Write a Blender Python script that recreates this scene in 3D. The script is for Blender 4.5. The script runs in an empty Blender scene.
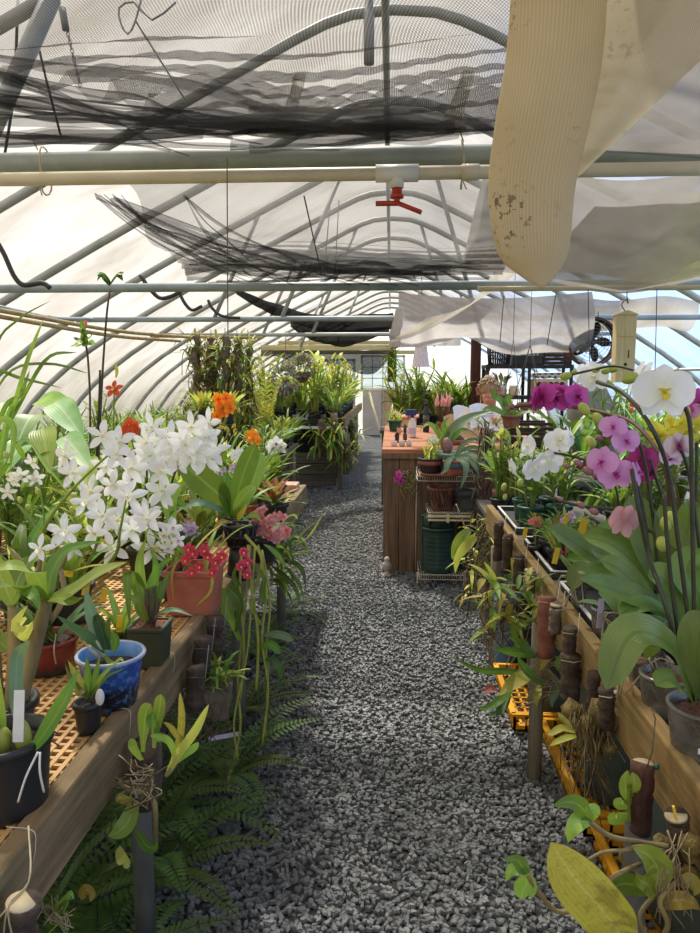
import bpy, math, random
from mathutils import Vector, Matrix, Euler
R = random.Random(7)
PI = math.pi
V = Vector
SC = bpy.context.scene
COL = SC.collection

# ------------------------------------------------------------------ camera (also used to turn photo pixels into points of the place)
F = 720.0
PITCH = math.radians(7.09)
YAW = math.radians(3.23)
CAM = V((0, 0, 1.55))
FWD = V((-math.sin(YAW) * math.cos(PITCH), math.cos(YAW) * math.cos(PITCH), -math.sin(PITCH)))
RGT = V((math.cos(YAW), math.sin(YAW), 0))
UP = RGT.cross(FWD)

def at(px, py, Y=None, z=None, X=None):
    d = FWD * F + RGT * (px - 350) + UP * (466.5 - py)
    if Y is not None: t = (Y - CAM.y) / d.y
    elif z is not None: t = (z - CAM.z) / d.z
    else: t = (X - CAM.x) / d.x
    return CAM + d * t

def mpp(Y):            # metres per photo pixel at distance Y
    return Y / F

# ------------------------------------------------------------------ mesh builder
def smoothstep(a, b, x):
    t = max(0, min(1, (x - a) / (b - a)))
    return t * t * (3 - 2 * t)

def frame_of(t):
    t = t.normalized()
    a = V((0, 0, 1)) if abs(t.z) < 0.93 else V((1, 0, 0))
    s = t.cross(a).normalized()
    return s, s.cross(t).normalized()

def spline(pts, n):
    pts = [V(p) for p in pts]
    if len(pts) < 3:
        return [pts[0].lerp(pts[-1], i / n) for i in range(n + 1)]
    out = []
    m = len(pts) - 1
    for i in range(n + 1):
        u = i / n * m
        k = min(int(u), m - 1)
        t = u - k
        p1, p2 = pts[k], pts[k + 1]
        p0 = pts[k - 1] if k > 0 else p1 * 2 - p2
        p3 = pts[k + 2] if k + 2 <= m else p2 * 2 - p1
        out.append(0.5 * ((2 * p1) + (p2 - p0) * t + (2 * p0 - 5 * p1 + 4 * p2 - p3) * t * t + (3 * p1 - p0 - 3 * p2 + p3) * t ** 3))
    return out

PROF = {
    'strap': lambda t: min(1, 0.45 + 2.2 * t) * (1 - max(0, (t - .55) / .45) ** 2.2) ** .8 if t < 1 else 0,
    'lance': lambda t: (math.sin(PI * min(1, (t * .93 + .07)) ** .8) ** .9),
    'ovate': lambda t: max(0, math.sin(PI * (t * .95 + .05) ** .75)) ** .7,
    'obov': lambda t: (0.30 + .70 * smoothstep(0, .55, t)) * (1 - max(0, (t - .6) / .4) ** 2.6) ** .55 if t < 1 else 0,
    'petal': lambda t: (0.22 + .78 * smoothstep(0, .45, t)) * (1 - max(0, (t - .45) / .55) ** 2) ** .75 if t < 1 else 0,
    'round': lambda t: (0.35 + .65 * smoothstep(0, .38, t)) * (1 - max(0, (t - .42) / .58) ** 2.2) ** .5 if t < 1 else 0,
    'heart': lambda t: max(0, math.sin(PI * (t * .92 + .08) ** .6)) ** .8,
}

class MB:
    def __init__(s):
        s.v = []; s.f = []; s.uv = []; s.mi = []
    def add(s, vs, fs, mi=0, uvs=None):
        o = len(s.v)
        s.v.extend([tuple(p) for p in vs])
        for k, f in enumerate(fs):
            s.f.append(tuple(i + o for i in f)); s.mi.append(mi)
            s.uv.extend([uvs[i] for i in f] if uvs else [(0, 0)] * len(f))
        return s
    def box(s, c, d, rot=None, mi=0):
        x, y, z = d[0] / 2, d[1] / 2, d[2] / 2
        vs = [V((a * x, b * y, e * z)) for a in (-1, 1) for b in (-1, 1) for e in (-1, 1)]
        if rot is not None:
            m = rot if isinstance(rot, Matrix) else Euler(rot).to_matrix()
            vs = [m @ p for p in vs]
        c = V(c)
        s.add([p + c for p in vs], [(0, 1, 3, 2), (4, 6, 7, 5), (0, 4, 5, 1), (2, 3, 7, 6), (0, 2, 6, 4), (1, 5, 7, 3)], mi)
        return s
    def board(s, a, b, w, h, mi=0, up=None):     # a bar from a to b: w across, h along up
        a, b = V(a), V(b); t = b - a; L = t.length; t.normalize()
        if up is None: sd, u = frame_of(t)
        else:
            sd = t.cross(V(up)).normalized(); u = sd.cross(t)
        m = Matrix((sd, t, u)).transposed()
        return s.box((a + b) / 2, (w, L, h), m, mi)
    def tube(s, pts, r, n=8, mi=0, cap=True, flat=1.0):
        pts = [V(p) for p in pts]
        m = len(pts)
        if not hasattr(r, '__len__'): r = [r] * m
        vs = []; uvs = []
        sd = None
        for i, p in enumerate(pts):
            t = (pts[min(i + 1, m - 1)] - pts[max(i - 1, 0)])
            if t.length < 1e-9: t = V((0, 0, 1))
            t.normalize()
            if sd is None: sd, u = frame_of(t)
            else:
                sd = (sd - t * sd.dot(t))
                if sd.length < 1e-6: sd = frame_of(t)[0]
                sd.normalize(); u = sd.cross(t)
            for k in range(n):
                a = 2 * PI * k / n
                vs.append(p + sd * (math.cos(a) * r[i]) + u * (math.sin(a) * r[i] * flat)); uvs.append((k / n, i / max(1, m - 1)))
        fs = [(i * n + k, i * n + (k + 1) % n, (i + 1) * n + (k + 1) % n, (i + 1) * n + k) for i in range(m - 1) for k in range(n)]
        if cap:
            fs.append(tuple(range(n - 1, -1, -1))); fs.append(tuple(range((m - 1) * n, m * n)))
        return s.add(vs, fs, mi, uvs)
    def lathe(s, prof, n=24, c=(0, 0, 0), mi=0, axis=None, sq=0, wob=0, cap=3):
        c = V(c); vs = []; uvs = []
        m = len(prof)
        M = None
        if axis is not None:
            a = V(axis).normalized(); sd, u = frame_of(a); M = Matrix((sd, u, a)).transposed()
        for i, (r, z) in enumerate(prof):
            for k in range(n):
                a = 2 * PI * k / n
                x, y = math.cos(a), math.sin(a)
                if sq:
                    q = max(abs(x), abs(y)); f = (1 - sq) + sq / q; x *= f; y *= f
                rr = r * (1 + wob * math.sin(3 * a + i) + wob * .6 * math.sin(7 * a + 2 * i))
                p = V((x * rr, y * rr, z))
                vs.append(c + (M @ p if M else p)); uvs.append((k / n, i / max(1, m - 1)))
        fs = [(i * n + k, i * n + (k + 1) % n, (i + 1) * n + (k + 1) % n, (i + 1) * n + k) for i in range(m - 1) for k in range(n)]
        if prof[0][0] > 1e-5 and cap & 1: fs.append(tuple(range(n - 1, -1, -1)))
        if prof[-1][0] > 1e-5 and cap & 2: fs.append(tuple(range((m - 1) * n, m * n)))
        return s.add(vs, fs, mi, uvs)
    def blade(s, base, az, el, L, W, droop=.8, prof='strap', fold=.25, n=8, tw=0, mi=0, wave=0, side=0):
        """a leaf: starts at base, heading az (rad), rising el, drooping along its length"""
        f = PROF[prof]; p = V(base); vs = []; uvs = []
        ph = R.random() * 6
        for i in range(n + 1):
            t = i / n
            e = el - droop * t ** 1.25
            a = az + side * t
            T = V((math.cos(a) * math.cos(e), math.sin(a) * math.cos(e), math.sin(e)))
            S = V((-math.sin(a), math.cos(a), 0))
            N = T.cross(S) * -1
            N = S.cross(T) * -1 if False else T.cross(S)
            if N.z < 0 and abs(e) < PI / 2: N = -N
            if tw:
                q = Matrix.Rotation(tw * t, 3, T); S = q @ S; N = q @ N
            w = W * .5 * f(t)
            wv = wave * math.sin(t * 9 + ph) * w
            vs += [p + S * w + N * (fold * w + wv), p + S * w * .5 + N * (fold * w * .35), p, p - S * w * .5 + N * (fold * w * .35), p - S * w + N * (fold * w - wv)]
            uvs += [(0, t), (.25, t), (.5, t), (.75, t), (1, t)]
            p = p + T * (L / n)
        fs = [(i * 5 + k, i * 5 + k + 1, i * 5 + k + 6, i * 5 + k + 5) for i in range(n) for k in range(4)]
        s.add(vs, fs, mi, uvs)
        return p
    def petal(s, c, d, nrm, L, W, prof='petal', curl=.3, cup=.15, n=6, mi=0):
        """a petal from c along d, its face towards nrm, tip bent back by curl"""
        d = V(d).normalized(); nrm = V(nrm); nrm = (nrm - d * nrm.dot(d)).normalized(); S = d.cross(nrm)
        f = PROF[prof]; vs = []; uvs = []
        for i in range(n + 1):
            t = i / n; w = W * .5 * f(t)
            p = V(c) + d * (L * t * (1 - .15 * abs(curl) * t)) - nrm * (curl * L * .5 * t * t)
            for k in (-1, -.5, 0, .5, 1):
                vs.append(p + S * (w * k) + nrm * (cup * w * k * k)); uvs.append(((k + 1) / 2, t))
        fs = [(i * 5 + k, i * 5 + k + 1, i * 5 + k + 6, i * 5 + k + 5) for i in range(n) for k in range(4)]
        return s.add(vs, fs, mi, uvs)
    def blob(s, c, r, n=8, mi=0, wob=0, axis=None):
        if not hasattr(r, '__len__'): r = (r, r, r)
        m = max(4, n // 2 + 1); vs = []
        Mx = None
        if axis is not None:
            a = V(axis).normalized(); sd, u = frame_of(a); Mx = Matrix((sd, u, a)).transposed()
        for i in range(m + 1):
            th = PI * i / m
            for k in range(n):
                a = 2 * PI * k / n
                q = 1 + (R.random() - .5) * wob
                p = V((math.sin(th) * math.cos(a) * r[0] * q, math.sin(th) * math.sin(a) * r[1] * q, -math.cos(th) * r[2] * q))
                vs.append(V(c) + (Mx @ p if Mx else p))
        fs = [(i * n + k, i * n + (k + 1) % n, (i + 1) * n + (k + 1) % n, (i + 1) * n + k) for i in range(m) for k in range(n)]
        return s.add(vs, fs, mi)
    def sheet(s, fn, nu, nv, mi=0):
        vs = [fn(i / nu, j / nv) for j in range(nv + 1) for i in range(nu + 1)]
        uvs = [(i / nu, j / nv) for j in range(nv + 1) for i in range(nu + 1)]
        fs = [(j * (nu + 1) + i, j * (nu + 1) + i + 1, (j + 1) * (nu + 1) + i + 1, (j + 1) * (nu + 1) + i) for j in range(nv) for i in range(nu)]
        return s.add(vs, fs, mi, uvs)
    def build(s, name, mats, parent=None, smooth=True, bevel=0, solid=0, loc=None, sub=0):
        me = bpy.data.meshes.new(name)
        me.from_pydata(s.v, [], s.f)
        if not isinstance(mats, (list, tuple)): mats = [mats]
        for m in mats: me.materials.append(m)
        me.polygons.foreach_set('material_index', s.mi)
        me.polygons.foreach_set('use_smooth', [bool(smooth)] * len(s.f))
        ul = me.uv_layers.new(name='UVMap')
        ul.data.foreach_set('uv', [c for q in s.uv for c in q])
        me.update()
        o = bpy.data.objects.new(name, me); COL.objects.link(o)
        if parent is not None: o.parent = parent
        if loc is not None: o.location = loc
        if bevel:
            b = o.modifiers.new('b', 'BEVEL'); b.width = bevel; b.segments = 2; b.limit_method = 'ANGLE'
        if solid:
            b = o.modifiers.new('s', 'SOLIDIFY'); b.thickness = solid; b.offset = 0
        if sub:
            b = o.modifiers.new('u', 'SUBSURF'); b.levels = sub; b.render_levels = sub
        return o

# ------------------------------------------------------------------ things
def tag(o, label, cat, group=None):
    o['label'] = label; o['category'] = cat
    if group: o['group'] = group
    return o
def thing(name, label, cat, loc=(0, 0, 0), rz=0, group=None, s=1):
    o = bpy.data.objects.new(name, None); COL.objects.link(o)
    o.empty_display_size = .05
    o.location = loc; o.rotation_euler = (0, 0, rz); o.scale = (s, s, s)
    return tag(o, label, cat, group)
def kind(o, k):
    o['kind'] = k; return o
KIDS = {}
def dup(root, loc, rz=0, s=1, label=None, group=None):
    c = root.copy(); COL.objects.link(c); c.location = loc; c.rotation_euler = (0, 0, rz); c.scale = (s, s, s)
    if label: c['label'] = label
    if group: c['group'] = group
    if root.name not in KIDS:
        KIDS[root.name] = [(ch, list(ch.children)) for ch in root.children]
    for ch, sub in KIDS[root.name]:
        d = ch.copy(); COL.objects.link(d); d.parent = c
        for g in sub:
            e = g.copy(); COL.objects.link(e); e.parent = d
    return c
def rnd(a, b): return a + (b - a) * R.random()
def vj(k): return V((rnd(-k, k), rnd(-k, k), rnd(-k, k)))
ORD = ['first', 'second', 'third', 'fourth', 'fifth', 'sixth', 'seventh', 'eighth', 'ninth', 'tenth', 'eleventh', 'twelfth', 'thirteenth', 'fourteenth', 'fifteenth', 'sixteenth', 'seventeenth', 'eighteenth']

# ------------------------------------------------------------------ materials
def lin(c):
    return tuple(((x / 255) / 12.92 if x / 255 <= .04045 else ((x / 255 + .055) / 1.055) ** 2.4) for x in c) + (1,)
MATS = {}
class NT:
    def __init__(s, name):
        s.m = bpy.data.materials.new(name); s.m.use_nodes = True
        s.t = s.m.node_tree; s.t.nodes.clear()
        s.out = s.t.nodes.new('ShaderNodeOutputMaterial')
    def n(s, typ, **kw):
        q = s.t.nodes.new('ShaderNode' + typ)
        for k, v in kw.items():
            if k in q.inputs: q.inputs[k].default_value = v
            else: setattr(q, k, v)
        return q
    def l(s, a, b): s.t.links.new(a, b)
    def noise(s, scale, detail=3, rough=.55, coord='Object', stretch=None):
        tc = s.n('TexCoord'); q = s.n('TexNoise'); q.inputs['Scale'].default_value = scale; q.inputs['Detail'].default_value = detail; q.inputs['Roughness'].default_value = rough
        if stretch:
            mp = s.n('Mapping'); mp.inputs['Scale'].default_value = stretch; s.l(tc.outputs[coord], mp.inputs[0]); s.l(mp.outputs[0], q.inputs[0])
        else: s.l(tc.outputs[coord], q.inputs[0])
        return q.outputs[0]
    def ramp(s, fac, stops):
        q = s.n('ValToRGB'); e = q.color_ramp.elements
        while len(e) < len(stops): e.new(.5)
        for k, (p, c) in enumerate(stops): e[k].position = p; e[k].color = c
        s.l(fac, q.inputs[0]); return q.outputs[0]
    def mix(s, fac, a, b, mode='MIX'):
        q = s.n('Mix', data_type='RGBA', blend_type=mode)
        for inp, v in ((q.inputs[0], fac), (q.inputs[6], a), (q.inputs[7], b)):
            if isinstance(v, (int, float, tuple)): inp.default_value = v
            else: s.l(v, inp)
        return q.outputs[2]
    def math(s, op, a, b=0.5, clamp=False):
        q = s.n('Math', operation=op, use_clamp=clamp)
        for inp, v in ((q.inputs[0], a), (q.inputs[1], b)):
            if isinstance(v, (int, float)): inp.default_value = v
            else: s.l(v, inp)
        return q.outputs[0]
    def bump(s, h, d=.01, st=.6):
        q = s.n('Bump'); q.inputs['Strength'].default_value = st; q.inputs['Distance'].default_value = d; s.l(h, q.inputs['Height']); return q.outputs[0]
    def pbr(s, col, rough=.6, metal=0, nrm=None, spec=.5, sheen=0):
        q = s.n('BsdfPrincipled')
        if isinstance(col, tuple): q.inputs['Base Color'].default_value = col
        else: s.l(col, q.inputs['Base Color'])
        if isinstance(rough, (int, float)): q.inputs['Roughness'].default_value = rough
        else: s.l(rough, q.inputs['Roughness'])
        q.inputs['Metallic'].default_value = metal; q.inputs['Specular IOR Level'].default_value = spec
        if nrm is not None: s.l(nrm, q.inputs['Normal'])
        return q.outputs[0]
    def shmix(s, fac, a, b):
        q = s.n('MixShader')
        if isinstance(fac, (int, float)): q.inputs[0].default_value = fac
        else: s.l(fac, q.inputs[0])
        s.l(a, q.inputs[1]); s.l(b, q.inputs[2]); return q.outputs[0]
    def done(s, sh):
        s.l(sh, s.out.inputs[0]); MATS[s.m.name] = s.m; return s.m

def simple(name, c1, c2=None, rough=.6, scale=8, metal=0, bump=0, bscale=None, spec=.5, stretch=None):
    t = NT(name)
    c2 = c2 or tuple(max(0, x * .75) for x in c1)
    nz = t.noise(scale, 4, .6, stretch=stretch)
    col = t.ramp(nz, [(.32, lin(c2)), (.68, lin(c1))])
    nr = t.bump(t.noise(bscale or scale * 4, 3, stretch=stretch), .01, bump) if bump else None
    return t.done(t.pbr(col, rough, metal, nr, spec))

def leafmat(name, c1, c2, rib=None, trans=.28, rough=.42, edge=None, spots=None):
    """leaf: two greens blotched, each plant a shade apart, a rib along the middle, light coming through"""
    t = NT(name)
    nz = t.noise(9, 3)
    col = t.ramp(nz, [(.3, lin(c2)), (.7, lin(c1))])
    oi = t.n('ObjectInfo')
    hsv = t.n('HueSaturation')
    t.l(t.math('ADD', t.math('MULTIPLY', oi.outputs['Random'], .05), .475), hsv.inputs['Hue'])
    t.l(t.math('ADD', t.math('MULTIPLY', oi.outputs['Random'], .5), .75), hsv.inputs['Value'])
    t.l(col, hsv.inputs['Color']); col = hsv.outputs[0]
    uv = t.n('UVMap'); sx = t.n('SeparateXYZ'); t.l(uv.outputs[0], sx.inputs[0])
    if rib:
        d = t.math('ABSOLUTE', t.math('SUBTRACT', sx.outputs[0], .5))
        f = t.math('SUBTRACT', 1, t.math('MULTIPLY', d, 14), True)
        col = t.mix(t.math('MULTIPLY', f, .7), col, lin(rib))
    # fine lengthwise veins
    wv = t.math('SINE', t.math('MULTIPLY', sx.outputs[0], 70))
    col = t.mix(t.math('MULTIPLY', t.math('ADD', wv, 1), .05), col, (0.01, .02, .005, 1))
    if spots:
        sp = t.noise(110, 4, .7); f = t.math('MULTIPLY', t.math('SUBTRACT', sp, .5, True), 5, True)
        col = t.mix(t.math('MULTIPLY', f, .55), col, lin(spots))
    b = t.pbr(col, rough, 0, t.bump(wv, .002, .15), .4)
    tr = t.n('BsdfTranslucent'); t.l(t.mix(.55, col, lin((170, 200, 60))), tr.inputs[0])
    return t.done(t.shmix(trans, b, tr.outputs[0]))

def petalmat(name, base, tip, vein=None, trans=.35, rough=.5):
    t = NT(name)
    uv = t.n('UVMap'); sx = t.n('SeparateXYZ'); t.l(uv.outputs[0], sx.inputs[0])
    col = t.ramp(sx.outputs[1], [(0, lin(base)), (.55, lin(tip)), (1, lin(tip))])
    if vein:
        wv = t.math('SINE', t.math('MULTIPLY', sx.outputs[0], 45))
        f = t.math('MULTIPLY', t.math('ADD', wv, 1), .07)
        col = t.mix(f, col, lin(vein))
    b = t.pbr(col, rough, 0, None, .3)
    tr = t.n('BsdfTranslucent'); t.l(col, tr.inputs[0])
    return t.done(t.shmix(trans, b, tr.outputs[0]))

def wood(name, c1, c2, c3, axis='Y', rough=.75, moss=None):
    t = NT(name)
    st = {'X': (1.2, 22, 22), 'Y': (22, 1.2, 22), 'Z': (22, 22, 1.2)}[axis]
    g = t.noise(1.6, 6, .7, stretch=st)
    col = t.ramp(g, [(.25, lin(c3)), (.5, lin(c2)), (.75, lin(c1))])
    big = t.noise(3, 3)
    col = t.mix(t.math('MULTIPLY', t.math('SUBTRACT', big, .42), 1.2, True), col, lin(c3))
    if moss:
        q = t.noise(5, 4); col = t.mix(t.math('MULTIPLY', t.math('SUBTRACT', q, .5, True), 3.0, True), col, lin(moss))
    return t.done(t.pbr(col, rough, 0, t.bump(g, .008, .5), .25))

def film(name, col, dirt, transp, dscale=.8, damt=.5, tint=(1, 1, 1, 1)):
    """greenhouse film: lets part of the sky straight through and scatters the rest"""
    t = NT(name)
    nz = t.noise(dscale, 5, .65, stretch=(1, 2.2, 1))
    c = t.mix(t.math('MULTIPLY', t.math('SUBTRACT', nz, .42, True), damt * 7, True), lin(col), lin(dirt))
    df = t.n('BsdfDiffuse'); t.l(c, df.inputs[0])
    tl = t.n('BsdfTranslucent'); t.l(c, tl.inputs[0])
    tp = t.n('BsdfTransparent'); tp.inputs[0].default_value = tint
    return t.done(t.shmix(transp, t.shmix(.78, df.outputs[0], tl.outputs[0]), tp.outputs[0]))

def netting(name, c1, c2, open_, weave=0, bands=0, soil=None, tl=.4, coord='UV', stripe=0):
    """knitted shade cloth: threads with open holes between them"""
    t = NT(name)
    nz = t.noise(3, 4)
    c = t.ramp(nz, [(.3, lin(c2)), (.7, lin(c1))])
    if stripe:
        uv = t.n('UVMap'); sx = t.n('SeparateXYZ'); t.l(uv.outputs[0], sx.inputs[0])
        w = t.math('SINE', t.math('MULTIPLY', sx.outputs[0], stripe))
        c = t.mix(t.math('MULTIPLY', t.math('ADD', w, 1), .10), c, lin(tuple(x * .55 for x in c2)))
    if soil:
        sp = t.noise(60, 4, .7); big = t.noise(3.5, 2)
        f = t.math('MULTIPLY', t.math('GREATER_THAN', sp, .58), t.math('MULTIPLY', t.math('SUBTRACT', big, .46, True), 7, True))
        c = t.mix(t.math('MULTIPLY', f, .75), c, lin(soil))
    df = t.n('BsdfDiffuse'); t.l(c, df.inputs[0])
    tr = t.n('BsdfTranslucent'); t.l(c, tr.inputs[0])
    tp = t.n('BsdfTransparent')
    op = open_
    if weave:
        tc = t.n('UVMap'); sx = t.n('SeparateXYZ'); t.l(tc.outputs[0], sx.inputs[0])
        a = t.math('SINE', t.math('MULTIPLY', sx.outputs[0], weave)); b = t.math('SINE', t.math('MULTIPLY', sx.outputs[1], weave * (bands or 1)))
        op = t.math('ADD', t.math('MULTIPLY', t.math('MULTIPLY', a, b), .35), open_, True)
    return t.done(t.shmix(op, t.shmix(tl, df.outputs[0], tr.outputs[0]), tp.outputs[0]))

M = {}
M['film'] = film('greenhouse_film', (136, 132, 126), (92, 82, 66), .33)
M['film_clear'] = film('clear_film', (205, 222, 240), (150, 170, 190), .74, 1.5, .4)
M['film_back'] = film('end_film', (214, 212, 206), (184, 178, 166), .5)
M['white_cloth'] = film('white_tarp', (196, 192, 188), (170, 164, 156), .06, 2.0, .5)
M['grey_cloth'] = netting('pale_grey_shade_cloth', (172, 167, 160), (136, 131, 125), .08, tl=.5)
M['black_net'] = netting('black_shade_cloth', (84, 82, 80), (58, 57, 56), .60, tl=.25, weave=1500, bands=.7)
M['black_net_far'] = netting('grey_black_shade_cloth', (150, 148, 146), (110, 108, 106), .46, tl=.45)
M['black_fold'] = netting('folded_black_netting', (78, 76, 74), (52, 51, 50), .48, tl=.3)
M['black_cloth'] = netting('dense_black_shade_cloth', (66, 64, 62), (36, 35, 35), .12, tl=.12)
M['tan_net'] = netting('tan_knitted_cloth', (236, 221, 188), (218, 199, 160), .05, soil=(80, 66, 44), tl=.38, stripe=460)
M['tan_mesh'] = netting('open_tan_mesh', (222, 208, 176), (202, 186, 150), .16, weave=620, bands=1, soil=(96, 78, 54), tl=.45)
M['strip_mesh'] = netting('whitish_mesh', (214, 208, 194), (196, 188, 172), .15, tl=.5, weave=300)
M['galv'] = simple('galvanised_steel', (176, 178, 174), (146, 148, 144), .5, 6, .15, .1)
M['galv_pale'] = simple('pale_galvanised_steel', (176, 180, 178), (146, 150, 148), .5, 6, .2)
M['tie'] = simple('grey_green_painted_pipe', (168, 174, 164), (138, 144, 136), .5, 4, .1, .08)
M['tie_blue'] = simple('blue_grey_pipe', (160, 170, 172), (132, 142, 146), .5, 5, .1)
M['pvc'] = simple('cream_pvc', (220, 208, 180), (202, 188, 158), .45, 5)
M['pvc_white'] = simple('white_pvc', (232, 228, 218), (216, 210, 198), .4, 6)
M['red_plastic'] = simple('red_plastic', (196, 66, 44), (160, 44, 30), .4, 10)
M['dark_rubber'] = simple('dark_rubber', (62, 60, 60), (44, 42, 42), .6, 10)
M['wire'] = simple('rusty_wire', (120, 112, 100), (84, 76, 66), .5, 30, .5)
M['wire_grey'] = simple('grey_wire', (150, 150, 146), (110, 110, 108), .5, 30, .4)
M['white_wire'] = simple('white_coated_wire', (216, 208, 190), (180, 166, 140), .45, 12)
M['string'] = simple('pale_string', (208, 196, 160), (170, 156, 118), .8, 30)
M['bamboo'] = simple('bamboo', (196, 172, 112), (150, 126, 76), .55, 12, stretch=(1, 1, 1))
M['rail_l'] = wood('weathered_rail', (176, 150, 112), (142, 118, 86), (92, 74, 54), 'Y', moss=(96, 92, 60))
M['rail_r'] = wood('golden_weathered_rail', (178, 148, 96), (148, 120, 76), (106, 86, 54), 'Y', moss=(112, 106, 62))
M['crate_wood'] = wood('brown_plank', (160, 130, 104), (130, 103, 82), (84, 66, 54), 'Z')
M['top_wood'] = wood('orange_brown_board', (200, 142, 108), (176, 120, 90), (132, 86, 64), 'X')
M['grey_wood'] = wood('grey_plank', (128, 122, 108), (98, 94, 84), (60, 58, 52), 'X')
M['pale_wood'] = wood('pale_timber', (240, 224, 182), (226, 208, 162), (204, 182, 134), 'Z', .6)
M['yellow_wood'] = wood('pale_yellow_timber', (226, 212, 164), (206, 190, 140), (170, 152, 108), 'X', .6)
M['dark_wood'] = wood('dark_slat', (86, 66, 52), (66, 50, 40), (40, 30, 24), 'X')
M['red_wood'] = wood('dark_red_post', (104, 62, 48), (80, 46, 36), (52, 30, 24), 'Z')
M['bark'] = simple('bark', (98, 80, 64), (48, 38, 32), .9, 22, bump=.9, bscale=40)
M['bark_red'] = simple('red_brown_bark', (104, 70, 58), (54, 34, 30), .9, 26, bump=.9, bscale=46, stretch=(1, 1, .35))
M['cork'] = simple('cork_slab', (140, 124, 104), (84, 72, 60), .9, 16, bump=.8)
M['cut_wood'] = simple('cut_wood', (206, 190, 156), (170, 150, 116), .8, 14)
M['moss'] = simple('dry_moss', (150, 132, 76), (92, 76, 44), .95, 40, bump=.8)
M['root'] = simple('pale_roots', (186, 168, 134), (134, 116, 86), .8, 26)
M['root_dark'] = simple('brown_roots', (118, 92, 64), (74, 56, 38), .85, 26)
M['cane'] = simple('old_cane', (158, 146, 96), (112, 92, 60), .6, 16, stretch=(1, 1, .3))
M['cane_green'] = simple('green_cane', (132, 152, 62), (96, 116, 46), .5, 12)
M['stem'] = simple('green_stem', (134, 160, 60), (98, 126, 44), .5, 14)
M['stem_yellow'] = simple('yellow_green_stem', (176, 178, 78), (140, 146, 60), .5, 10)
M['stem_dark'] = simple('dark_spike', (68, 66, 44), (44, 46, 32), .45, 14)
M['stem_brown'] = simple('brown_stem', (116, 84, 72), (82, 58, 52), .6, 14)
M['bud_pink'] = simple('pink_bud', (176, 124, 124), (132, 90, 88), .5, 20)
M['bud_green'] = simple('green_bud', (190, 196, 92), (146, 160, 66), .5, 20)
M['steel_post'] = simple('dull_post', (128, 124, 116), (88, 86, 80), .55, 9, .2, .2, stretch=(1, 1, .3))
M['wood_post'] = wood('weathered_round_post', (178, 166, 140), (148, 136, 112), (104, 94, 78), 'Z')
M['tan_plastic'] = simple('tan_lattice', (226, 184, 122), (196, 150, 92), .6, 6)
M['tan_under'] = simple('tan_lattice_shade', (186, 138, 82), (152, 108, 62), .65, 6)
M['black_plastic'] = simple('black_plastic', (44, 42, 42), (30, 29, 30), .42, 8)
M['black_matt'] = simple('matt_black', (34, 33, 34), (22, 22, 23), .7, 8)
M['green_plastic'] = simple('dark_green_plastic', (34, 88, 66), (24, 66, 50), .4, 6)
M['olive_plastic'] = simple('olive_pot', (66, 70, 48), (46, 50, 36), .5, 8)
M['barrel_green'] = simple('bottle_green_plastic', (52, 78, 66), (34, 54, 46), .28, 3)
M['terracotta'] = simple('terracotta', (188, 112, 86), (158, 88, 66), .75, 8)
M['terracotta_dark'] = simple('dark_terracotta', (158, 98, 78), (118, 70, 54), .8, 18)
M['blue_plastic'] = simple('dusty_blue', (104, 138, 160), (78, 112, 136), .45, 6)
M['celadon'] = simple('pale_green_glaze', (168, 192, 172), (132, 164, 150), .3, 6)
M['dark_grey'] = simple('dark_grey_plastic', (92, 94, 90), (66, 68, 66), .5, 6)
M['teal'] = simple('teal_plastic', (42, 96, 92), (30, 74, 72), .45, 6)
M['yellow_crate'] = simple('yellow_crate_plastic', (240, 178, 40), (214, 146, 24), .45, 5)
M['yellow_tag'] = simple('yellow_tag', (240, 206, 60), (224, 184, 44), .5, 8)
M['white_tag'] = simple('white_tag', (236, 234, 228), (214, 212, 208), .5, 10)
M['lilac_tag'] = simple('lilac_tag', (206, 190, 214), (184, 168, 196), .5, 10)
M['bark_mix'] = simple('bark_chips', (120, 74, 52), (62, 38, 28), .95, 60, bump=1.0, bscale=70)
M['dark_mix'] = simple('dark_potting_mix', (64, 50, 38), (34, 27, 22), .95, 60, bump=1.0, bscale=70)
M['brick'] = simple('pale_brick', (206, 170, 146), (176, 136, 112), .85, 12, bump=.4)
M['cream_panel'] = simple('cream_panel', (220, 196, 150), (200, 174, 128), .6, 7)
M['tan_wall'] = simple('tan_board', (206, 172, 132), (176, 142, 106), .8, 2)
M['grey_wall'] = simple('grey_board', (200, 190, 178), (172, 164, 154), .8, 2)
M['white_paint'] = simple('white_paint', (228, 226, 220), (208, 204, 198), .5, 4)
M['paper'] = simple('paper', (244, 242, 238), (226, 224, 222), .7, 14)
M['skin'] = simple('skin', (214, 150, 122), (196, 128, 102), .5, 8)
M['hair'] = simple('dark_blond_hair', (190, 158, 118), (120, 92, 66), .55, 50, stretch=(1, 1, .25), bump=.6)
M['shirt'] = simple('pale_shirt', (206, 190, 184), (180, 164, 160), .85, 20)
M['blue_head'] = simple('navy_plastic', (44, 58, 110), (30, 42, 84), .4, 8)
M['lilac_cloth'] = simple('lilac_white_cloth', (244, 236, 242), (226, 216, 226), .9, 20)
M['lamp'] = simple('chrome', (200, 200, 200), (170, 170, 170), .25, 8, .8)
M['jar'] = simple('jar_pink', (214, 176, 160), (190, 150, 130), .4, 8)

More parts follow.
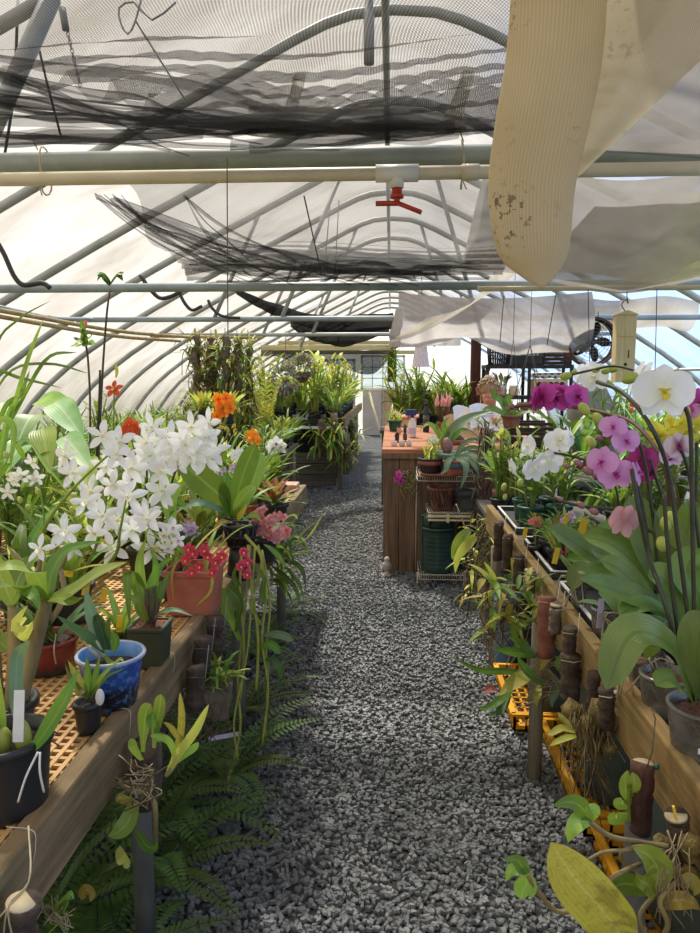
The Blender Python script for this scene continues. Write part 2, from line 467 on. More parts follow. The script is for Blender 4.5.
# leaves
M['lf_mid'] = leafmat('leaf_mid_green', (116, 156, 62), (72, 112, 42), (156, 180, 90))
M['lf_lite'] = leafmat('leaf_light_green', (172, 196, 92), (132, 164, 66), (182, 204, 116))
M['lf_yel'] = leafmat('leaf_yellow_green', (240, 230, 124), (214, 212, 98), (224, 222, 136), trans=.42)
M['lf_dark'] = leafmat('leaf_dark_green', (78, 110, 58), (52, 82, 44), (96, 128, 70), trans=.15)
M['lf_phal'] = leafmat('leaf_thick_green', (122, 142, 74), (88, 114, 52), (74, 100, 46), trans=.18, rough=.36)
M['lf_blue'] = leafmat('leaf_grey_green', (128, 154, 122), (98, 128, 98), (156, 180, 148), trans=.15)
M['lf_olive'] = leafmat('leaf_olive', (138, 138, 66), (104, 104, 52), (164, 160, 90))
M['lf_old'] = leafmat('leaf_old_yellow', (206, 184, 92), (176, 148, 62), (220, 204, 124), spots=(130, 92, 44))
M['lf_red'] = leafmat('leaf_dusty_red', (206, 112, 106), (164, 72, 66), (222, 150, 132))
M['lf_pale'] = leafmat('leaf_white_veined', (176, 202, 144), (118, 164, 96), (226, 234, 206))
M['lf_fern'] = leafmat('leaf_fern', (112, 142, 70), (84, 116, 54), (130, 150, 84), trans=.25)
M['lf_purple'] = leafmat('leaf_grey_purple', (206, 184, 184), (160, 138, 142), (220, 206, 204))
# petals
M['pt_white'] = petalmat('petal_white', (244, 246, 226), (250, 250, 250))
M['pt_cream'] = petalmat('petal_cream', (246, 240, 196), (250, 248, 236))
M['pt_pink'] = petalmat('petal_orchid_pink', (220, 150, 208), (228, 168, 222), (206, 120, 196))
M['pt_mag'] = petalmat('petal_magenta', (190, 60, 150), (206, 84, 174), (160, 40, 130))
M['pt_dmag'] = petalmat('petal_dark_magenta', (140, 30, 96), (170, 50, 120), (120, 24, 84))
M['pt_dusty'] = petalmat('petal_dusty_pink', (216, 150, 146), (228, 172, 170), (196, 128, 124))
M['pt_speck'] = petalmat('petal_speckled', (130, 60, 90), (220, 200, 210), (140, 80, 110))
M['pt_yel'] = petalmat('petal_yellow', (236, 210, 70), (240, 220, 90))
M['pt_lemon'] = petalmat('petal_lemon', (214, 206, 70), (226, 218, 92))
M['pt_orange'] = petalmat('petal_orange', (244, 130, 30), (250, 150, 40))
M['pt_red'] = petalmat('petal_red', (206, 40, 66), (222, 66, 96), (236, 150, 160))
M['pt_vermil'] = petalmat('petal_vermilion', (222, 84, 50), (232, 100, 62))
M['pt_lilac'] = petalmat('petal_lilac', (200, 150, 210), (226, 200, 232))
M['pt_coral'] = petalmat('petal_coral', (214, 96, 100), (232, 138, 136))
# ================================================================== THE SETTING: tunnel greenhouse
PX = [0, .3, .74, 1.3, 2.0, 3.0, 3.7, 4.1, 4.33, 4.4]
PZ = [3.41, 3.37, 3.16, 2.88, 2.53, 1.97, 1.45, .95, .42, 0]
HALF = spline([(x, 0, z) for x, z in zip(PX, PZ)], 36)
def prof_pt(s):            # s in -1..1 along the hoop from the west foot to the east foot
    u = abs(s) * 36; k = min(int(u), 35); p = HALF[k].lerp(HALF[k + 1], u - k)
    return V((math.copysign(p.x, s) if s else 0, 0, p.z))
HOOPS = [2.72 + 1.22 * k for k in range(-4, 15)]
Y0, Y1 = -2.2, 19.8

def film_sheet(name, s0, s1, mat, nu, out=.045):
    def fn(u, v):
        s = s0 + (s1 - s0) * u; y = Y0 + (Y1 - Y0) * v
        p = prof_pt(s); q = prof_pt(min(1, s + .01)) - prof_pt(max(-1, s - .01)); q.normalize()
        nrm = V((-q.z, 0, q.x))
        b = abs(math.sin((y - 2.72) / 1.22 * PI)) ** .6
        w = .012 * math.sin(y * 7 + s * 40) * b + .008 * math.sin(y * 17 - s * 23)
        p = p + nrm * (out + .05 * b + w); p.y = y
        p.z = max(p.z, -.02)
        return p
    m = MB(); m.sheet(fn, nu, 150)
    return kind(m.build(name, mat), 'structure')
film_sheet('wall_left', -1, -.72, M['film'], 14)
film_sheet('ceiling', -.72, .42, M['film'], 50)
film_sheet('wall_right', .42, 1, M['film_clear'], 26)

m = MB()
for k in range(2):
    pass
def gable(name, y, mat):
    m = MB(); n = 48
    top = [prof_pt(-1 + 2 * i / n) for i in range(n + 1)]
    vs = [V((p.x * .99, y, 0)) for p in top] + [V((p.x * .99, y, p.z)) for p in top]
    m.add(vs, [(i, i + 1, n + 2 + i, n + 1 + i) for i in range(n)])
    return kind(m.build(name, mat, smooth=False), 'structure')
gable('wall_back', Y1, M['film_back']); gable('wall_front', Y0, M['film_back'])

for y in HOOPS:
    m = MB(); pts = [prof_pt(-1 + i / 24) for i in range(49)]
    m.tube([V((p.x, y, p.z)) for p in pts], .026 if y < 5 else .030, 10)
    kind(m.build('arch_beam', M['galv'] if y < 12 else M['galv_pale']), 'structure')
m = MB(); m.tube([(-.04, Y0, 3.36), (-.04, Y1, 3.36)], .02, 8); kind(m.build('ridge_beam', M['galv']), 'structure')
for s in (.62, .8):
    p = prof_pt(s); m = MB(); m.tube([(p.x * .985, Y0, p.z - .03), (p.x * .985, Y1, p.z - .03)], .018, 8)
    kind(m.build('purlin_beam', M['galv_pale']), 'structure')
# truss webs from the tie pipes up to the hoops
def web(y, x0, z0, x1, z1, r=.022):
    m = MB(); m.tube([(x0, y, z0), (x1, y, z1)], r, 8); kind(m.build('web_beam', M['galv']), 'structure')
web(2.70, -1.52, 2.36, -1.22, 2.90, .034)
for y in (6.38, 8.82, 12.48):
    web(y, -1.56, 2.06, -1.15, 2.94, .018); web(y, -.96, 2.06, -.42, 3.30, .018); web(y, .74, 2.06, .34, 3.34, .018); web(y, 1.5, 2.06, 1.15, 2.94, .018)

# ground
m = MB(); m.add([(-7, -3, 0), (7, -3, 0), (7, 24, 0), (-7, 24, 0)], [(0, 1, 2, 3)])
t = NT('gravel_ground')
tc = t.n('TexCoord')
vo = t.n('TexVoronoi'); vo.inputs['Scale'].default_value = 42; t.l(tc.outputs['Object'], vo.inputs['Vector'])
sx = t.n('SeparateColor'); t.l(vo.outputs['Color'], sx.inputs[0])
c = t.ramp(sx.outputs[0], [(0, lin((96, 98, 98))), (.5, lin((132, 134, 134))), (.85, lin((160, 160, 158))), (1, lin((190, 188, 185)))])
c = t.mix(t.math('SUBTRACT', 1, t.math('MULTIPLY', vo.outputs['Distance'], 1.7), True), lin((58, 59, 59)), c)
t.done(t.pbr(c, .75, 0, t.bump(t.math('MULTIPLY', t.math('ADD', sx.outputs[1], t.math('SUBTRACT', 1, vo.outputs['Distance'])), .5), .02, .9), .3))
kind(m.build('floor', t.m, smooth=False), 'structure')
t = NT('slate_chips')
tc = t.n('TexCoord'); vo = t.n('TexVoronoi'); vo.inputs['Scale'].default_value = 30; t.l(tc.outputs['Object'], vo.inputs['Vector'])
sx = t.n('SeparateColor'); t.l(vo.outputs['Color'], sx.inputs[0])
c = t.ramp(sx.outputs[0], [(0, lin((108, 110, 110))), (.45, lin((122, 124, 124))), (.8, lin((136, 137, 136))), (1, lin((160, 159, 157)))])
t.done(t.pbr(c, .62, 0, t.bump(t.noise(60, 2), .002, .3), .4))
CHIP = t.m
m = MB()
def chips(n, x0, x1, y0, y1, s0, s1):
    for _ in range(n):
        x, y = rnd(x0, x1), rnd(y0, y1)
        a, b, h = rnd(s0, s1), rnd(s0, s1) * .62, rnd(.003, .007)
        rot = Euler((rnd(-.14, .14), rnd(-.14, .14), rnd(0, 6.3))).to_matrix()
        k = 5; vs = []
        rr = [rnd(.7, 1.1) for _ in range(k)]
        for zz, q in ((-h, 1.0), (h, .8)):
            for i in range(k):
                an = 2 * PI * i / k
                vs.append(V((x, y, rnd(.004, .012))) + rot @ V((a * .5 * math.cos(an) * rr[i] * q, b * .5 * math.sin(an) * rr[i] * q, zz)))
        m.add(vs, [tuple(range(k, 2 * k))] + [(i, (i + 1) % k, k + (i + 1) % k, k + i) for i in range(k)])
chips(13000, -.95, .95, 1.55, 3.3, .016, .038)
chips(12000, -.95, .95, 3.3, 5.8, .016, .034)
chips(5000, -1.3, .05, 5.8, 10.5, .022, .042)
kind(m.build('gravel', CHIP, smooth=False), 'stuff')

# far end wall: windows, boards
def window(name, x0, x1, z0, z1, y, nx, nz):
    m = MB(); w = .06
    for x in (x0, x1): m.box((x, y, (z0 + z1) / 2), (w, .06, z1 - z0 + w))
    for z in (z0, z1): m.box(((x0 + x1) / 2, y, z), (x1 - x0, .06, w))
    for i in range(1, nx): m.box((x0 + (x1 - x0) * i / nx, y, (z0 + z1) / 2), (.03, .04, z1 - z0))
    for i in range(1, nz): m.box(((x0 + x1) / 2, y, z0 + (z1 - z0) * i / nz), (x1 - x0, .04, .03))
    o = kind(m.build(name, M['white_paint'], smooth=False), 'structure')
    g = MB(); g.box(((x0 + x1) / 2, y + .005, (z0 + z1) / 2), (x1 - x0, .006, z1 - z0))
    t = NT('pane_glass'); gl = t.n('BsdfGlossy'); gl.inputs['Roughness'].default_value = .1; tp = t.n('BsdfTransparent')
    tp.inputs[0].default_value = (.86, .93, .97, 1)
    if 'pane' not in M: M['pane'] = t.done(t.shmix(.9, gl.outputs[0], tp.outputs[0]))
    g.build('pane', M['pane'], o, smooth=False)
window('window_1', -.78, .35, 1.22, 2.1, 19.45, 4, 3)
window('window_2', -2.1, -.98, 1.15, 2.0, 19.45, 1, 2)
m = MB(); m.box((.9, 19.4, .6), (3.3, .06, 1.2)); m.box((-.5, 19.36, .58), (.5, .03, 1.16), mi=1)
for k in range(6): m.box((-.2 + k * .5, 19.36, .6), (.03, .02, 1.2), mi=1)
kind(m.build('wall_back_boards', [M['tan_wall'], M['grey_wall']], smooth=False), 'structure')
m = MB(); m.box((-2.9, 19.4, .57), (3.9, .06, 1.14)); kind(m.build('wall_back_panel', M['grey_wall'], smooth=False), 'structure')

# ================================================================== PIPES AND LINES OVERHEAD
def pipe(name, label, cat, pts, r, mat, n=12, group=None):
    m = MB(); m.tube(pts, r, n); return tag(m.build(name, mat), label, cat, group)
pipe('tie_pipe', 'thick grey-green tie pipe across the tunnel just above the cream water pipe', 'pipe', [(-2.3, 2.72, 2.34), (2.3, 2.72, 2.34)], .036, M['tie'])
wp = thing('water_pipe', 'cream plastic water pipe strapped under the thick grey-green tie pipe', 'pipe', (0, 2.65, 2.262))
m = MB(); m.tube([(-2.3, 0, 0), (2.3, 0, 0)], .0235, 14); m.build('pipe', M['pvc'], wp)
px = at(397, 184, Y=2.65).x
m = MB(); m.tube([(px - .075, 0, 0), (px + .075, 0, 0)], .030, 14); m.tube([(px, 0, 0), (px, 0, -.05)], .024, 12); m.build('tee_joint', M['pvc_white'], wp)
m = MB(); m.tube([(at(470, 184, Y=2.65).x - .03, 0, 0), (at(470, 184, Y=2.65).x + .03, 0, 0)], .0275, 14); m.build('coupling', M['pvc'], wp)
sp = thing('sprinkler_head', 'red spray head hanging below the cream water pipe', 'sprinkler', (px, 2.65, 2.262 - .05))
m = MB(); m.lathe([(.0, .0), (.018, 0), (.018, -.022), (.024, -.024), (.024, -.034), (0, -.034)], 14); m.build('collar', M['red_plastic'], sp)
m = MB(); m.tube([(0, 0, -.03), (0, 0, -.055)], [.013, .008], 8); m.board((-.075, 0, -.052), (.01, 0, -.052), .02, .014); m.board((0, 0, -.05), (.085, -.02, -.088), .02, .014); m.build('nozzle', M['red_plastic'], sp)
pipe('tie_pipe', 'blue-grey tie pipe second along the tunnel with dark netting heaped on it', 'pipe', [(-2.80, 3.94, 2.032), (2.80, 3.94, 2.032)], .024, M['tie_blue'])
pipe('tie_pipe', 'blue-grey tie pipe third along the tunnel above the hanging bark mounts', 'pipe', [(-2.80, 6.38, 2.055), (2.80, 6.38, 2.055)], .024, M['tie_blue'])
pipe('tie_pipe', 'pale tie pipe fourth along the tunnel near its far end', 'pipe', [(-2.80, 8.82, 2.06), (2.80, 8.82, 2.06)], .024, M['galv_pale'])
pipe('water_pipe', 'thin cream water pipe beneath the second tie pipe carrying the wire hangers', 'pipe', [(.45, 3.87, 2.005), (2.75, 3.87, 2.005)], .0135, M['pvc'])
for k, (y, z, x0, x1, h) in enumerate([(15.2, 2.26, -2.36, .25, .08), (14.2, 2.12, -2.55, .1, .10), (15.8, 2.08, -2.6, .6, .08)]):
    m = MB(); m.box(((x0 + x1) / 2, y, z), (x1 - x0, .05, h)); tag(m.build('timber_batten', M['yellow_wood'], bevel=.004), ['pale timber batten highest under the far roof', 'yellowish timber batten in the middle under the far roof', 'pale timber batten lowest under the far roof'][k], 'batten')
for k, (a, b, lb) in enumerate([((-8, 306, 4.0), (92, 319, 6.2), 'blue-grey conduit lying above the bamboo canes'), ((-8, 309, 3.9), (188, 337, 7.0), 'upper bamboo cane of the two slung below the tie pipes'), ((-8, 315, 3.85), (180, 341, 7.0), 'lower bamboo cane of the two slung below the tie pipes')]):
    pipe('bamboo_cane' if k else 'conduit_pipe', lb, 'cane' if k else 'pipe', spline([at(a[0], a[1], Y=a[2]), (at(a[0], a[1], Y=a[2]) + at(b[0], b[1], Y=b[2])) / 2 - V((0, 0, .03)), at(b[0], b[1], Y=b[2])], 10), .016 if not k else .014, M['tie_blue'] if not k else M['bamboo'], 8)
pipe('bamboo_cane', 'yellow bamboo cane lying level above the hanging bark mounts', 'cane', [at(150, 336, Y=7.6), at(262, 338, Y=7.9)], .016, M['bamboo'], 8)
pipe('drop_pipe', 'short capped grey pipe dropping from the ridge above the black netting', 'pipe', [at(369, -60, Y=2.3), at(369, 14, Y=2.3), at(369, 15, Y=2.3), at(369, 64, Y=2.3)], [.013, .013, .016, .016], M['galv'])
for k, (pts, Y, lb) in enumerate([
    ([(-12, 228), (3, 252), (14, 276), (24, 285), (42, 283), (50, 288)], 3.7, 'black rubber hose end curling beside the film wall'),
    ([(140, 275), (150, 289), (160, 298), (172, 296), (181, 291)], 4.6, 'black hose hook hanging near the bright gap in the netting'),
    ([(178, 289), (184, 302), (192, 310), (202, 306)], 5.6, 'black hose hook small one beside the blue-grey tie pipe'),
    ([(208, 300), (212, 308), (222, 316), (240, 318)], 6.3, 'dark hose loop above the hanging bark mounts')]):
    pipe('rubber_hose', lb, 'hose', spline([at(a, b, Y=Y) for a, b in pts], 18), .013, M['dark_rubber'], 8)
def wireline(name, label, pts, r, mat, cat='wire', n=5):
    m = MB(); m.tube(spline(pts, 14) if len(pts) > 2 else pts, r, n); return tag(m.build(name, mat), label, cat)
wireline('hanging_wire', 'long straight wire dropping past both pipes above the bench aisle', [at(227, 158, Y=2.6), at(228, 335, Y=2.7)], .0022, M['wire'])
wireline('hanging_wire', 'slanting wire from the cream water pipe to the heaped netting', [at(304, 196, Y=2.9), at(322, 276, Y=3.8)], .003, M['wire'])
wireline('hanging_wire', 'wire of a pair beside the slanted roof strut, the thinner', [at(330, 205, Y=3.7), at(324, 275, Y=3.8)], .0025, M['wire_grey'])
wireline('hanging_wire', 'wire of a pair beside the slanted roof strut, the plumb one', [at(339, 200, Y=3.7), at(335, 272, Y=3.8)], .0025, M['wire_grey'])
wireline('hanging_wire', 'thin wire slanting down behind the gathered black netting', [at(18, 0, Y=2.9), at(14, 90, Y=2.9), at(4, 160, Y=2.9)], .006, M['dark_rubber'])
wireline('hanging_wire', 'dark cord running down beside the thick slanting strut', [at(31, 10, Y=2.9), at(44, 70, Y=2.9), at(62, 140, Y=2.9)], .005, M['dark_rubber'])
wireline('wire_loop', 'stiff bent wire loop hooked into the black netting', [at(176, 2, Y=2.0), at(152, 20, Y=2.0), at(134, 2, Y=2.0), at(119, 8, Y=2.0), at(121, 24, Y=2.0), at(128, 34, Y=2.0), at(135, 22, Y=2.0), at(141, 0, Y=2.0)], .0028, M['galv_pale'])
wireline('stiff_wire', 'straight grey wire from the bent loop down to the netting folds', [at(135, 20, Y=2.02), at(186, 101, Y=2.25)], .0028, M['galv_pale'])
ch = MB()
for i in range(14):
    c = at(67 + i * 1.0, 30 + i * 4.2, Y=2.6)
    for a in range(8):
        p0, p1 = 2 * PI * a / 8, 2 * PI * (a + 1) / 8
        d = V((1, 0, 0)) if i % 2 else V((0, 1, 0))
        ch.tube([c + d * math.cos(p0) * .005 + V((0, 0, math.sin(p0) * .010)), c + d * math.cos(p1) * .005 + V((0, 0, math.sin(p1) * .010))], .0016, 4, cap=False)
ch.tube([at(62, 8, Y=2.6), at(66, 30, Y=2.6)], .013, 8)
tag(ch.build('chain', M['wire_grey']), 'short chain hanging from the roof hoop by the netting', 'chain')
for k, (x, yy, lb) in enumerate([(298, 75, 'torn clear plastic wrap tied under the central roof hoop'), (466, 72, 'grey plastic wrap tied under the roof hoop by the tan drape')]):
    a = at(x, yy, Y=3.9)
    m = MB(); m.sheet(lambda u, v: a + V(((u - .5) * (.06 + .1 * v) - v * .07 + .02 * math.sin(u * 9 + v * 4), .03 * math.sin(u * 7), -.30 * v)), 8, 8)
    tag(m.build('plastic_wrap', M['strip_mesh']), lb, 'plastic')
# strings round the pipes
for x, lb in ((44, 'pale string tied round both pipes beside the slanting wire'), (462, 'pale string tied round both pipes next to the tan drape')):
    a = at(x, 172, Y=2.68); m = MB()
    ring = [V((a.x + .004 * math.sin(k), 2.69 + .045 * math.cos(k * PI / 8), 2.30 + .085 * math.sin(k * PI / 8))) for k in range(17)]
    m.tube(ring, .003, 5, cap=False); m.tube([V((a.x, 2.64, 2.36)), V((a.x - .02, 2.63, 2.41))], .0025, 5); m.tube([V((a.x, 2.64, 2.23)), V((a.x + .012, 2.63, 2.20))], .0025, 5)
    tag(m.build('tie_string', M['string']), lb, 'string')

# ================================================================== SHADE CLOTHS
def cloth(name, label, fn, nu, nv, mat, cat='shade cloth'):
    m = MB(); m.sheet(fn, nu, nv); o = m.build(name, mat); return tag(o, label, cat)
# bay 1: black netting above the camera, heaped against the tie pipe
def fn1(u, v):
    y = .2 + 2.46 * v
    xl = -1.75 + 1.0 * smoothstep(.55, 1, v)
    x = xl + (.66 - xl) * u
    z = 2.50 + .03 * math.sin(x * 3 + 1) * math.sin(y * 2) - .05 * smoothstep(.2, .7, v) * (1 - smoothstep(.7, .9, v))
    k = smoothstep(.66, .95, v)
    lean = y + .14 * x
    z += k * (.040 * math.sin(lean * 62 + 2.2 * math.sin(x * 3.1)) + .016 * math.sin(lean * 118 + x * 9) - .095 + .02 * math.sin(x * 7))
    y += k * .03 * math.sin(lean * 48 + x * 5)
    return V((x, min(y, 2.672), max(z, 2.376)))
sc1 = cloth('shade_cloth', 'black see-through netting spread above the aisle, heaped on the thick tie pipe', fn1, 70, 130, M['black_net'])
m = MB()
def fold_ribbon(m, pts, w, n=40, ph=0, tilt=.5):
    P = spline(pts, n); vs = []; uvs = []
    for i, p in enumerate(P):
        q = i / n; ww = w * (.35 + .65 * math.sin(PI * min(1, q * 1.1 + .02)) ** .6) * (1 + .25 * math.sin(q * 13 + ph))
        a = tilt + .5 * math.sin(q * 6 + ph)
        for k in range(5):
            u = k / 4 - .5
            vs.append(p + V((0, math.cos(a) * u * ww, math.sin(a) * u * ww + .25 * ww * math.cos(u * 6 + ph)))); uvs.append((q, u + .5))
    m.add(vs, [(i * 5 + k, i * 5 + k + 1, i * 5 + k + 6, i * 5 + k + 5) for i in range(n) for k in range(4)], 0, uvs)
for i in range(20):
    q = i / 19
    x0, y0 = -60, 30 + 124 * q + rnd(-8, 8)
    x1 = 150 + 230 * R.random()
    y1 = 122 + 30 * R.random()
    pts = []
    for k in range(8):
        w = k / 7
        pts.append(at(x0 + (x1 - x0) * w, y0 + (y1 - y0) * (w ** .85 + .10 * math.sin(w * 5 + i)) + rnd(-2.5, 2.5), Y=2.2 + .36 * w + rnd(-.02, .02)))
    fold_ribbon(m, pts, rnd(.012, .05), 44, rnd(0, 6), rnd(.5, 1.3))
for i in range(15):
    x0 = 180 + rnd(-60, 160); x1 = min(520, x0 + rnd(120, 300)); y0 = rnd(108, 148)
    pts = [at(x0 + (x1 - x0) * k / 5, y0 + (130 - y0) * .5 * k / 5 + rnd(-4, 4), Y=2.55 + rnd(-.04, .04)) for k in range(6)]
    fold_ribbon(m, pts, rnd(.03, .09), 40, rnd(0, 6), rnd(.3, 1.3))
m.build('gathered_fold', M['black_fold'], sc1)
# bay 2: paler netting between the first and second tie pipe
def fn2(u, v):
    y = 2.80 + 1.12 * v
    xl = -1.06 - .06 * v + .03 * math.sin(v * 9)
    x = xl + (.58 - xl) * u
    k = smoothstep(.6, .95, v)
    lean = y * 3 - .12 * x
    z = 2.335 - .25 * v + .02 * math.sin(x * 4 + y) + .02 * math.sin(y * 9) * (1 - k)
    z += k * (.022 * math.sin(lean * 30 + 2 * math.sin(x * 3.3)) + .012 * math.sin(lean * 61 + x * 8)) + k * .02
    return V((x, min(y + k * .02 * math.sin(lean * 24 + x * 6), 3.93), max(z, 2.062)))
sc2 = cloth('shade_cloth', 'grey-black netting between the first and second tie pipes, film showing through', fn2, 60, 110, M['black_net_far'])
m = MB()
for i in range(15):
    x0 = 98 + rnd(-4, 44) + (60 if i > 11 else 0); x1 = 240 + rnd(0, 180)
    pts = [at(x0 + (x1 - x0) * k / 5, 196 + (284 - 196) * (k / 5) ** .75 + rnd(-3, 3), Y=2.95 + .9 * k / 5) for k in range(6)]
    fold_ribbon(m, pts, rnd(.010, .034), 40, rnd(0, 6), rnd(.3, 1.2))
for i in range(18):
    x0 = 190 + rnd(-10, 150); x1 = 495 - rnd(0, 60); y0 = rnd(246, 284)
    pts = [at(x0 + (x1 - x0) * k / 6, y0 + (272 - y0) * .6 * k / 6 + rnd(-4, 4), Y=3.80 + rnd(-.1, .12)) for k in range(7)]
    fold_ribbon(m, pts, rnd(.016, .055), 44, rnd(0, 6), rnd(.2, 1.3))
m.build('gathered_fold', M['black_fold'], sc2)
# rolled and bunched cloths farther on
def roll(name, label, pts, radii, mat, wob=.18, cat='shade cloth'):
    P = spline(pts, 40); n = 16; m = MB(); rr = spline([(r, 0, 0) for r in radii], 40)
    vs = []
    for i, p in enumerate(P):
        t = (P[min(i + 1, 40)] - P[max(i - 1, 0)]).normalized(); sd, u = frame_of(t)
        for k in range(n):
            a = 2 * PI * k / n
            r = max(.003, rr[i].x) * (1 + wob * math.sin(3 * a + i * .25) + wob * .6 * math.sin(5 * a - i * .4))
            vs.append(p + sd * (math.cos(a) * r) + u * (math.sin(a) * r * .8))
    m.add(vs, [(i * n + k, i * n + (k + 1) % n, (i + 1) * n + (k + 1) % n, (i + 1) * n + k) for i in range(40) for k in range(n)] + [tuple(range(n)), tuple(range(40 * n, 41 * n))])
    return tag(m.build(name, mat), label, cat)
roll('rolled_cloth', 'dark rolled netting sagging beyond the second tie pipe', [at(238, 292, Y=7.2), at(272, 308, Y=8.2), at(306, 320, Y=9.2), at(350, 324, Y=9.6), at(392, 322, Y=9.8)], [.03, .07, .10, .135, .13], M['black_cloth'])
roll('rolled_cloth', 'second dark bundle of netting slung lower behind the rolled one', [at(292, 324, Y=11), at(320, 336, Y=11.3), at(350, 337, Y=11.4), at(388, 330, Y=11.6)], [.05, .13, .14, .06], M['black_cloth'])
def fnb(u, v):
    x = -2.7 + 2.75 * u; sag = .16 * math.sin(PI * u)
    return V((x, 15.0 + .25 * math.sin(u * 9) * v, 2.15 + .06 * math.sin(u * 14) - (.18 + .34 * u ** 2 * (1 if u < .86 else (1 - u) / .14)) * v - sag * v))
cloth('shade_cloth', 'black cloth sagging beneath the pale battens by the end wall', fnb, 40, 10, M['black_cloth'])
# grey cloths on the east side
def fg1(u, v):
    y = .7 + 2.0 * v; x = .48 + 1.75 * u
    return V((x, y, 2.43 - .075 * v ** 2 + .05 * math.sin(x * 5 + y * 2) * math.sin(PI * v) - .05 * math.sin(PI * u) * v))
cloth('shade_cloth', 'pale grey cloth stretched behind the open tan mesh above the first tie pipe', fg1, 30, 24, M['grey_cloth'])
def fg2(u, v):
    y = 2.80 + 1.10 * v; x = .36 + 1.75 * u
    fold = .05 * math.exp(-((u - .25 - .25 * (1 - v)) / .05) ** 2) + .07 * math.exp(-((u - .75 + .3 * v) / .07) ** 2)
    return V((x, y, 2.36 - .26 * v + .03 * math.sin(x * 6 - y * 2.2) - fold * math.sin(PI * v) - .09 * math.sin(PI * u)))
t = NT('grey_cloth_with_algae')
cc = t.ramp(t.noise(3.2, 5), [(.3, lin((152, 148, 144))), (.7, lin((196, 192, 186)))])
al = t.noise(1.7, 4, .6)
gx = t.n('SeparateXYZ'); tc = t.n('TexCoord'); t.l(tc.outputs['UV'], gx.inputs[0])
band = t.math('MULTIPLY', t.math('SUBTRACT', gx.outputs[0], .12, True), 2.2, True)
cc2 = t.mix(t.math('MULTIPLY', t.math('SUBTRACT', al, .38, True), t.math('MULTIPLY', band, 7), True), cc, lin((214, 218, 150)))
df = t.n('BsdfDiffuse'); t.l(cc2, df.inputs[0]); tl = t.n('BsdfTranslucent'); t.l(cc2, tl.inputs[0]); tp = t.n('BsdfTransparent')
M['algae_cloth'] = t.done(t.shmix(.07, t.shmix(.62, df.outputs[0], tl.outputs[0]), tp.outputs[0]))
cloth('shade_cloth', 'pale grey cloth between the tie pipes beside the tan drape', fg2, 44, 40, M['grey_cloth'])
def fg3(u, v):
    y = 3.0 + .84 * v; x = .80 + 1.5 * u - .1 * v
    return V((x, y, 2.24 - .19 * v + .10 * (u - .2) ** 2 + .03 * math.sin(x * 7 + y * 2)))
cloth('shade_cloth', 'whitish cloth with yellow-green algae stains below the grey cloth', fg3, 36, 30, M['algae_cloth'])
def fgr(u, v):
    a = -.25 + (PI + .5) * v; x = 1.45 + 1.22 * u
    r = .17 * (.35 + .65 * smoothstep(0, .3, u)) * (1 + .06 * math.sin(u * 17 + v * 5))
    return V((x, 6.75 - r * 1.3 * math.cos(a), 2.18 - r * 1.15 * math.sin(a) + .02 * math.sin(u * 11)))
cloth('shade_cloth', 'grey tarp sagging like a hammock behind the pale birdhouse', fgr, 40, 18, M['grey_cloth'])
def fws(u, v):
    x = .06 + 1.62 * u
    low = 1.80 + .02 * math.sin(u * 8) - .06 * smoothstep(.7, 1, u) + .12 * math.exp(-((u - .36) / .14) ** 2)
    z = 2.26 - .05 * math.sin(PI * u) + (low - 2.26) * v
    return V((x, 6.28 - .10 * math.sin(PI * v) * (1 + .5 * math.sin(u * 7)) - .03 * math.sin(u * 23) * v, z))
cloth('hanging_sheet', 'white sheet hanging across the tunnel above the potting bench', fws, 50, 16, M['white_cloth'])
roll('rolled_cloth', 'narrow whitish rolled edge hanging down at the end of the white sheet', [at(400, 308, Y=6.1), at(396, 330, Y=6.1), at(394, 347, Y=6.15)], [.035, .05, .04], M['white_cloth'])
def fpan(u, v):
    return V((.10 + .55 * u, 6.9 + .03 * math.sin(u * 30), 2.02 - .18 * v))
cloth('panel_cloth', 'beige cloth panel hanging behind the white sheet above the tall plants', fpan, 20, 4, M['white_cloth'])
def fstrip(u, v):
    P = fstrip.P; i = v * (len(P) - 1); k = min(int(i), len(P) - 2); p = P[k].lerp(P[k + 1], i - k)
    return p + V((.32, 0, .20)) * ((u - .5) * (.75 + .25 * v)) + V((0, .05 * math.sin(u * 6 + v * 3), 0))
fstrip.P = spline([at(512, 262, Y=4.6), at(492, 290, Y=4.9), at(462, 310, Y=5.3), at(432, 324, Y=5.6), at(408, 330, Y=5.8)], 20)
cloth('cloth_strip', 'whitish cloth strip trailing down from under the tan drape', fstrip, 8, 30, M['strip_mesh'])
# tan knitted drape close to the camera
P = spline([at(563, -90, Y=1.45), at(559, 0, Y=1.58), at(553, 65, Y=1.64), at(541, 130, Y=1.66), at(531, 190, Y=1.68), at(533, 250, Y=1.68), at(539, 276, Y=1.68), at(541, 288, Y=1.68)], 42)
wd = spline([(.088, 0, 0), (.094, 0, 0), (.096, 0, 0), (.096, 0, 0), (.092, 0, 0), (.080, 0, 0), (.040, 0, 0), (.004, 0, 0)], 42)
m = MB(); vs = []; uvs = []; n = 40
for i, p in enumerate(P):
    for k in range(n):
        a = 2 * PI * k / n
        w = wd[i].x; fl = .055 * w / .095
        ripple = 1 + .05 * math.sin(a * 2 + i * .12) + .02 * math.sin(a * 5 + i * .3)
        vs.append(p + V((math.cos(a) * w * ripple, math.sin(a) * fl * ripple + .012 * math.sin(i * .25), 0))); uvs.append((k / n, i / 42))
m.add(vs, [(i * n + k, i * n + (k + 1) % n, (i + 1) * n + (k + 1) % n, (i + 1) * n + k) for i in range(42) for k in range(n)], 0, uvs)
tag(m.build('knitted_drape', M['tan_net']), 'tan knitted cloth hanging in a long rounded fold, speckled with dirt', 'shade cloth')
A = spline([at(598, -40, Y=1.62), at(594, 50, Y=1.66), at(583, 120, Y=1.68), at(570, 176, Y=1.70)], 24)
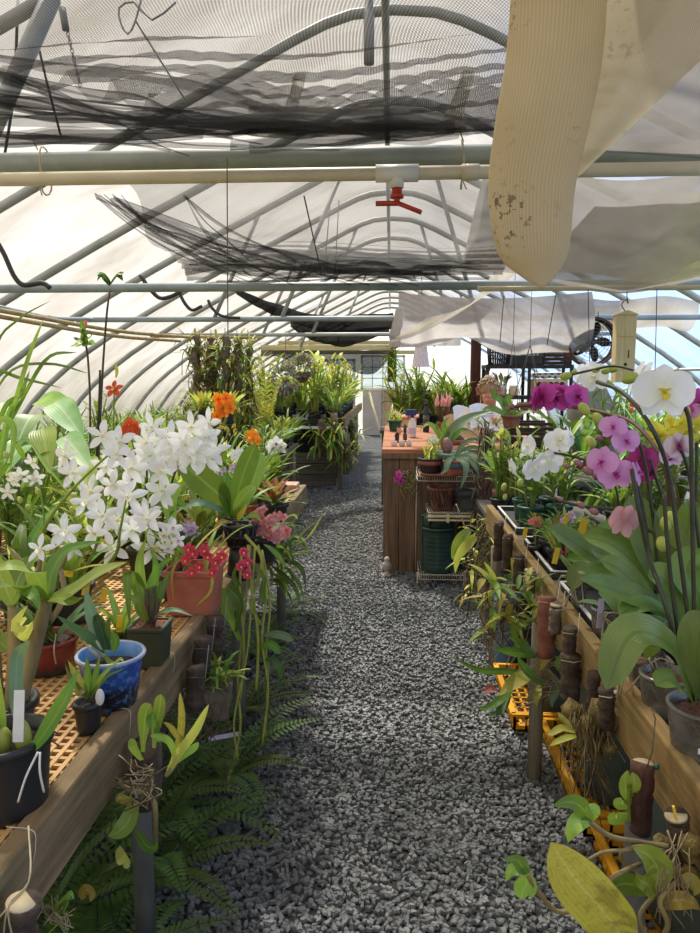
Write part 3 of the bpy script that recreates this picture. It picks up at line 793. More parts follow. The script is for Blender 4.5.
B = spline([at(790, -60, Y=1.45), at(745, 15, Y=1.52), at(672, 88, Y=1.6), at(575, 180, Y=1.70)], 24)
def fmesh(u, v):
    i = v * 24; k = min(int(i), 23)
    a = A[k].lerp(A[k + 1], i - k); b = B[k].lerp(B[k + 1], i - k)
    return a.lerp(b, u) + V((0, .03 * math.sin(u * 5) * (1 - v), 0))
cloth('open_mesh', 'open tan mesh triangle stretched beside the rounded tan fold', fmesh, 24, 30, M['tan_mesh'])
# ================================================================== BENCHES
def grid_top(x0, x1, y0, y1, z, px, py, w, h):
    m = MB(); nx = int((x1 - x0) / px); ny = int((y1 - y0) / py)
    for i in range(nx + 1): m.box((x0 + i * px, (y0 + y1) / 2, z - h / 2), (w, y1 - y0, h))
    for j in range(ny + 1): m.box(((x0 + x1) / 2, y0 + j * py, z - h / 2 - .002), (x1 - x0, w, h))
    return m
def post(m, x, y, z0, z1, r):
    m.lathe([(r, z0), (r, z1 - .004), (r * .9, z1)], 14, (x, y, 0))
# west bench with the tan lattice top
BL = thing('plant_bench', 'long bench with tan lattice top and weathered board along the aisle', 'bench', (-1.3, 2.6, 0))
o = V((-1.3, 2.6, 0))
def loc(*p): return V(p) - o
m = MB(); m.board(loc(-.598, .3, .742), loc(-.598, 4.92, .742), .040, .135); m.build('front_board', M['rail_l'], BL, False, .006)
m = MB(); m.board(loc(-2.2, .3, .742), loc(-2.2, 4.92, .742), .046, .125); m.build('back_board', M['rail_l'], BL, False, .006)
m = MB(); m.board(loc(-2.2, 4.9, .742), loc(-.6, 4.9, .742), .046, .125); m.build('end_board', M['cut_wood'], BL, False, .006)
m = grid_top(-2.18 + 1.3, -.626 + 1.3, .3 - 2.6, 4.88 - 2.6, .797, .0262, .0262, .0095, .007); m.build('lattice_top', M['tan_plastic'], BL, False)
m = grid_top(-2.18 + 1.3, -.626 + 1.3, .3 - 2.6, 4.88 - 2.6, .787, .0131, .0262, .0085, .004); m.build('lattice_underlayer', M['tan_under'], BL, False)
for y in (.5, 1.66, 2.82, 3.98):
    for x in (at(146, 933, Y=1.66).x, -2.2):
        m = MB(); post(m, x + 1.3, y - 2.6, 0, .72, .026); m.build('post', M['steel_post'], BL)
for y in (.7, 1.9, 3.05, 4.3):
    m = MB(); m.board(loc(-2.18, y, .74), loc(-.63, y, .74), .04, .07); m.build('cross_bearer', M['rail_l'], BL, False)
# east bench
BR = thing('plant_bench', 'long bench with golden weathered board holding the moth orchids', 'bench', (1.2, 2.3, 0))
o = V((1.2, 2.3, 0))
m = MB(); m.board(loc(.585, .3, .73), loc(.585, 4.22, .73), .038, .15); m.build('front_board', M['rail_r'], BR, False, .006)
m = MB(); m.board(loc(1.95, .3, .735), loc(1.95, 4.22, .735), .046, .14); m.build('back_board', M['rail_r'], BR, False, .006)
for k in range(13):
    x = .64 + k * .105
    m = MB(); m.board(loc(x, .3, .765), loc(x, 4.2, .765), .075, .018); m.build('slat', M['grey_wood'], BR, False, .003)
for k, y in enumerate((.45, 1.55, 2.655, 3.77)):
    m = MB(); post(m, at(532, 775, z=0).x - 1.2, y - 2.3, 0, .66, .027); m.build('post', M['wood_post'] if k != 1 else M['steel_post'], BR)
    m = MB(); post(m, 1.95 - 1.2, y - 2.3, 0, .72, .027); m.build('post', M['wood_post'], BR)
    m = MB(); m.board(loc(.6, y, .72), loc(1.93, y, .72), .04, .07); m.build('cross_bearer', M['rail_r'], BR, False)
# far bench
BF = thing('plant_bench', 'far bench crowded with yellow-green orchids, grey planks on its end', 'bench', (-1.6, 11.5, 0))
o = V((-1.6, 11.5, 0))
m = MB(); m.board(loc(-.64, 9.7, .93), loc(-.64, 15.5, .93), .05, .14); m.build('front_board', M['rail_r'], BF, False); m = MB(); m.board(loc(-2.6, 9.72, .93), loc(-.64, 9.72, .93), .05, .08); m.build('end_board', M['black_matt'], BF, False)
m = MB(); m.box(loc(-1.62, 12.6, .90), (1.9, 5.7, .03)); m.build('bench_top', M['grey_wood'], BF, False)
for x, y in ((-.68, 9.75), (-.68, 12), (-.68, 14.2), (-2.5, 9.75), (-2.5, 14.2)):
    m = MB(); post(m, x + 1.6, y - 11.5, 0, .9, .04); m.build('post', M['wood_post'], BF)
for k in range(3):
    m = MB(); m.box(loc(-1.22, 9.82, .13 + k * .155), (.95, .03, .145)); m.build('end_plank', M['grey_wood'], BF, False, .004)
# wall benches behind (low and mostly hidden)
for (x, y0, y1, lb) in ((-3.15, 2.2, 12.5, 'long plank bench along the film wall crowded with strap-leaved orchids'), (2.9, 4.9, 12.0, 'plank bench by the clear film wall behind the shelving')):
    b = thing('plank_bench', lb, 'bench', (x, (y0 + y1) / 2, 0)); L = y1 - y0
    m = MB(); m.box((0, 0, .69), (1.2, L, .04)); m.build('bench_top', M['grey_wood'], b, False)
    for sx in (-.55, .55):
        for k in range(4):
            m = MB(); post(m, sx, -L / 2 + .2 + k * (L - .4) / 3, 0, .67, .035); m.build('post', M['wood_post'], b)
BM = thing('plank_bench', 'short plank bench between the lattice bench and the far bench', 'bench', (-1.9, 7.4, 0))
m = MB(); m.box((0, 0, .70), (1.5, 3.2, .04)); m.build('bench_top', M['grey_wood'], BM, False)
for sx in (-.68, .68):
    for y in (-1.5, 1.5):
        m = MB(); post(m, sx, y, 0, .68, .035); m.build('post', M['wood_post'], BM)

# ================================================================== POTTING BENCH AND WIRE RACK
PT = thing('potting_bench', 'tall brown plank potting bench with orange-brown board top by the gravel', 'workbench', (.72, 7.0, 0))
o = V((.72, 7.0, 0))
xs = [-.055, .07, .20, .315, .42, .56, .70, .84, .98, 1.13, 1.28]
for k in range(len(xs) - 1):
    m = MB(); m.box(loc((xs[k] + xs[k + 1]) / 2, 5.62, .475), (xs[k + 1] - xs[k] - .004, .03 + .006 * (k % 3), .95 - .01 * (k % 2))); m.build('end_plank', M['crate_wood'], PT, False, .004)
for k in range(9):
    m = MB(); m.box(loc(-.04, 5.80 + .3 * k, .475), (.03, .29, .94)); m.build('side_plank', M['crate_wood'], PT, False, .004)
for k in range(7):
    m = MB(); m.box(loc(.62, 5.78 + .40 * k, .975), (1.37, .392, .035)); m.build('top_board', M['top_wood'], PT, False, .004)
m = MB(); m.box(loc(.62, 5.66, .47), (1.33, .02, .92)); m.build('gap_backing', M['dark_wood'], PT, False)  # dark backing added to block light, so the plank gaps look shaded
m = MB(); m.box(loc(.62, 5.60, .945), (1.37, .03, .06)); m.build('front_trim', M['crate_wood'], PT, False, .004)

def wire_shelf(m, x0, x1, y0, y1, z, n, lip=.035):
    for a, b in (((x0, y0), (x1, y0)), ((x1, y0), (x1, y1)), ((x1, y1), (x0, y1)), ((x0, y1), (x0, y0))):
        for dz in (0, -lip): m.tube([(a[0], a[1], z + dz), (b[0], b[1], z + dz)], .0035, 5)
    for i in range(n + 1):
        x = x0 + (x1 - x0) * i / n
        m.tube([(x, y0, z - lip), (x, y0, z), (x, y1, z), (x, y1, z - lip)], .0022, 4)
WR = thing('wire_rack', 'cream wire shelf rack of pots in front of the potting bench', 'rack', (.62, 5.4, 0))
o = V((.62, 5.4, 0))
for (x0, x1, z) in ((.20, .90, .835), (.28, .90, .565), (.22, .90, .10)):
    m = MB(); wire_shelf(m, x0 - .62, x1 - .62, -.20, .18, z, 40); m.build('wire_shelf', M['white_wire'], WR)
for x, y in ((.205, .18), (.90, .18), (.90, -.20)):
    m = MB(); m.tube([(x - .62, y, 0), (x - .62, y, .86)], .006, 6); m.build('upright', M['white_wire'], WR)
m = MB(); m.tube([(.205 - .62, -.2, 0), (.205 - .62, -.2, .12)], .006, 6); m.build('foot', M['white_wire'], WR)
m = MB(); m.board((.28 - .62, -.215, .545), (.9 - .62, -.215, .545), .02, .012); m.board((.28 - .62, -.215, .515), (.8 - .62, -.215, .515), .012, .012); m.board((.42 - .62, -.22, .50), (.42 - .62, -.22, .56), .02, .02); m.build('shelf_edge', M['pale_wood'], WR, False)

# ------------------------------------------------------------------ pots
def pot(name, label, cat, loc_, rt, rb, h, mat, soil='dark_mix', rim=.012, rimh=.02, sq=0, n=28, fill=.82, holes=False, group=None, parent=None):
    """a pot with wall thickness, a rim of its own and potting mix; the Empty stands at its foot"""
    t = parent or thing(name, label, cat, loc_, 0, group)
    m = MB()
    pr = [(rb * .92, 0), (rb, .004)]
    for k in range(1, 6): pr.append((rb + (rt - rb) * k / 6 * (h - rimh) / h, (h - rimh) * k / 6 + .002))
    pr += [(rt - .002, h - rimh)]
    if not rim: pr += [(rt, h)]
    m.lathe(pr + ([] if rim else [(rt - .006, h), (rt - .009, h * fill)]), n, sq=sq, cap=1); m.build('pot' if parent else 'body', mat, t, smooth=not sq)
    if rim:
        r2 = rt + rim * .6
        m = MB(); m.lathe([(rt - .003, h - rimh), (r2, h - rimh + .003), (r2, h - .003), (r2 - .003, h), (rt - .006, h), (rt - .010, h * fill - .005)], n, sq=sq, cap=0); m.build('rim', mat, t, smooth=not sq)
    if soil:
        m = MB(); rr = rt - .008; m.lathe([(rr * .98, h * fill - .01), (rr, h * fill)] + [(rr * q, h * fill + .006 * math.sin(9 * q)) for q in (.75, .5, .25)] + [(0, h * fill + .004)], n, sq=sq, wob=.01); m.build('potting_mix', M[soil], t)
    return t
def glaze(name, top, mid, low, h, inner=None, rough=.22, band=(.3, .55)):
    t = NT(name); tc = t.n('TexCoord'); sx = t.n('SeparateXYZ'); t.l(tc.outputs['Object'], sx.inputs[0])
    z = t.math('ADD', t.math('DIVIDE', sx.outputs[2], h), t.math('MULTIPLY', t.math('SUBTRACT', t.noise(38, 3, stretch=(1, 1, .22)), .5), .42))
    c = t.ramp(z, [(0, lin(low)), (band[0], lin(low)), (band[1], lin(mid)), (.9, lin(mid)), (1.0, lin(top))])
    sp = t.noise(70, 2); c = t.mix(t.math('MULTIPLY', t.math('SUBTRACT', sp, .5, True), 2), c, lin(top))
    M[name] = t.done(t.pbr(c, rough, 0, None, .5))
glaze('glaze_blue', (120, 170, 226), (42, 76, 146), (30, 32, 42), .125, band=(.44, .62))
M['glaze_blue_in'] = simple('light_blue_glaze', (70, 140, 224), (150, 186, 222), .2, 14)
M['glaze_rim'] = simple('grey_white_glaze', (196, 200, 214), (150, 156, 180), .3, 20)
glaze('glaze_red', (120, 40, 34), (112, 38, 34), (58, 50, 48), .09, band=(.18, .42))

# pots on the wire rack and under it
pot('plant_pot', 'dark red pot with black lower half on the rack top shelf', 'pot', (.295, 5.33, .84), .085, .07, .115, M['black_plastic'], 'dark_mix')
m = MB(); m.lathe([(.088, .065), (.0905, .068), (.0905, .095), (.088, .098)], 28); q = m.build('red_band', M['terracotta_dark'], bpy.data.objects['plant_pot'])
tr = thing('plant_saucer', 'dark red oblong saucer at the rack top shelf edge', 'saucer', (.36, 5.24, .838)); m = MB(); m.lathe([(.13, 0), (.15, .022), (.144, .022), (.126, .006), (0, .006)], 28); m.build('dish', M['terracotta_dark'], tr)
pot('plant_pot', 'pale green glazed bowl on the rack top shelf', 'pot', (.455, 5.42, .84), .135, .09, .15, M['celadon'], 'dark_mix')
bp = pot('plant_pot', 'small pot banded blue over terracotta on the rack top shelf', 'pot', (.47, 5.26, .84), .083, .06, .11, M['terracotta'], 'dark_mix')
m = MB(); m.lathe([(.072, .05), (.082, .06), (.0885, .106), (.084, .108)], 28); m.build('blue_band', M['blue_plastic'], bp)
pot('plant_pot', 'dark grey square pot at the east end of the rack top shelf', 'pot', (.70, 5.34, .84), .095, .08, .12, M['dark_grey'], 'dark_mix', sq=1)
o1 = pot('plant_pot', 'terracotta pot with dark netting thrown over it on the middle shelf', 'pot', (.385, 5.36, .57), .10, .082, .165, M['terracotta_dark'], 'dark_mix')
m = MB()
for k in range(60):
    a = rnd(0, 6.28); pts = [(math.cos(a + q * rnd(.1, .5)) * (.104 - .012 * q), math.sin(a + q * .3) * (.104 - .012 * q), .172 - .15 * q) for q in (0, .3, .6, 1)]
    m.tube(spline(pts, 8), .0022, 4)
m.build('netting', M['dark_rubber'], o1)
pot('plant_pot', 'ribbed dark grey pot in the middle of the rack middle shelf', 'pot', (.56, 5.36, .57), .088, .07, .145, M['dark_grey'], 'dark_mix', rim=.014, rimh=.05)
pot('plant_pot', 'dusty blue pot with a ring on the rack middle shelf', 'pot', (.725, 5.36, .57), .082, .07, .14, M['blue_plastic'], 'dark_mix', rim=.012, rimh=.06)
def barrel(lb, x, y, z, r, h, mat):
    t = thing('plastic_barrel', lb, 'barrel', (x, y, z))
    m = MB(); pr = [(r * .86, 0), (r * .9, .01)]
    for k in range(9):
        zz = .03 + (h * .68 - .03) * k / 8; pr += [(r * (.90 + .02 * k / 8), zz), (r * (.925 + .02 * k / 8), zz + .012), (r * (.90 + .02 * k / 8), zz + .024)]
    pr += [(r * .98, h * .73), (r, h * .76), (r * .98, h * .78), (r * .93, h * .79)]
    m.lathe(pr, 32); m.build('body', mat, t)
    m = MB(); m.lathe([(r * .93, h * .79), (r * .93, h * .95), (r * .86, h * .99), (r * .78, h), (0, h)], 32); m.build('shoulder', mat, t)
    for a in (-2.2, -.95):
        m = MB(); m.tube(spline([(math.cos(a) * r * .93, math.sin(a) * r * .93, h * .82), (math.cos(a) * r * 1.05, math.sin(a) * r * 1.05, h * .88), (math.cos(a) * r * .93, math.sin(a) * r * .93, h * .95)], 8), .010, 6); m.build('grip', mat, t)
    return t
barrel('bottle-green ribbed plastic barrel on the rack bottom shelf, catching the light', .36, 5.32, .105, .125, .43, M['barrel_green'])
barrel('dark green barrel standing in shadow next to the shiny ribbed one', .63, 5.40, .105, .125, .40, M['barrel_green'])
pk = thing('plastic_sheet', 'folded dark green plastic sheet wedged beside the shiny barrel', 'sheet', (.245, 5.40, .10)); m = MB(); m.box((0, 0, .22), (.012, .22, .42)); m.box((.02, .02, .20), (.01, .2, .38), (0, .06, 0)); m.build('panel', M['barrel_green'], pk, False, .004)
fn = thing('stone_finial', 'small grey turned finial standing on the gravel by the plank bench', 'ornament', (-.02, 5.50, 0))
m = MB(); m.lathe([(.030, 0), (.032, .02), (.018, .03), (.016, .045), (.03, .06), (.034, .09), (.030, .11), (.020, .12), (.024, .13), (.02, .145), (.012, .155), (0, .16)], 18); m.build('turned_body', M['grey_wall'], fn)
m = MB(); m.lathe([(.036, 0), (.036, .012), (.03, .016)], 18); m.build('base', M['grey_wall'], fn)
# ================================================================== PLANTS: how they are made
def ribbon(m, pts, W, prof='strap', nrm=(0, -.5, .8), fold=.2, n=12, mi=0, wave=0):
    """a leaf along a curve; nrm says which way its upper face looks"""
    P = spline(pts, n); f = PROF[prof]; vs = []; uvs = []; nrm = V(nrm)
    for i, p in enumerate(P):
        t = i / n; T = (P[min(i + 1, n)] - P[max(i - 1, 0)]).normalized()
        N = nrm - T * nrm.dot(T)
        if N.length < .05: N = V((.3, -.4, .5)) - T * V((.3, -.4, .5)).dot(T)
        N.normalize(); S = T.cross(N); w = W * .5 * f(t); wv = wave * w * math.sin(t * 9)
        for k in (-1, -.5, 0, .5, 1):
            vs.append(p + S * (w * k) + N * (fold * w * k * k + wv * k)); uvs.append(((k + 1) / 2, t))
    m.add(vs, [(i * 5 + k, i * 5 + k + 1, i * 5 + k + 6, i * 5 + k + 5) for i in range(n) for k in range(4)], mi, uvs)
    return m

class Plant:
    """a plant standing at base; points are given in the place's own coordinates"""
    def __init__(s, name, label, cat, base, group=None):
        s.b = V(base); s.o = thing(name, label, cat, base, 0, group)
    def L(s, p): return V(p) - s.b
    def leaf(s, pts, W, mat='lf_mid', prof='lance', nrm=(0, -.5, .8), fold=.22, name='leaf', n=12, wave=0):
        m = MB(); ribbon(m, [s.L(p) for p in pts], W, prof, nrm, fold, n, 0, wave); return m.build(name, M[mat], s.o)
    def pleaf(s, px, W, mat='lf_mid', prof='lance', nrm=(0, -.6, .7), fold=.2, name='leaf', wave=0):
        return s.leaf([at(a, b, Y=y) for a, b, y in px], W, mat, prof, nrm, fold, name, 14, wave)
    def tube(s, pts, r, mat, name='stem', n=8, k=14):
        m = MB(); P = spline([s.L(p) for p in pts], k)
        if hasattr(r, '__len__'): r = [q.x for q in spline([(x, 0, 0) for x in r], k)]
        m.tube(P, r, n); return m.build(name, M[mat], s.o)
    def ptube(s, px, r, mat, name='stem', n=8, k=16):
        return s.tube([at(a, b, Y=y) for a, b, y in px], r, mat, name, n, k)
    def pot(s, rt, rb, h, mat, soil='dark_mix', **kw):
        return pot('pot', '', '', None, rt, rb, h, M[mat] if isinstance(mat, str) else mat, soil, parent=s.o, **kw)
    def bud(s, p, r, mat='bud_pink', axis=(0, 0, 1), name='bud'):
        m = MB(); m.blob(s.L(p), (r, r, r * 1.45), 10, axis=axis); return m.build(name, M[mat], s.o)
    def star(s, c, n, size, mat='pt_white', lipmat='pt_cream', pw=.36, k=5, lip=True, curl=.35, prof='petal'):
        n = V(n).normalized(); r, u = frame_of(n)
        if u.z < 0: u = -u; r = -r
        c = s.L(c); m = MB(); rot = rnd(-.25, .25)
        for i in range(k):
            a = PI / 2 + rot + 2 * PI * i / k
            d = r * math.cos(a) + u * math.sin(a)
            m.petal(c - n * .002 * (i % 2), d + n * rnd(.0, .35), n, size * .5 * rnd(.9, 1.08), size * .5 * pw * rnd(.9, 1.15), prof, curl * rnd(.4, 1.4), .25)
        o = m.build('flower', M[mat], s.o)
        if lip:
            q = MB(); d = n * .8 - u * .5
            q.petal(c, d, u, size * .24, size * .17, 'round', .5, .5); q.blob(c + n * size * .05, (size * .035, size * .035, size * .07), 8, axis=n)
            q.build('lip', M[lipmat], o)
        return o
    def phal(s, c, n, size, mat='pt_white', lipmat='pt_cream', roll=0, back=False):
        """moth orchid flower: two broad petals, three sepals, a small three-lobed lip"""
        n = V(n).normalized(); r, u = frame_of(n)
        if u.z < 0: u = -u; r = -r
        q = Matrix.Rotation(roll, 3, n); r = q @ r; u = q @ u
        c = s.L(c); m = MB(); h = size * .5
        m.petal(c - n * h * .06, u, n, h * .95, h * .72, 'round', .12, .12)
        for k in (-1, 1):
            m.petal(c - n * h * .06, r * k * .62 - u * .78, n, h * .98, h * .68, 'round', .18, .10)
        for k in (-1, 1):
            m.petal(c + n * h * .03, r * k + u * .20, n, h * 1.05, h * 1.22, 'round', .18, .12, 9)
        o = m.build('flower', M[mat], s.o)
        q = MB()
        q.petal(c + n * h * .06, n * .6 - u * .8, u, h * .42, h * .30, 'petal', -.3, .5)
        for k in (-1, 1): q.petal(c + n * h * .05, n * .5 + r * k * .55 + u * .1, u, h * .30, h * .24, 'round', -.5, .5)
        q.blob(c + n * h * .12, (h * .07, h * .07, h * .13), 8, axis=n * .8 + u * .3)
        q.build('lip', M[lipmat], o)
        return o
    def tag(s, p, w, h, mat='white_tag', rot=(0, 0, 0), name='plant_label'):
        m = MB(); m.box((0, 0, h / 2), (w, .0015, h)); 
        o = m.build(name, M[mat], s.o, False); o.location = s.L(p); o.rotation_euler = rot; return o

# ------------------------------------------------------------------ the many bench plants: one of each kind, then copies
def proto_strap(mats, n, L, W, el=(.9, 1.45), droop=(.7, 1.7), potm='black_plastic', spread=.05, prof='strap', pr=.062, ph=.10, kinds=None, flowers=None):
    def mk(root):
        pot('pot', '', '', None, pr, pr * .8, ph, M[potm], None, parent=root, n=16)
        m = MB(); ms = [M[x] for x in mats]
        for i in range(n):
            a = rnd(0, 6.28); rr = spread * R.random() ** .5
            m.blade((math.cos(a) * rr, math.sin(a) * rr, ph * .85), a + rnd(-.5, .5), rnd(*el), L * rnd(.6, 1.1), W * rnd(.75, 1.2), rnd(*droop), prof, .3, 7, rnd(-.4, .4), R.randrange(len(ms)))
        m.build('foliage', ms, root)
        if flowers: flowers(root, ph, L)
    return mk
def proto_cane(mats, n, H, L, W, canem='cane_green', potm='black_plastic', tilt=.35, leaves=7, tip=None):
    def mk(root):
        pot('pot', '', '', None, .06, .05, .10, M[potm], None, parent=root, n=16)
        m = MB(); c = MB(); ms = [M[x] for x in mats]
        for i in range(n):
            a = rnd(0, 6.28); r0 = .035 * R.random(); tl = rnd(.05, tilt); h = H * rnd(.65, 1.1)
            p0 = V((math.cos(a) * r0, math.sin(a) * r0, .09)); p2 = p0 + V((math.cos(a) * h * tl, math.sin(a) * h * tl, h)); p1 = (p0 + p2) / 2 + V((0, 0, .0)) - V((math.cos(a), math.sin(a), 0)) * h * .06
            P = spline([p0, p1, p2], 10); c.tube(P, [.004 + .004 * math.sin(PI * (k / 10) ** .7) for k in range(11)], 6)
            az = rnd(0, 6.28)
            for j in range(leaves):
                k = 3 + int(7 * j / max(1, leaves - 1)); q = P[min(k, 10)]
                m.blade(q, az + PI * j + rnd(-.4, .4), rnd(.3, .8) + .3 * (j == leaves - 1), L * rnd(.7, 1.15), W * rnd(.8, 1.2), rnd(.4, 1.2), 'lance', .2, 6, 0, R.randrange(len(ms)))
        m.build('foliage', ms, root); c.build('cane_stems', M[canem], root)
    return mk
def proto_bulb(mats, n, L, W, potm='terracotta', el=(.8, 1.4)):
    def mk(root):
        pot('pot', '', '', None, .065, .05, .10, M[potm], None, parent=root, n=16)
        m = MB(); b = MB(); ms = [M[x] for x in mats]
        for i in range(n):
            a = rnd(0, 6.28); r0 = .05 * R.random() ** .5; p = V((math.cos(a) * r0, math.sin(a) * r0, .10)); hb = rnd(.05, .10)
            ax = V((math.cos(a) * .3, math.sin(a) * .3, 1)); b.blob(p + ax * hb * .5, (.011, .011, hb * .55), 8, axis=ax)
            for k in range(2): m.blade(p + ax * hb, a + rnd(-.9, .9), rnd(*el), L * rnd(.7, 1.1), W * rnd(.8, 1.2), rnd(.2, .9), 'obov', .25, 7, rnd(-.3, .3), R.randrange(len(ms)))
        m.build('foliage', ms, root); b.build('pseudobulbs', M['cane_green'], root)
    return mk
def proto_rosette(mats, n, L, W, potm='black_plastic', h=.10):
    def mk(root):
        pot('pot', '', '', None, .05, .042, h, M[potm], None, parent=root, n=16)
        m = MB(); ms = [M[x] for x in mats]
        for i in range(n):
            a = i * 2.399; q = i / n
            m.blade((math.cos(a) * .01, math.sin(a) * .01, h * .9 + .02 * q), a, .35 + .95 * q, L * (1 - .4 * q), W, rnd(.3, .7) * (1 - q), 'strap', .4, 6, 0, int(q * (len(ms) - .01)))
        m.build('foliage', ms, root)
    return mk
def fl_spray(mat, n, size, h=1.1, lean=.5):
    def fn(root, ph, L):
        m = MB(); f = MB()
        for s_ in range(2):
            a = rnd(0, 6.28); P = spline([(0, 0, ph), (math.cos(a) * L * .2, math.sin(a) * L * .2, ph + L * h * .7), (math.cos(a) * L * lean, math.sin(a) * L * lean, ph + L * h)], 10); m.tube(P, .0028, 5)
            for k in range(n):
                p = P[10 - (k % 5)] + vj(size * .5); nn = V((rnd(-1, 1), rnd(-1, .2), rnd(-.2, .6))).normalized(); r, u = frame_of(nn)
                for i in range(5):
                    an = 2 * PI * i / 5 + k; f.petal(p, r * math.cos(an) + u * math.sin(an), nn, size * .5, size * .3, 'petal', .2, .2, 3)
        m.build('flower_spike', M['stem'], root); f.build('blossoms', M[mat], root)
    return fn
KINDS = {
 'strap_mid': ('strap_orchid', 'arching green strap-leaved orchid', proto_strap(['lf_mid', 'lf_lite', 'lf_mid'], 26, .46, .022)),
 'strap_lite': ('strap_orchid', 'light green strap-leaved orchid', proto_strap(['lf_lite', 'lf_yel', 'lf_mid'], 26, .40, .024, potm='olive_plastic')),
 'strap_dark': ('strap_orchid', 'dark green narrow-leaved orchid', proto_strap(['lf_dark', 'lf_mid'], 30, .36, .016, droop=(.4, 1.4))),
 'strap_wide': ('strap_orchid', 'broad droopy strap-leaved orchid', proto_strap(['lf_mid', 'lf_dark', 'lf_lite'], 15, .44, .045, el=(.8, 1.4), prof='strap', potm='terracotta')),
 'cane_mid': ('cane_orchid', 'leafy green cane orchid', proto_cane(['lf_mid', 'lf_lite'], 9, .42, .13, .026)),
 'cane_lite': ('cane_orchid', 'yellow-green leafy cane orchid', proto_cane(['lf_yel', 'lf_lite'], 10, .40, .12, .028, canem='stem_yellow')),
 'cane_olive': ('cane_orchid', 'olive cane orchid with bare canes', proto_cane(['lf_olive', 'lf_mid'], 9, .46, .11, .022, canem='cane', leaves=4, tilt=.6)),
 'bulb_mid': ('bulb_orchid', 'upright broad-leaved bulb orchid', proto_bulb(['lf_mid', 'lf_lite'], 9, .22, .045)),
 'bulb_blue': ('bulb_orchid', 'grey-green stiff-leaved bulb orchid', proto_bulb(['lf_blue', 'lf_mid'], 9, .20, .042)),
 'bulb_yel': ('bulb_orchid', 'yellowish broad-leaved bulb orchid', proto_bulb(['lf_yel', 'lf_lite', 'lf_olive'], 10, .21, .042, potm='black_plastic')),
 'rosette': ('bromeliad', 'green rosette bromeliad', proto_rosette(['lf_dark', 'lf_mid', 'lf_lite'], 26, .24, .03)),
 'rosette_pale': ('bromeliad', 'pale yellow-tipped rosette bromeliad', proto_rosette(['lf_olive', 'lf_yel', 'lf_old'], 26, .26, .034)),
 'white_spray': ('spray_orchid', 'orchid with loose white blossoms', proto_strap(['lf_mid', 'lf_lite'], 18, .34, .022, flowers=fl_spray('pt_white', 8, .045))),
 'yellow_spray': ('spray_orchid', 'orchid hazed with yellow blossoms', proto_strap(['lf_lite', 'lf_yel'], 18, .34, .022, flowers=fl_spray('pt_yel', 12, .035))),
 'lilac_spray': ('spray_orchid', 'orchid with lilac-white blossoms', proto_strap(['lf_mid', 'lf_blue'], 16, .32, .026, flowers=fl_spray('pt_lilac', 5, .06))),
 'mini': ('mini_orchid', 'little tufted orchid', proto_strap(['lf_mid', 'lf_olive', 'lf_lite'], 18, .13, .014, pr=.034, ph=.06, spread=.025)),
 'mini_red': ('mini_orchid', 'little tufted orchid with reddish leaf tips', proto_strap(['lf_mid', 'lf_red', 'lf_olive'], 18, .12, .016, pr=.034, ph=.06, spread=.025)),
}
POOL = {}
def grow(k, loc_, label, s=1, rz=None, group=None, rest=None):
    name, look, mk = KINDS[k]; rz = rnd(0, 6.28) if rz is None else rz
    lb = label if rest is None else look + rest
    key = (k, R.randrange(2))
    if key not in POOL:
        r = thing(name, lb, 'plant', loc_, rz, group, s); mk(r); POOL[key] = r; return r
    r = dup(POOL[key], loc_, rz, s, lb, group)
    if not group and 'group' in r: del r['group']
    return r
def row(kinds, spots, where, s=(.85, 1.15), z=.8, jit=.05, counted='from the near end'):
    """a row of plants along a bench, each labelled by its look and its place in the row"""
    for i, (x, y) in enumerate(spots):
        k = kinds[(i * 5 + R.randrange(len(kinds))) % len(kinds)]
        grow(k, (x + rnd(-jit, jit), y + rnd(-jit, jit), z), None, rnd(*s), None, None, f', {ORD[i]} {where}')
# ================================================================== LATTICE BENCH, NEAR END (by eye from the photograph)
# black nursery pot with bulbs
b = at(8, 806, z=.80)
p = Plant('potted_orchid', 'orchid in large black nursery pot with white ties, green bulbs and one rising leaf', 'plant', b)
p.pot(.078, .066, .135, 'black_plastic', 'dark_mix', rim=.006, rimh=.018, n=36)
Y = b.y
for (x, y, r, hh, mt) in ((4, 742, .014, .045, 'stem_yellow'), (22, 735, .015, .05, 'stem_yellow'), (33, 752, .011, .034, 'stem'), (-8, 738, .015, .05, 'stem')):
    m = MB(); m.blob(p.L(at(x, y, Y=Y - .02)), (r, r, hh * .6), 12, axis=(rnd(-.2, .4), 0, 1)); m.build('bulb', M[mt], p.o)
p.pleaf([(34, 748, Y - .03), (52, 722, Y - .05), (68, 694, Y - .06), (80, 666, Y - .05)], .034, 'lf_mid', 'lance', (-.5, -.8, .2))
p.pleaf([(20, 730, Y), (16, 695, Y), (18, 655, Y), (30, 640, Y - .01)], .022, 'lf_blue', 'strap', (.6, -.8, .1))
p.pleaf([(2, 735, Y), (-6, 700, Y), (-12, 660, Y), (-20, 630, Y)], .035, 'lf_lite', 'lance', (.2, -1, .2))
p.tag(at(18, 742, Y=Y - .035), .017, .088, 'white_tag', (-.1, .05, .2))
for (x0, y0, x1, y1) in ((38, 752, 18, 802), (40, 752, 44, 792)):
    p.tube([at(x0, y0, Y=Y - .09), at((x0 + x1) / 2 - 2, (y0 + y1) / 2, Y=Y - .10), at(x1, y1, Y=Y - .085)], .0018, 'white_tag', 'tie', 6)
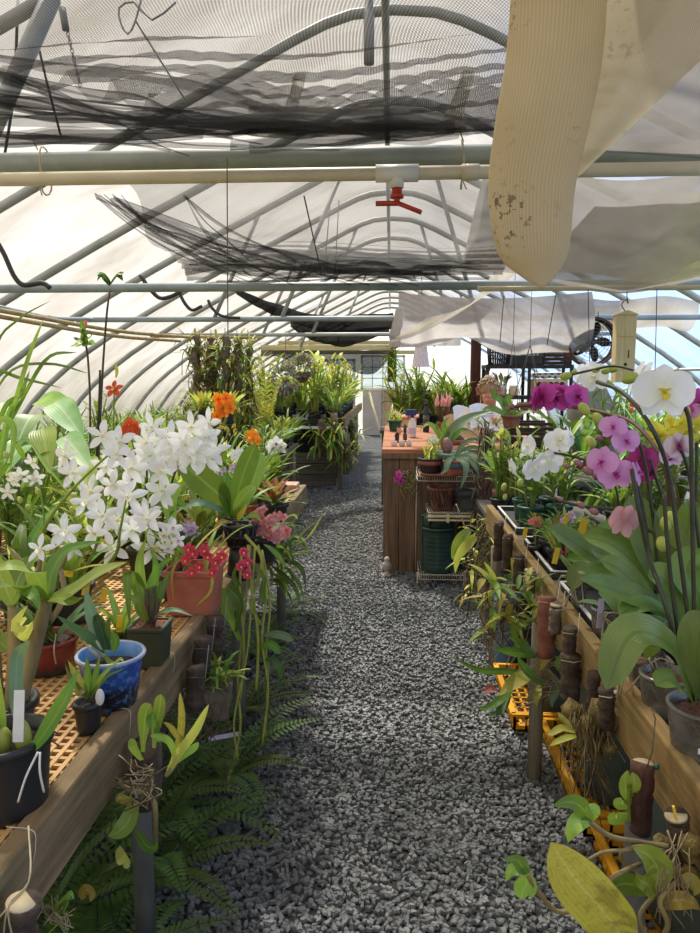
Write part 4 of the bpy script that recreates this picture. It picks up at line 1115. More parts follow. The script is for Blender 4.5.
# cane orchid behind
b = at(4, 745, z=.80); Y = b.y
p = Plant('potted_orchid', 'tall orchid with thick brown canes and broad glossy leaves behind the black nursery pot', 'plant', b)
p.pot(.065, .055, .10, 'black_plastic', 'bark_mix', n=28)
for pts, r in (([(8, 720, Y), (14, 665, Y), (13, 605, Y)], (.010, .014, .010)), ([(16, 722, Y), (32, 655, Y), (48, 598, Y)], (.011, .016, .011)), ([(0, 718, Y), (-6, 650, Y), (-10, 610, Y)], (.010, .013, .009))):
    p.ptube(pts, r, 'cane', 'cane', 10)
for px, W, mt in (
    ([(48, 600, Y), (72, 592, Y - .05), (98, 574, Y - .10), (127, 562, Y - .14)], .050, 'lf_lite'),
    ([(48, 598, Y), (52, 572, Y + .02), (68, 550, Y + .03), (104, 541, Y + .02)], .040, 'lf_mid'),
    ([(46, 600, Y), (36, 576, Y - .06), (14, 566, Y - .10), (-14, 572, Y - .12)], .042, 'lf_lite'),
    ([(46, 602, Y), (28, 590, Y - .10), (6, 586, Y - .16), (-20, 590, Y - .2)], .036, 'lf_mid'),
    ([(13, 606, Y), (18, 580, Y + .05), (32, 560, Y + .08), (52, 555, Y + .1)], .040, 'lf_mid'),
    ([(13, 606, Y), (2, 580, Y), (-8, 560, Y), (-22, 548, Y)], .04, 'lf_lite'),
    ([(14, 606, Y), (22, 590, Y - .1), (34, 596, Y - .14), (40, 612, Y - .15)], .026, 'lf_mid'),
    ([(48, 600, Y), (60, 598, Y - .06), (74, 602, Y - .08), (84, 597, Y - .1)], .026, 'lf_lite'),
    ([(30, 640, Y), (24, 628, Y - .05), (18, 622, Y - .06), (28, 605, Y - .06)], .04, 'lf_yel'),
    ([(8, 650, Y), (-4, 640, Y), (-10, 655, Y), (-16, 690, Y)], .04, 'lf_lite')):
    p.pleaf(px, W, mt, 'lance', (-.1, -.55, .8))
for k in range(9):
    a = rnd(0, 1); x0, y0 = 14 + 20 * a, 722
    p.ptube([(x0, y0, Y - .05), (x0 + rnd(4, 22), y0 + rnd(-12, 8), Y - .07), (x0 + rnd(10, 40), y0 + rnd(8, 24), Y - .09)], .0016, 'root_dark', 'root', 5, 10)
for x, y, sz in ((40, 549, .058), (66, 532, .06), (74, 548, .05)):
    p.star(at(x, y, Y=Y + .05), (rnd(-.2, .2), -1, rnd(.1, .6)), sz * 1.2)
p.ptube([(47, 598, Y), (46, 570, Y + .03), (44, 552, Y + .05)], .002, 'stem', 'flower_spike', 5)
# red-brown glazed bowl
b = at(50, 669, z=.80); Y = b.y
p = Plant('potted_orchid', 'leafy orchid in red-brown glazed bowl with dark unglazed foot', 'plant', b)
p.pot(.074, .060, .088, 'glaze_red', 'dark_mix', rim=.004, rimh=.012, n=36)
for k in range(9):
    a = rnd(0, 6.28); m = MB(); m.blade((rnd(-.03, .03), rnd(-.03, .03), .078), a, rnd(.7, 1.3), rnd(.12, .24), .024, rnd(.3, 1.0), 'lance', .2, 9); m.build('leaf', M[R.choice(['lf_mid', 'lf_lite', 'lf_dark'])], p.o)
for k in range(5):
    p.tube([b + V((rnd(-.03, .03), rnd(-.03, .03), .08)), b + V((rnd(-.05, .05), rnd(-.04, .02), .20)), b + V((rnd(-.07, .09), rnd(-.05, .05), .32))], (.006, .008, .004), 'cane', 'cane')
p.ptube([(56, 634, Y - .06), (54, 650, Y - .085), (56, 664, Y - .08)], .0018, 'root', 'root', 5)
# blue glazed pot
b = at(113, 706, z=.80); Y = b.y
p = Plant('potted_orchid', 'stiff grey-green orchid in blue glazed pot with dripping dark base', 'plant', b)
m = MB(); H = .128
m.lathe([(.046, 0), (.050, .003), (.055, .02), (.062, .06), (.068, .10), (.070, H - .012), (.069, H - .008)], 44, cap=1); m.build('pot', M['glaze_blue'], p.o)
m = MB(); m.lathe([(.069, H - .010), (.0765, H - .007), (.078, H - .002), (.0755, H + .002), (.070, H)], 44, cap=0); m.build('rim', M['glaze_rim'], p.o)
m = MB(); m.lathe([(.070, H), (.066, H - .01), (.063, H - .035)], 44, cap=0); m.build('inner_glaze', M['glaze_blue_in'], p.o)
m = MB(); m.lathe([(.063, H - .033), (.04, H - .026), (.02, H - .02), (0, H - .02)], 28, wob=.03); m.build('potting_mix', M['dark_mix'], p.o)
for px, W, mt, nn in (
    ([(108, 652, Y), (98, 630, Y), (90, 610, Y), (85, 586, Y)], .034, 'lf_blue', (.5, -.9, .1)),
    ([(106, 652, Y), (92, 640, Y - .02), (74, 628, Y - .03), (56, 615, Y - .04)], .026, 'lf_dark', (.2, -.6, .8)),
    ([(107, 650, Y), (102, 632, Y), (97, 618, Y), (94, 622, Y)], .028, 'lf_dark', (.4, -.9, .2)),
    ([(110, 650, Y), (108, 635, Y - .01), (109, 622, Y - .02), (110, 617, Y - .02)], .018, 'lf_dark', (-.3, -.9, .2)),
    ([(113, 652, Y), (116, 642, Y), (113, 634, Y), (112, 630, Y)], .02, 'lf_mid', (0, -.9, .3)),
    ([(104, 655, Y), (112, 664, Y - .06), (120, 659, Y - .08), (124, 662, Y - .09)], .012, 'lf_lite', (0, -.5, .8)),
    ([(104, 652, Y), (100, 640, Y), (94, 632, Y), (92, 626, Y)], .014, 'pt_white', (0, -1, .2))):
    p.pleaf(px, W, mt, 'lance', nn)
for pts in ([(104, 658, Y), (98, 645, Y - .01), (92, 636, Y - .01)], [(100, 660, Y), (94, 652, Y - .02), (88, 646, Y - .02)]):
    p.ptube(pts, (.004, .005, .003), 'string', 'sheath')
# small black pot
b = at(89, 731, z=.80); Y = b.y
p = Plant('potted_orchid', 'small yellowing seedling in tiny black pot with an oval white label', 'plant', b)
p.pot(.030, .023, .068, 'black_plastic', 'dark_mix', rim=.003, rimh=.014, n=24)
for px, W, mt in (
    ([(88, 698, Y), (82, 685, Y), (74, 672, Y), (68, 660, Y)], .017, 'lf_old'), ([(87, 698, Y), (78, 688, Y - .01), (70, 676, Y - .01), (65, 664, Y)], .013, 'lf_olive'),
    ([(89, 698, Y), (88, 682, Y), (88, 668, Y), (86, 656, Y)], .017, 'lf_mid'), ([(90, 698, Y), (94, 684, Y), (97, 670, Y), (100, 656, Y)], .016, 'lf_mid'),
    ([(91, 696, Y), (98, 682, Y - .01), (106, 672, Y - .02), (121, 659, Y - .02)], .011, 'lf_lite'), ([(90, 697, Y), (97, 688, Y - .01), (108, 676, Y - .01), (126, 668, Y - .01)], .009, 'lf_mid'),
    ([(89, 698, Y), (84, 690, Y - .02), (78, 694, Y - .03), (74, 680, Y - .03)], .012, 'lf_olive')):
    p.pleaf(px, W, mt, 'lance', (0, -.8, .5))
m = MB(); m.lathe([(0, 0), (.0125, 0), (.0125, .0015), (0, .0015)], 20, axis=(.2, -1, .1)); q = m.build('plant_label', M['white_tag'], p.o); q.scale = (.7, 1, 1.4); q.location = p.L(at(100, 697, Y=Y - .035)); q['label'] = 'oval white plant label'
# square pot
b = at(151, 664, z=.80); Y = b.y
p = Plant('potted_orchid', 'orchid with one long drooping leaf in square dark green pot of bark chips', 'plant', b)
p.pot(.047, .038, .112, 'olive_plastic', 'bark_mix', rim=.003, rimh=.012, sq=1, n=32, fill=.96)
for px, W, mt, nn in (
    ([(148, 622, Y), (138, 584, Y), (128, 574, Y - .04), (130, 628, Y - .08)], .040, 'lf_mid', (-.1, -1, .1)),
    ([(150, 622, Y), (150, 596, Y), (158, 570, Y + .02), (174, 556, Y + .03)], .030, 'lf_mid', (0, -.8, .5)),
    ([(148, 622, Y), (142, 590, Y), (140, 560, Y), (146, 538, Y)], .028, 'lf_lite', (.1, -1, .1)),
    ([(152, 622, Y), (162, 612, Y - .03), (176, 610, Y - .05), (193, 616, Y - .06)], .018, 'lf_blue', (0, -.5, .8)),
    ([(152, 622, Y), (158, 600, Y), (164, 585, Y), (170, 570, Y)], .026, 'lf_dark', (-.2, -1, .1)),
    ([(147, 622, Y), (141, 610, Y - .03), (136, 600, Y - .04), (120, 595, Y - .05)], .026, 'lf_lite', (0, -.7, .5)),
    ([(152, 620, Y), (154, 590, Y), (156, 565, Y), (150, 548, Y)], .022, 'lf_mid', (0, -1, .1))):
    p.pleaf(px, W, mt, 'lance', nn)
for pts in ([(148, 624, Y), (147, 605, Y), (148, 588, Y)], [(151, 624, Y), (152, 604, Y), (155, 586, Y)], [(154, 624, Y), (157, 610, Y), (158, 598, Y)]):
    p.ptube(pts, (.004, .006, .004), 'stem_brown', 'cane')
b = at(122, 655, z=.80); Y = b.y
p = Plant('potted_orchid', 'plant in low black pot with yellow label beside the square green pot', 'plant', b)
p.pot(.034, .03, .06, 'black_plastic', 'dark_mix', n=24)
p.tag(at(119, 632, Y=Y - .035), .015, .045, 'yellow_tag', (0, .1, .2))
for k in range(8):
    m = MB(); m.blade((0, 0, .05), k * .8, rnd(.8, 1.3), rnd(.1, .2), .022, rnd(.2, 1), 'lance', .2, 8); m.build('leaf', M[R.choice(['lf_lite', 'lf_mid'])], p.o)
# terracotta planter with red flowers
b = at(196, 610, z=.80); Y = b.y
p = Plant('potted_orchid', 'red-flowered orchid in square terracotta planter with thick rim', 'plant', b)
p.o.rotation_euler.z = 0
p.pot(.078, .066, .148, 'terracotta', 'dark_mix', rim=.006, rimh=.02, sq=1, n=32)
for x, y in ((186, 560), (193, 553), (200, 566), (208, 556), (216, 562), (204, 550), (222, 556), (213, 572), (192, 572), (189, 549)):
    p.star(at(x, y, Y=Y - .09), (rnd(-.5, .5), -1, rnd(-.2, .3)), .042, 'pt_red', 'pt_yel', .8, 5, True, .25, 'round')
for px in ([(196, 568, Y), (180, 560, Y - .05), (172, 575, Y - .09), (174, 604, Y - .1)], [(205, 568, Y), (212, 575, Y - .08), (210, 592, Y - .1), (196, 606, Y - .1)], [(190, 568, Y), (178, 555, Y), (160, 548, Y - .03), (150, 552, Y - .05)]):
    p.pleaf(px, .010, 'lf_old', 'strap', (0, -1, .2))
for k in range(9):
    m = MB(); m.blade((rnd(-.04, .04), rnd(-.04, .04), .13), rnd(0, 6.3), rnd(.8, 1.3), rnd(.16, .26), .016, rnd(.4, 1.3), 'strap', .2, 8); m.build('leaf', M[R.choice(['lf_lite', 'lf_mid', 'lf_yel'])], p.o)
# broad-leaved orchid in black net basket on an upturned pot
b0 = at(241, 560, Y=2.62); b0.z = .80
up = thing('upturned_pot', 'upturned black pot holding the black net basket up on the bench edge', 'pot', (b0.x, b0.y, .80)); zb = at(241, 546, Y=2.62).z
m = MB(); m.lathe([(.055, 0), (.04, zb - .80), (0, zb - .80)], 24); m.build('body', M['black_plastic'], up); m = MB(); m.lathe([(.058, 0), (.06, .012), (.055, .014)], 24); m.build('rim', M['black_plastic'], up)
b = V((b0.x, b0.y, zb)); Y = b.y
p = Plant('basket_orchid', 'broad-leaved glossy orchid in black net basket at the bench edge', 'plant', b)
m = MB()
for k in range(14):
    a = 2 * PI * k / 14; m.tube([(math.cos(a) * .044, math.sin(a) * .044, 0), (math.cos(a) * .062, math.sin(a) * .062, .075)], .005, 5)
for z, r in ((0, .044), (.035, .053), (.075, .063)): m.lathe([(r - .004, z), (r + .004, z), (r + .004, z + .01), (r - .004, z + .01), (r - .004, z)], 24, cap=0)
m.build('net_basket', M['black_plastic'], p.o); m = MB(); m.lathe([(.042, .003), (.055, .068), (.03, .074), (0, .076)], 20, wob=.03); m.build('potting_mix', M['dark_mix'], p.o)
for px, W, mt, nn in (
    ([(234, 518, Y), (222, 498, Y - .06), (202, 480, Y - .1), (180, 461, Y - .13)], .100, 'lf_mid', (-.35, -.75, .55)),
    ([(234, 518, Y), (238, 492, Y), (247, 464, Y), (256, 444, Y)], .074, 'lf_mid', (.35, -1, .1)),
    ([(240, 518, Y), (250, 490, Y + .05), (257, 470, Y + .06), (262, 452, Y + .08)], .060, 'lf_lite', (.5, -.8, .2)),
    ([(230, 518, Y), (226, 502, Y - .05), (224, 488, Y - .06), (225, 474, Y - .06)], .046, 'lf_mid', (.1, -1, .1)),
    ([(234, 518, Y), (238, 506, Y - .08), (246, 494, Y - .10), (256, 486, Y - .1)], .044, 'lf_lite', (.3, -.8, .4)),
    ([(232, 520, Y), (220, 510, Y - .08), (200, 503, Y - .11), (186, 506, Y - .12)], .036, 'lf_blue', (0, -.6, .8)),
    ([(186, 506, Y - .12), (178, 503, Y - .13), (172, 510, Y - .14), (168, 520, Y - .14)], .028, 'lf_mid', (-.2, -1, .2)),
    ([(240, 520, Y), (248, 516, Y - .08), (256, 516, Y - .1), (262, 522, Y - .1)], .030, 'lf_lite', (.2, -.7, .7)),
    ([(238, 520, Y), (241, 512, Y - .05), (244, 508, Y - .06), (246, 504, Y - .06)], .022, 'pt_yel', (0, -1, .2)),
    ([(232, 522, Y), (222, 522, Y - .06), (216, 528, Y - .08), (214, 538, Y - .1)], .024, 'lf_old', (0, -.8, .5))):
    p.pleaf(px, W, mt, 'obov' if W > .03 else 'lance', nn, .16)
m = MB(); ribbon(m, [p.L(at(172, 522, Y=Y - .14)), p.L(at(170, 506, Y=Y - .14)), p.L(at(173, 492, Y=Y - .14)), p.L(at(176, 482, Y=Y - .14))], .05, 'ovate', (0, -1, .1)); m.build('leaf', M['lf_lite'], p.o)
# trailing stems below the basket
p = Plant('trailing_orchid', 'long yellow-green trailing stems dangling below the black net basket over the aisle', 'plant', at(246, 548, Y=2.48))
for pts, r in (
    ([(250, 545, 2.48), (246, 600, 2.42), (238, 680, 2.38), (240, 730, 2.36), (226, 790, 2.34)], .0045),
    ([(258, 545, 2.48), (266, 590, 2.42), (262, 640, 2.40), (268, 690, 2.4), (262, 745, 2.4)], .0045),
    ([(248, 545, 2.48), (252, 590, 2.40), (258, 640, 2.38), (256, 690, 2.38)], .005),
    ([(262, 550, 2.5), (270, 600, 2.44), (266, 650, 2.42), (268, 672, 2.42), (265, 735, 2.42)], .004),
    ([(242, 548, 2.46), (240, 590, 2.4), (244, 650, 2.38), (240, 700, 2.36)], .005),
    ([(255, 548, 2.46), (250, 620, 2.38), (246, 660, 2.36), (234, 720, 2.34), (238, 760, 2.33)], .004),
    ([(245, 535, 2.5), (262, 560, 2.44), (252, 600, 2.42), (258, 625, 2.4)], .006)):
    p.ptube(pts, r, 'stem_yellow', 'stem', 7, 20)
for px, W, mt in (
    ([(240, 640, 2.42), (228, 612, 2.38), (222, 598, 2.36), (216, 586, 2.36)], .052, 'lf_lite'), ([(236, 632, 2.4), (240, 604, 2.38), (230, 590, 2.38), (226, 586, 2.4)], .04, 'lf_mid'),
    ([(216, 600, 2.38), (212, 596, 2.37), (207, 592, 2.37), (206, 588, 2.37)], .036, 'lf_olive'),
    ([(262, 636, 2.4), (272, 634, 2.38), (284, 636, 2.37), (293, 641, 2.36)], .028, 'lf_blue'), ([(256, 650, 2.4), (266, 645, 2.36), (274, 646, 2.35), (280, 654, 2.34)], .03, 'lf_mid'),
    ([(264, 660, 2.4), (272, 660, 2.38), (280, 668, 2.37), (282, 680, 2.37)], .028, 'lf_dark'), ([(244, 672, 2.4), (234, 672, 2.36), (226, 674, 2.35), (220, 682, 2.35)], .02, 'lf_yel'),
    ([(240, 560, 2.42), (234, 575, 2.4), (240, 590, 2.4), (238, 604, 2.4)], .02, 'lf_mid'), ([(256, 565, 2.42), (264, 578, 2.4), (262, 592, 2.4), (266, 604, 2.4)], .02, 'lf_mid'),
    ([(262, 625, 2.4), (254, 612, 2.38), (252, 604, 2.38), (254, 598, 2.38)], .02, 'lf_lite')):
    p.pleaf(px, W, mt, 'obov', (0, -.9, .4))
p.pleaf([(285, 566, 2.46), (278, 556, 2.44), (270, 548, 2.44), (263, 544, 2.45)], .02, 'lf_mid', 'lance')
for x, y in ((244, 552), (248, 562), (241, 566), (247, 574)):
    p.star(at(x, y, Y=2.36), (rnd(-.4, .4), -1, rnd(-.2, .3)), .04, 'pt_red', 'pt_white', .8, 5, True, .25, 'round')
# side plants leaning over the aisle
p = Plant('leaning_orchid', 'orchid leaning over the gravel with long pointed dark leaves beyond the dangling stems', 'plant', at(276, 560, Y=3.3))
for px, W, mt in (
    ([(272, 560, 3.3), (285, 548, 3.25), (298, 540, 3.2), (312, 560, 3.15)], .032, 'lf_mid'), ([(272, 562, 3.3), (290, 562, 3.2), (302, 570, 3.15), (306, 588, 3.1)], .03, 'lf_dark'),
    ([(274, 556, 3.3), (284, 536, 3.3), (294, 520, 3.25), (304, 510, 3.2)], .03, 'lf_mid'), ([(276, 558, 3.3), (290, 545, 3.25), (304, 532, 3.2), (316, 520, 3.15)], .022, 'lf_lite'),
    ([(276, 556, 3.3), (296, 545, 3.2), (310, 535, 3.1), (324, 512, 3.1)], .02, 'lf_yel'), ([(272, 566, 3.3), (286, 578, 3.2), (296, 590, 3.15), (300, 606, 3.1)], .026, 'lf_mid'),
    ([(270, 556, 3.3), (274, 536, 3.3), (272, 522, 3.3), (276, 508, 3.3)], .022, 'lf_mid'), ([(274, 558, 3.3), (286, 554, 3.22), (300, 553, 3.15), (318, 548, 3.1)], .018, 'lf_lite')):
    p.pleaf(px, W, mt, 'lance', (.1, -.6, .8))
for k in range(26):
    a0, b0 = rnd(262, 282), rnd(535, 585); dx = rnd(6, 34); dy = rnd(-30, 26)
    p.pleaf([(a0, b0, 3.3), (a0 + dx * .4, b0 + dy * .5 - 8, 3.25), (a0 + dx * .8, b0 + dy * .8 - 6, 3.2), (a0 + dx, b0 + dy + 4, 3.15)], rnd(.012, .026), R.choice(['lf_mid', 'lf_lite', 'lf_dark', 'lf_olive']), 'lance', (.1, -.6, .8))
p.ptube([(262, 572, 3.3), (270, 566, 3.3), (278, 556, 3.3)], .007, 'cane', 'cane')
# caladium
p = Plant('caladium', 'caladium with large white-veined pale green heart-shaped leaves against the film', 'plant', at(40, 520, Y=2.9))
p.b.z = .80; p.o.location.z = .80
p.pot(.08, .065, .13, 'black_plastic', 'dark_mix')
for (x, y, Yv, tx, ty, W, mt) in ((62, 412, 2.8, 84, 440, .12, 'lf_pale'), (28, 424, 2.7, 14, 452, .11, 'lf_pale'), (48, 402, 2.95, 76, 408, .10, 'lf_lite'), (70, 446, 2.6, 92, 472, .11, 'lf_pale'), (20, 450, 2.6, 2, 476, .11, 'lf_pale'), (44, 440, 2.6, 50, 474, .10, 'lf_lite'), (36, 462, 2.55, 30, 494, .10, 'lf_mid'), (84, 470, 2.5, 88, 500, .11, 'lf_lite'), (10, 410, 2.9, -10, 425, .10, 'lf_pale')):
    a = at(x, y, Y=Yv); tpt = at(tx, ty, Y=Yv - .12); back = a + (a - tpt) * .35
    p.leaf([back, a + V((0, 0, .012)), (a + tpt) / 2 + V((0, 0, .01)), tpt], W, mt, 'heart', (0, -.65, .75), .12, wave=.06)
    p.tube([p.b + V((rnd(-.03, .03), rnd(-.03, .03), .12)), (p.b + a) / 2 + V((rnd(-.05, .05), 0, .16)), a], .0035, 'stem', 'leaf_stalk', 6)
# the white star orchids
def tostar(p, pts, Yf, size, jit=.1, lipm='pt_cream'):
    for (x, y) in pts:
        yy = Yf(x, y) + rnd(-jit, jit)
        p.star(at(x, y, Y=yy), (rnd(-.55, .55), -1, rnd(-.15, .55)), size * rnd(.85, 1.15) * yy / 1.9, 'pt_white', lipm, .42)
zc = lambda L_: [(x * .343, 300 + y * .343) for x, y in L_]
base = at(70, 640, Y=2.1); base.z = .80
p = Plant('star_orchid', 'orchid with the big arching sprays of white star flowers on green stems', 'plant', base)
p.pot(.075, .062, .12, 'black_plastic', 'dark_mix')
p.ptube([(52, 590, 2.1), (35, 560, 2.0), (48, 522, 1.9), (72, 490, 1.88), (105, 458, 1.86), (128, 440, 1.88)], (.006, .006, .005, .004, .003, .002), 'stem', 'flower_spike', 8, 24)
p.ptube([(66, 600, 2.1), (112, 560, 1.95), (120, 530, 1.9), (126, 500, 1.88)], (.005, .005, .004, .002), 'stem', 'flower_spike', 8, 20)
p.ptube([(70, 600, 2.1), (98, 540, 2.0), (108, 480, 2.0), (112, 440, 2.0)], (.005, .005, .004, .002), 'stem', 'flower_spike', 8, 20)
tostar(p, zc([(300, 395), (350, 415), (190, 455), (215, 505), (310, 485), (265, 560), (375, 575), (300, 630), (385, 670), (185, 675), (385, 490), (275, 680), (430, 640), (340, 450), (250, 590), (330, 540)]), lambda x, y: 1.9, .104)
for k in range(12):
    m = MB(); m.blade((rnd(-.04, .04), rnd(-.04, .04), .11), rnd(0, 6.3), rnd(.7, 1.3), rnd(.2, .34), .035, rnd(.3, 1.2), 'lance', .2, 10); m.build('leaf', M[R.choice(['lf_mid', 'lf_lite', 'lf_mid'])], p.o)
base = at(150, 600, Y=2.6); base.z = .80
p = Plant('star_orchid', 'orchid densest with white star flowers on dark stems behind the broad-leaved basket orchid', 'plant', base)
p.pot(.075, .062, .12, 'olive_plastic', 'dark_mix')
p.ptube([(140, 590, 2.6), (143, 540, 2.45), (146, 490, 2.4), (150, 440, 2.4), (160, 425, 2.42)], (.006, .006, .005, .004, .002), 'stem_dark', 'flower_spike', 8, 24)
p.ptube([(150, 590, 2.6), (160, 530, 2.5), (176, 470, 2.5), (200, 430, 2.5)], (.006, .005, .004, .002), 'stem_dark', 'flower_spike', 8, 20)
p.ptube([(145, 590, 2.6), (130, 520, 2.5), (134, 470, 2.45), (140, 430, 2.4)], (.006, .005, .004, .002), 'stem_dark', 'flower_spike', 8, 20)
tostar(p, zc([(445, 370), (530, 400), (570, 390), (610, 360), (590, 420), (550, 440), (500, 430), (480, 470), (455, 395), (430, 415), (520, 470), (600, 460), (560, 460), (495, 670), (470, 560), (470, 500), (540, 420), (575, 440), (515, 450), (440, 440), (410, 480), (560, 370), (600, 395), (495, 400), (620, 440)]) + [(130, 494), (128, 528), (146, 514), (163, 491), (152, 548), (118, 520), (136, 470), (150, 455), (112, 548)], lambda x, y: 2.35, .100)
for k in range(12):
    m = MB(); m.blade((rnd(-.04, .04), rnd(-.04, .04), .11), rnd(0, 6.3), rnd(.7, 1.3), rnd(.22, .36), .03, rnd(.3, 1.2), 'lance', .2, 10); m.build('leaf', M[R.choice(['lf_mid', 'lf_lite', 'lf_dark'])], p.o)
base = at(24, 600, Y=2.0); base.z = .80
p = Plant('star_orchid', 'small white star orchid with nodding flowers low beside the caladium', 'plant', base)
p.pot(.06, .05, .10, 'black_plastic', 'dark_mix')
p.ptube([(30, 600, 2.0), (44, 530, 2.0), (36, 480, 2.05), (18, 478, 2.05)], .003, 'stem', 'flower_spike', 6)
for x, y in ((20, 475), (33, 462), (36, 478), (14, 480), (8, 492)):
    p.star(at(x, y, Y=2.05), (rnd(-.6, .6), -1, rnd(-.6, 0)), .062, 'pt_white', 'pt_cream', .45)
for x, y in ((6, 455), (20, 500), (38, 492), (74, 496), (72, 510), (28, 508)): p.bud(at(x, y, Y=2.0), .008, 'bud_green', (.5, 0, -1))
for k in range(14):
    m = MB(); m.blade((rnd(-.04, .04), rnd(-.04, .04), .09), rnd(0, 6.3), rnd(.7, 1.3), rnd(.2, .34), .05, rnd(.3, 1.2), 'ovate', .2, 10); m.build('leaf', M[R.choice(['lf_mid', 'lf_lite', 'lf_yel'])], p.o)
# lilac and white lipped flowers
base = at(176, 590, Y=2.35); base.z = .80
p = Plant('lipped_orchid', 'orchid with white flowers and violet lips above the terracotta planter', 'plant', base)
p.pot(.05, .042, .09, 'black_plastic', 'dark_mix')
p.ptube([(176, 590, 2.35), (170, 560, 2.3), (168, 534, 2.25)], .003, 'stem', 'flower_spike', 6)
for x, y in ((165, 535), (173, 527), (178, 540), (168, 548)): p.star(at(x, y, Y=2.2), (rnd(-.5, .5), -1, rnd(-.2, .3)), .062, 'pt_white', 'pt_lilac', .5)
for k in range(8):
    m = MB(); m.blade((0, 0, .08), rnd(0, 6.3), rnd(.7, 1.3), rnd(.15, .25), .02, rnd(.3, 1.2), 'lance', .2, 8); m.build('leaf', M['lf_mid'], p.o)
# thin tall stems against the film
p = Plant('tall_stem_orchid', 'bare dark stems carrying one red star flower tall against the film', 'plant', at(98, 470, Y=3.3))
p.b.z = .80; p.o.location.z = .80
p.pot(.06, .05, .1, 'black_plastic', 'dark_mix')
p.ptube([(98, 470, 3.3), (101, 400, 3.3), (104, 350, 3.3), (107, 312, 3.3), (110, 290, 3.3)], (.006, .006, .005, .005, .004), 'stem_brown', 'stem', 7, 24)
p.ptube([(96, 470, 3.3), (99, 405, 3.28), (100, 370, 3.28)], .005, 'stem_dark', 'stem', 7)
p.ptube([(90, 470, 3.3), (90, 400, 3.3), (88, 360, 3.3), (86, 345, 3.3)], .005, 'stem_brown', 'stem', 7)
p.ptube([(113, 440, 3.3), (114, 410, 3.3), (114, 393, 3.3)], .003, 'stem', 'stem', 6)
p.star(at(114, 389, Y=3.28), (0, -1, .5), .10, 'pt_vermil', 'pt_yel', .5, 5)
p.pleaf([(116, 378, 3.3), (117, 372, 3.3), (116, 366, 3.3), (115, 362, 3.3)], .016, 'lf_yel', 'lance')
for x, y in ((78, 340), (84, 334), (90, 338), (86, 346), (76, 346), (92, 344), (83, 328)):
    p.pleaf([(86, 345, 3.3), ((86 + x) / 2, (345 + y) / 2 - 2, 3.28), (x, y, 3.26), (x + (x - 86) * .6, y + (y - 345) * .5, 3.25)], .04, R.choice(['lf_mid', 'lf_lite']), 'ovate')
p.star(at(85, 323, Y=3.3), (0, -1, .4), .035, 'pt_coral', 'pt_yel', .7)
for sx in (-1, 1):
    for q in range(3): p.pleaf([(110, 285, 3.3), (110 + sx * (4 + q * 2), 279 - q * 2, 3.28), (110 + sx * (9 + q), 276 - q, 3.26), (110 + sx * (13 - q * 3), 281 - q * 4, 3.26)], .034, 'lf_mid', 'ovate')
# orange, vermilion, yellow flowers deeper in
def accent(name, label, px, py, Y, pts, size, mat, lip, leafm, k=5, pw=.6, n=14, L=.34, W=.026, z=.8):
    b = at(px, py, Y=Y); b.z = z
    p = Plant(name, label, 'plant', b); p.pot(.06, .05, .1, 'black_plastic', None, n=16)
    m = MB()
    for i in range(n): m.blade((rnd(-.03, .03), rnd(-.03, .03), .09), rnd(0, 6.3), rnd(.8, 1.4), L * rnd(.6, 1.1), W, rnd(.4, 1.4), 'strap', .25, 8)
    m.build('foliage', M[leafm], p.o)
    c = V((0, 0, 0))
    for (x, y) in pts: c += at(x, y, Y=Y - .03)
    c /= len(pts)
    p.tube([b + V((0, 0, .09)), (b + c) / 2 + V((.03, 0, .06)), c], .003, 'stem', 'flower_spike', 6)
    for (x, y) in pts: p.star(at(x, y, Y=Y - .03 + rnd(-.03, .03)), (rnd(-.5, .5), -1, rnd(-.1, .4)), size, mat, lip, pw, k)
    return p
accent('vermilion_orchid', 'orchid with a knot of vermilion-red flowers peeping above the white stars', 130, 520, 2.9, [(127, 429), (133, 433), (130, 424), (136, 428), (125, 434)], .06, 'pt_vermil', 'pt_orange', 'lf_mid', pw=.9)
accent('orange_orchid', 'orchid with bright orange flowers below the hanging bark mounts', 222, 500, 4.3, [(218, 399), (226, 398), (222, 408), (230, 408), (217, 416), (224, 412), (219, 406), (229, 402)], .085, 'pt_orange', 'pt_vermil', 'lf_mid', pw=.8)
accent('yellow_orange_orchid', 'orchid with a single golden-orange bloom beyond the basket orchid', 252, 500, 3.9, [(250, 437), (256, 440), (253, 434)], .075, 'pt_orange', 'pt_yel', 'lf_lite', pw=.6)
accent('cattleya', 'cattleya with white petals and purple lip near the gravel end of the lattice bench', 276, 500, 4.3, [(276, 443), (281, 446), (273, 448)], .10, 'pt_white', 'pt_mag', 'lf_mid', pw=.7, W=.04)
accent('cattleya', 'cattleya with one pale lilac bloom on the far bench edge', 303, 425, 9.9, [(303, 416)], .20, 'pt_lilac', 'pt_white', 'lf_lite', pw=.8, z=1.0)
accent('white_orchid', 'small white-flowered orchid just behind the basket orchid leaves', 238, 520, 3.3, [(234, 455), (240, 460), (238, 452), (244, 466)], .06, 'pt_white', 'pt_cream', 'lf_mid')
accent('lilac_bromeliad', 'spiky grey-leaved plant with lilac flower spike above the terracotta planter', 190, 560, 2.6, [(189, 532), (193, 528), (188, 526), (195, 535)], .05, 'pt_lilac', 'pt_lilac', 'lf_dark', pw=.5, W=.02, L=.2)
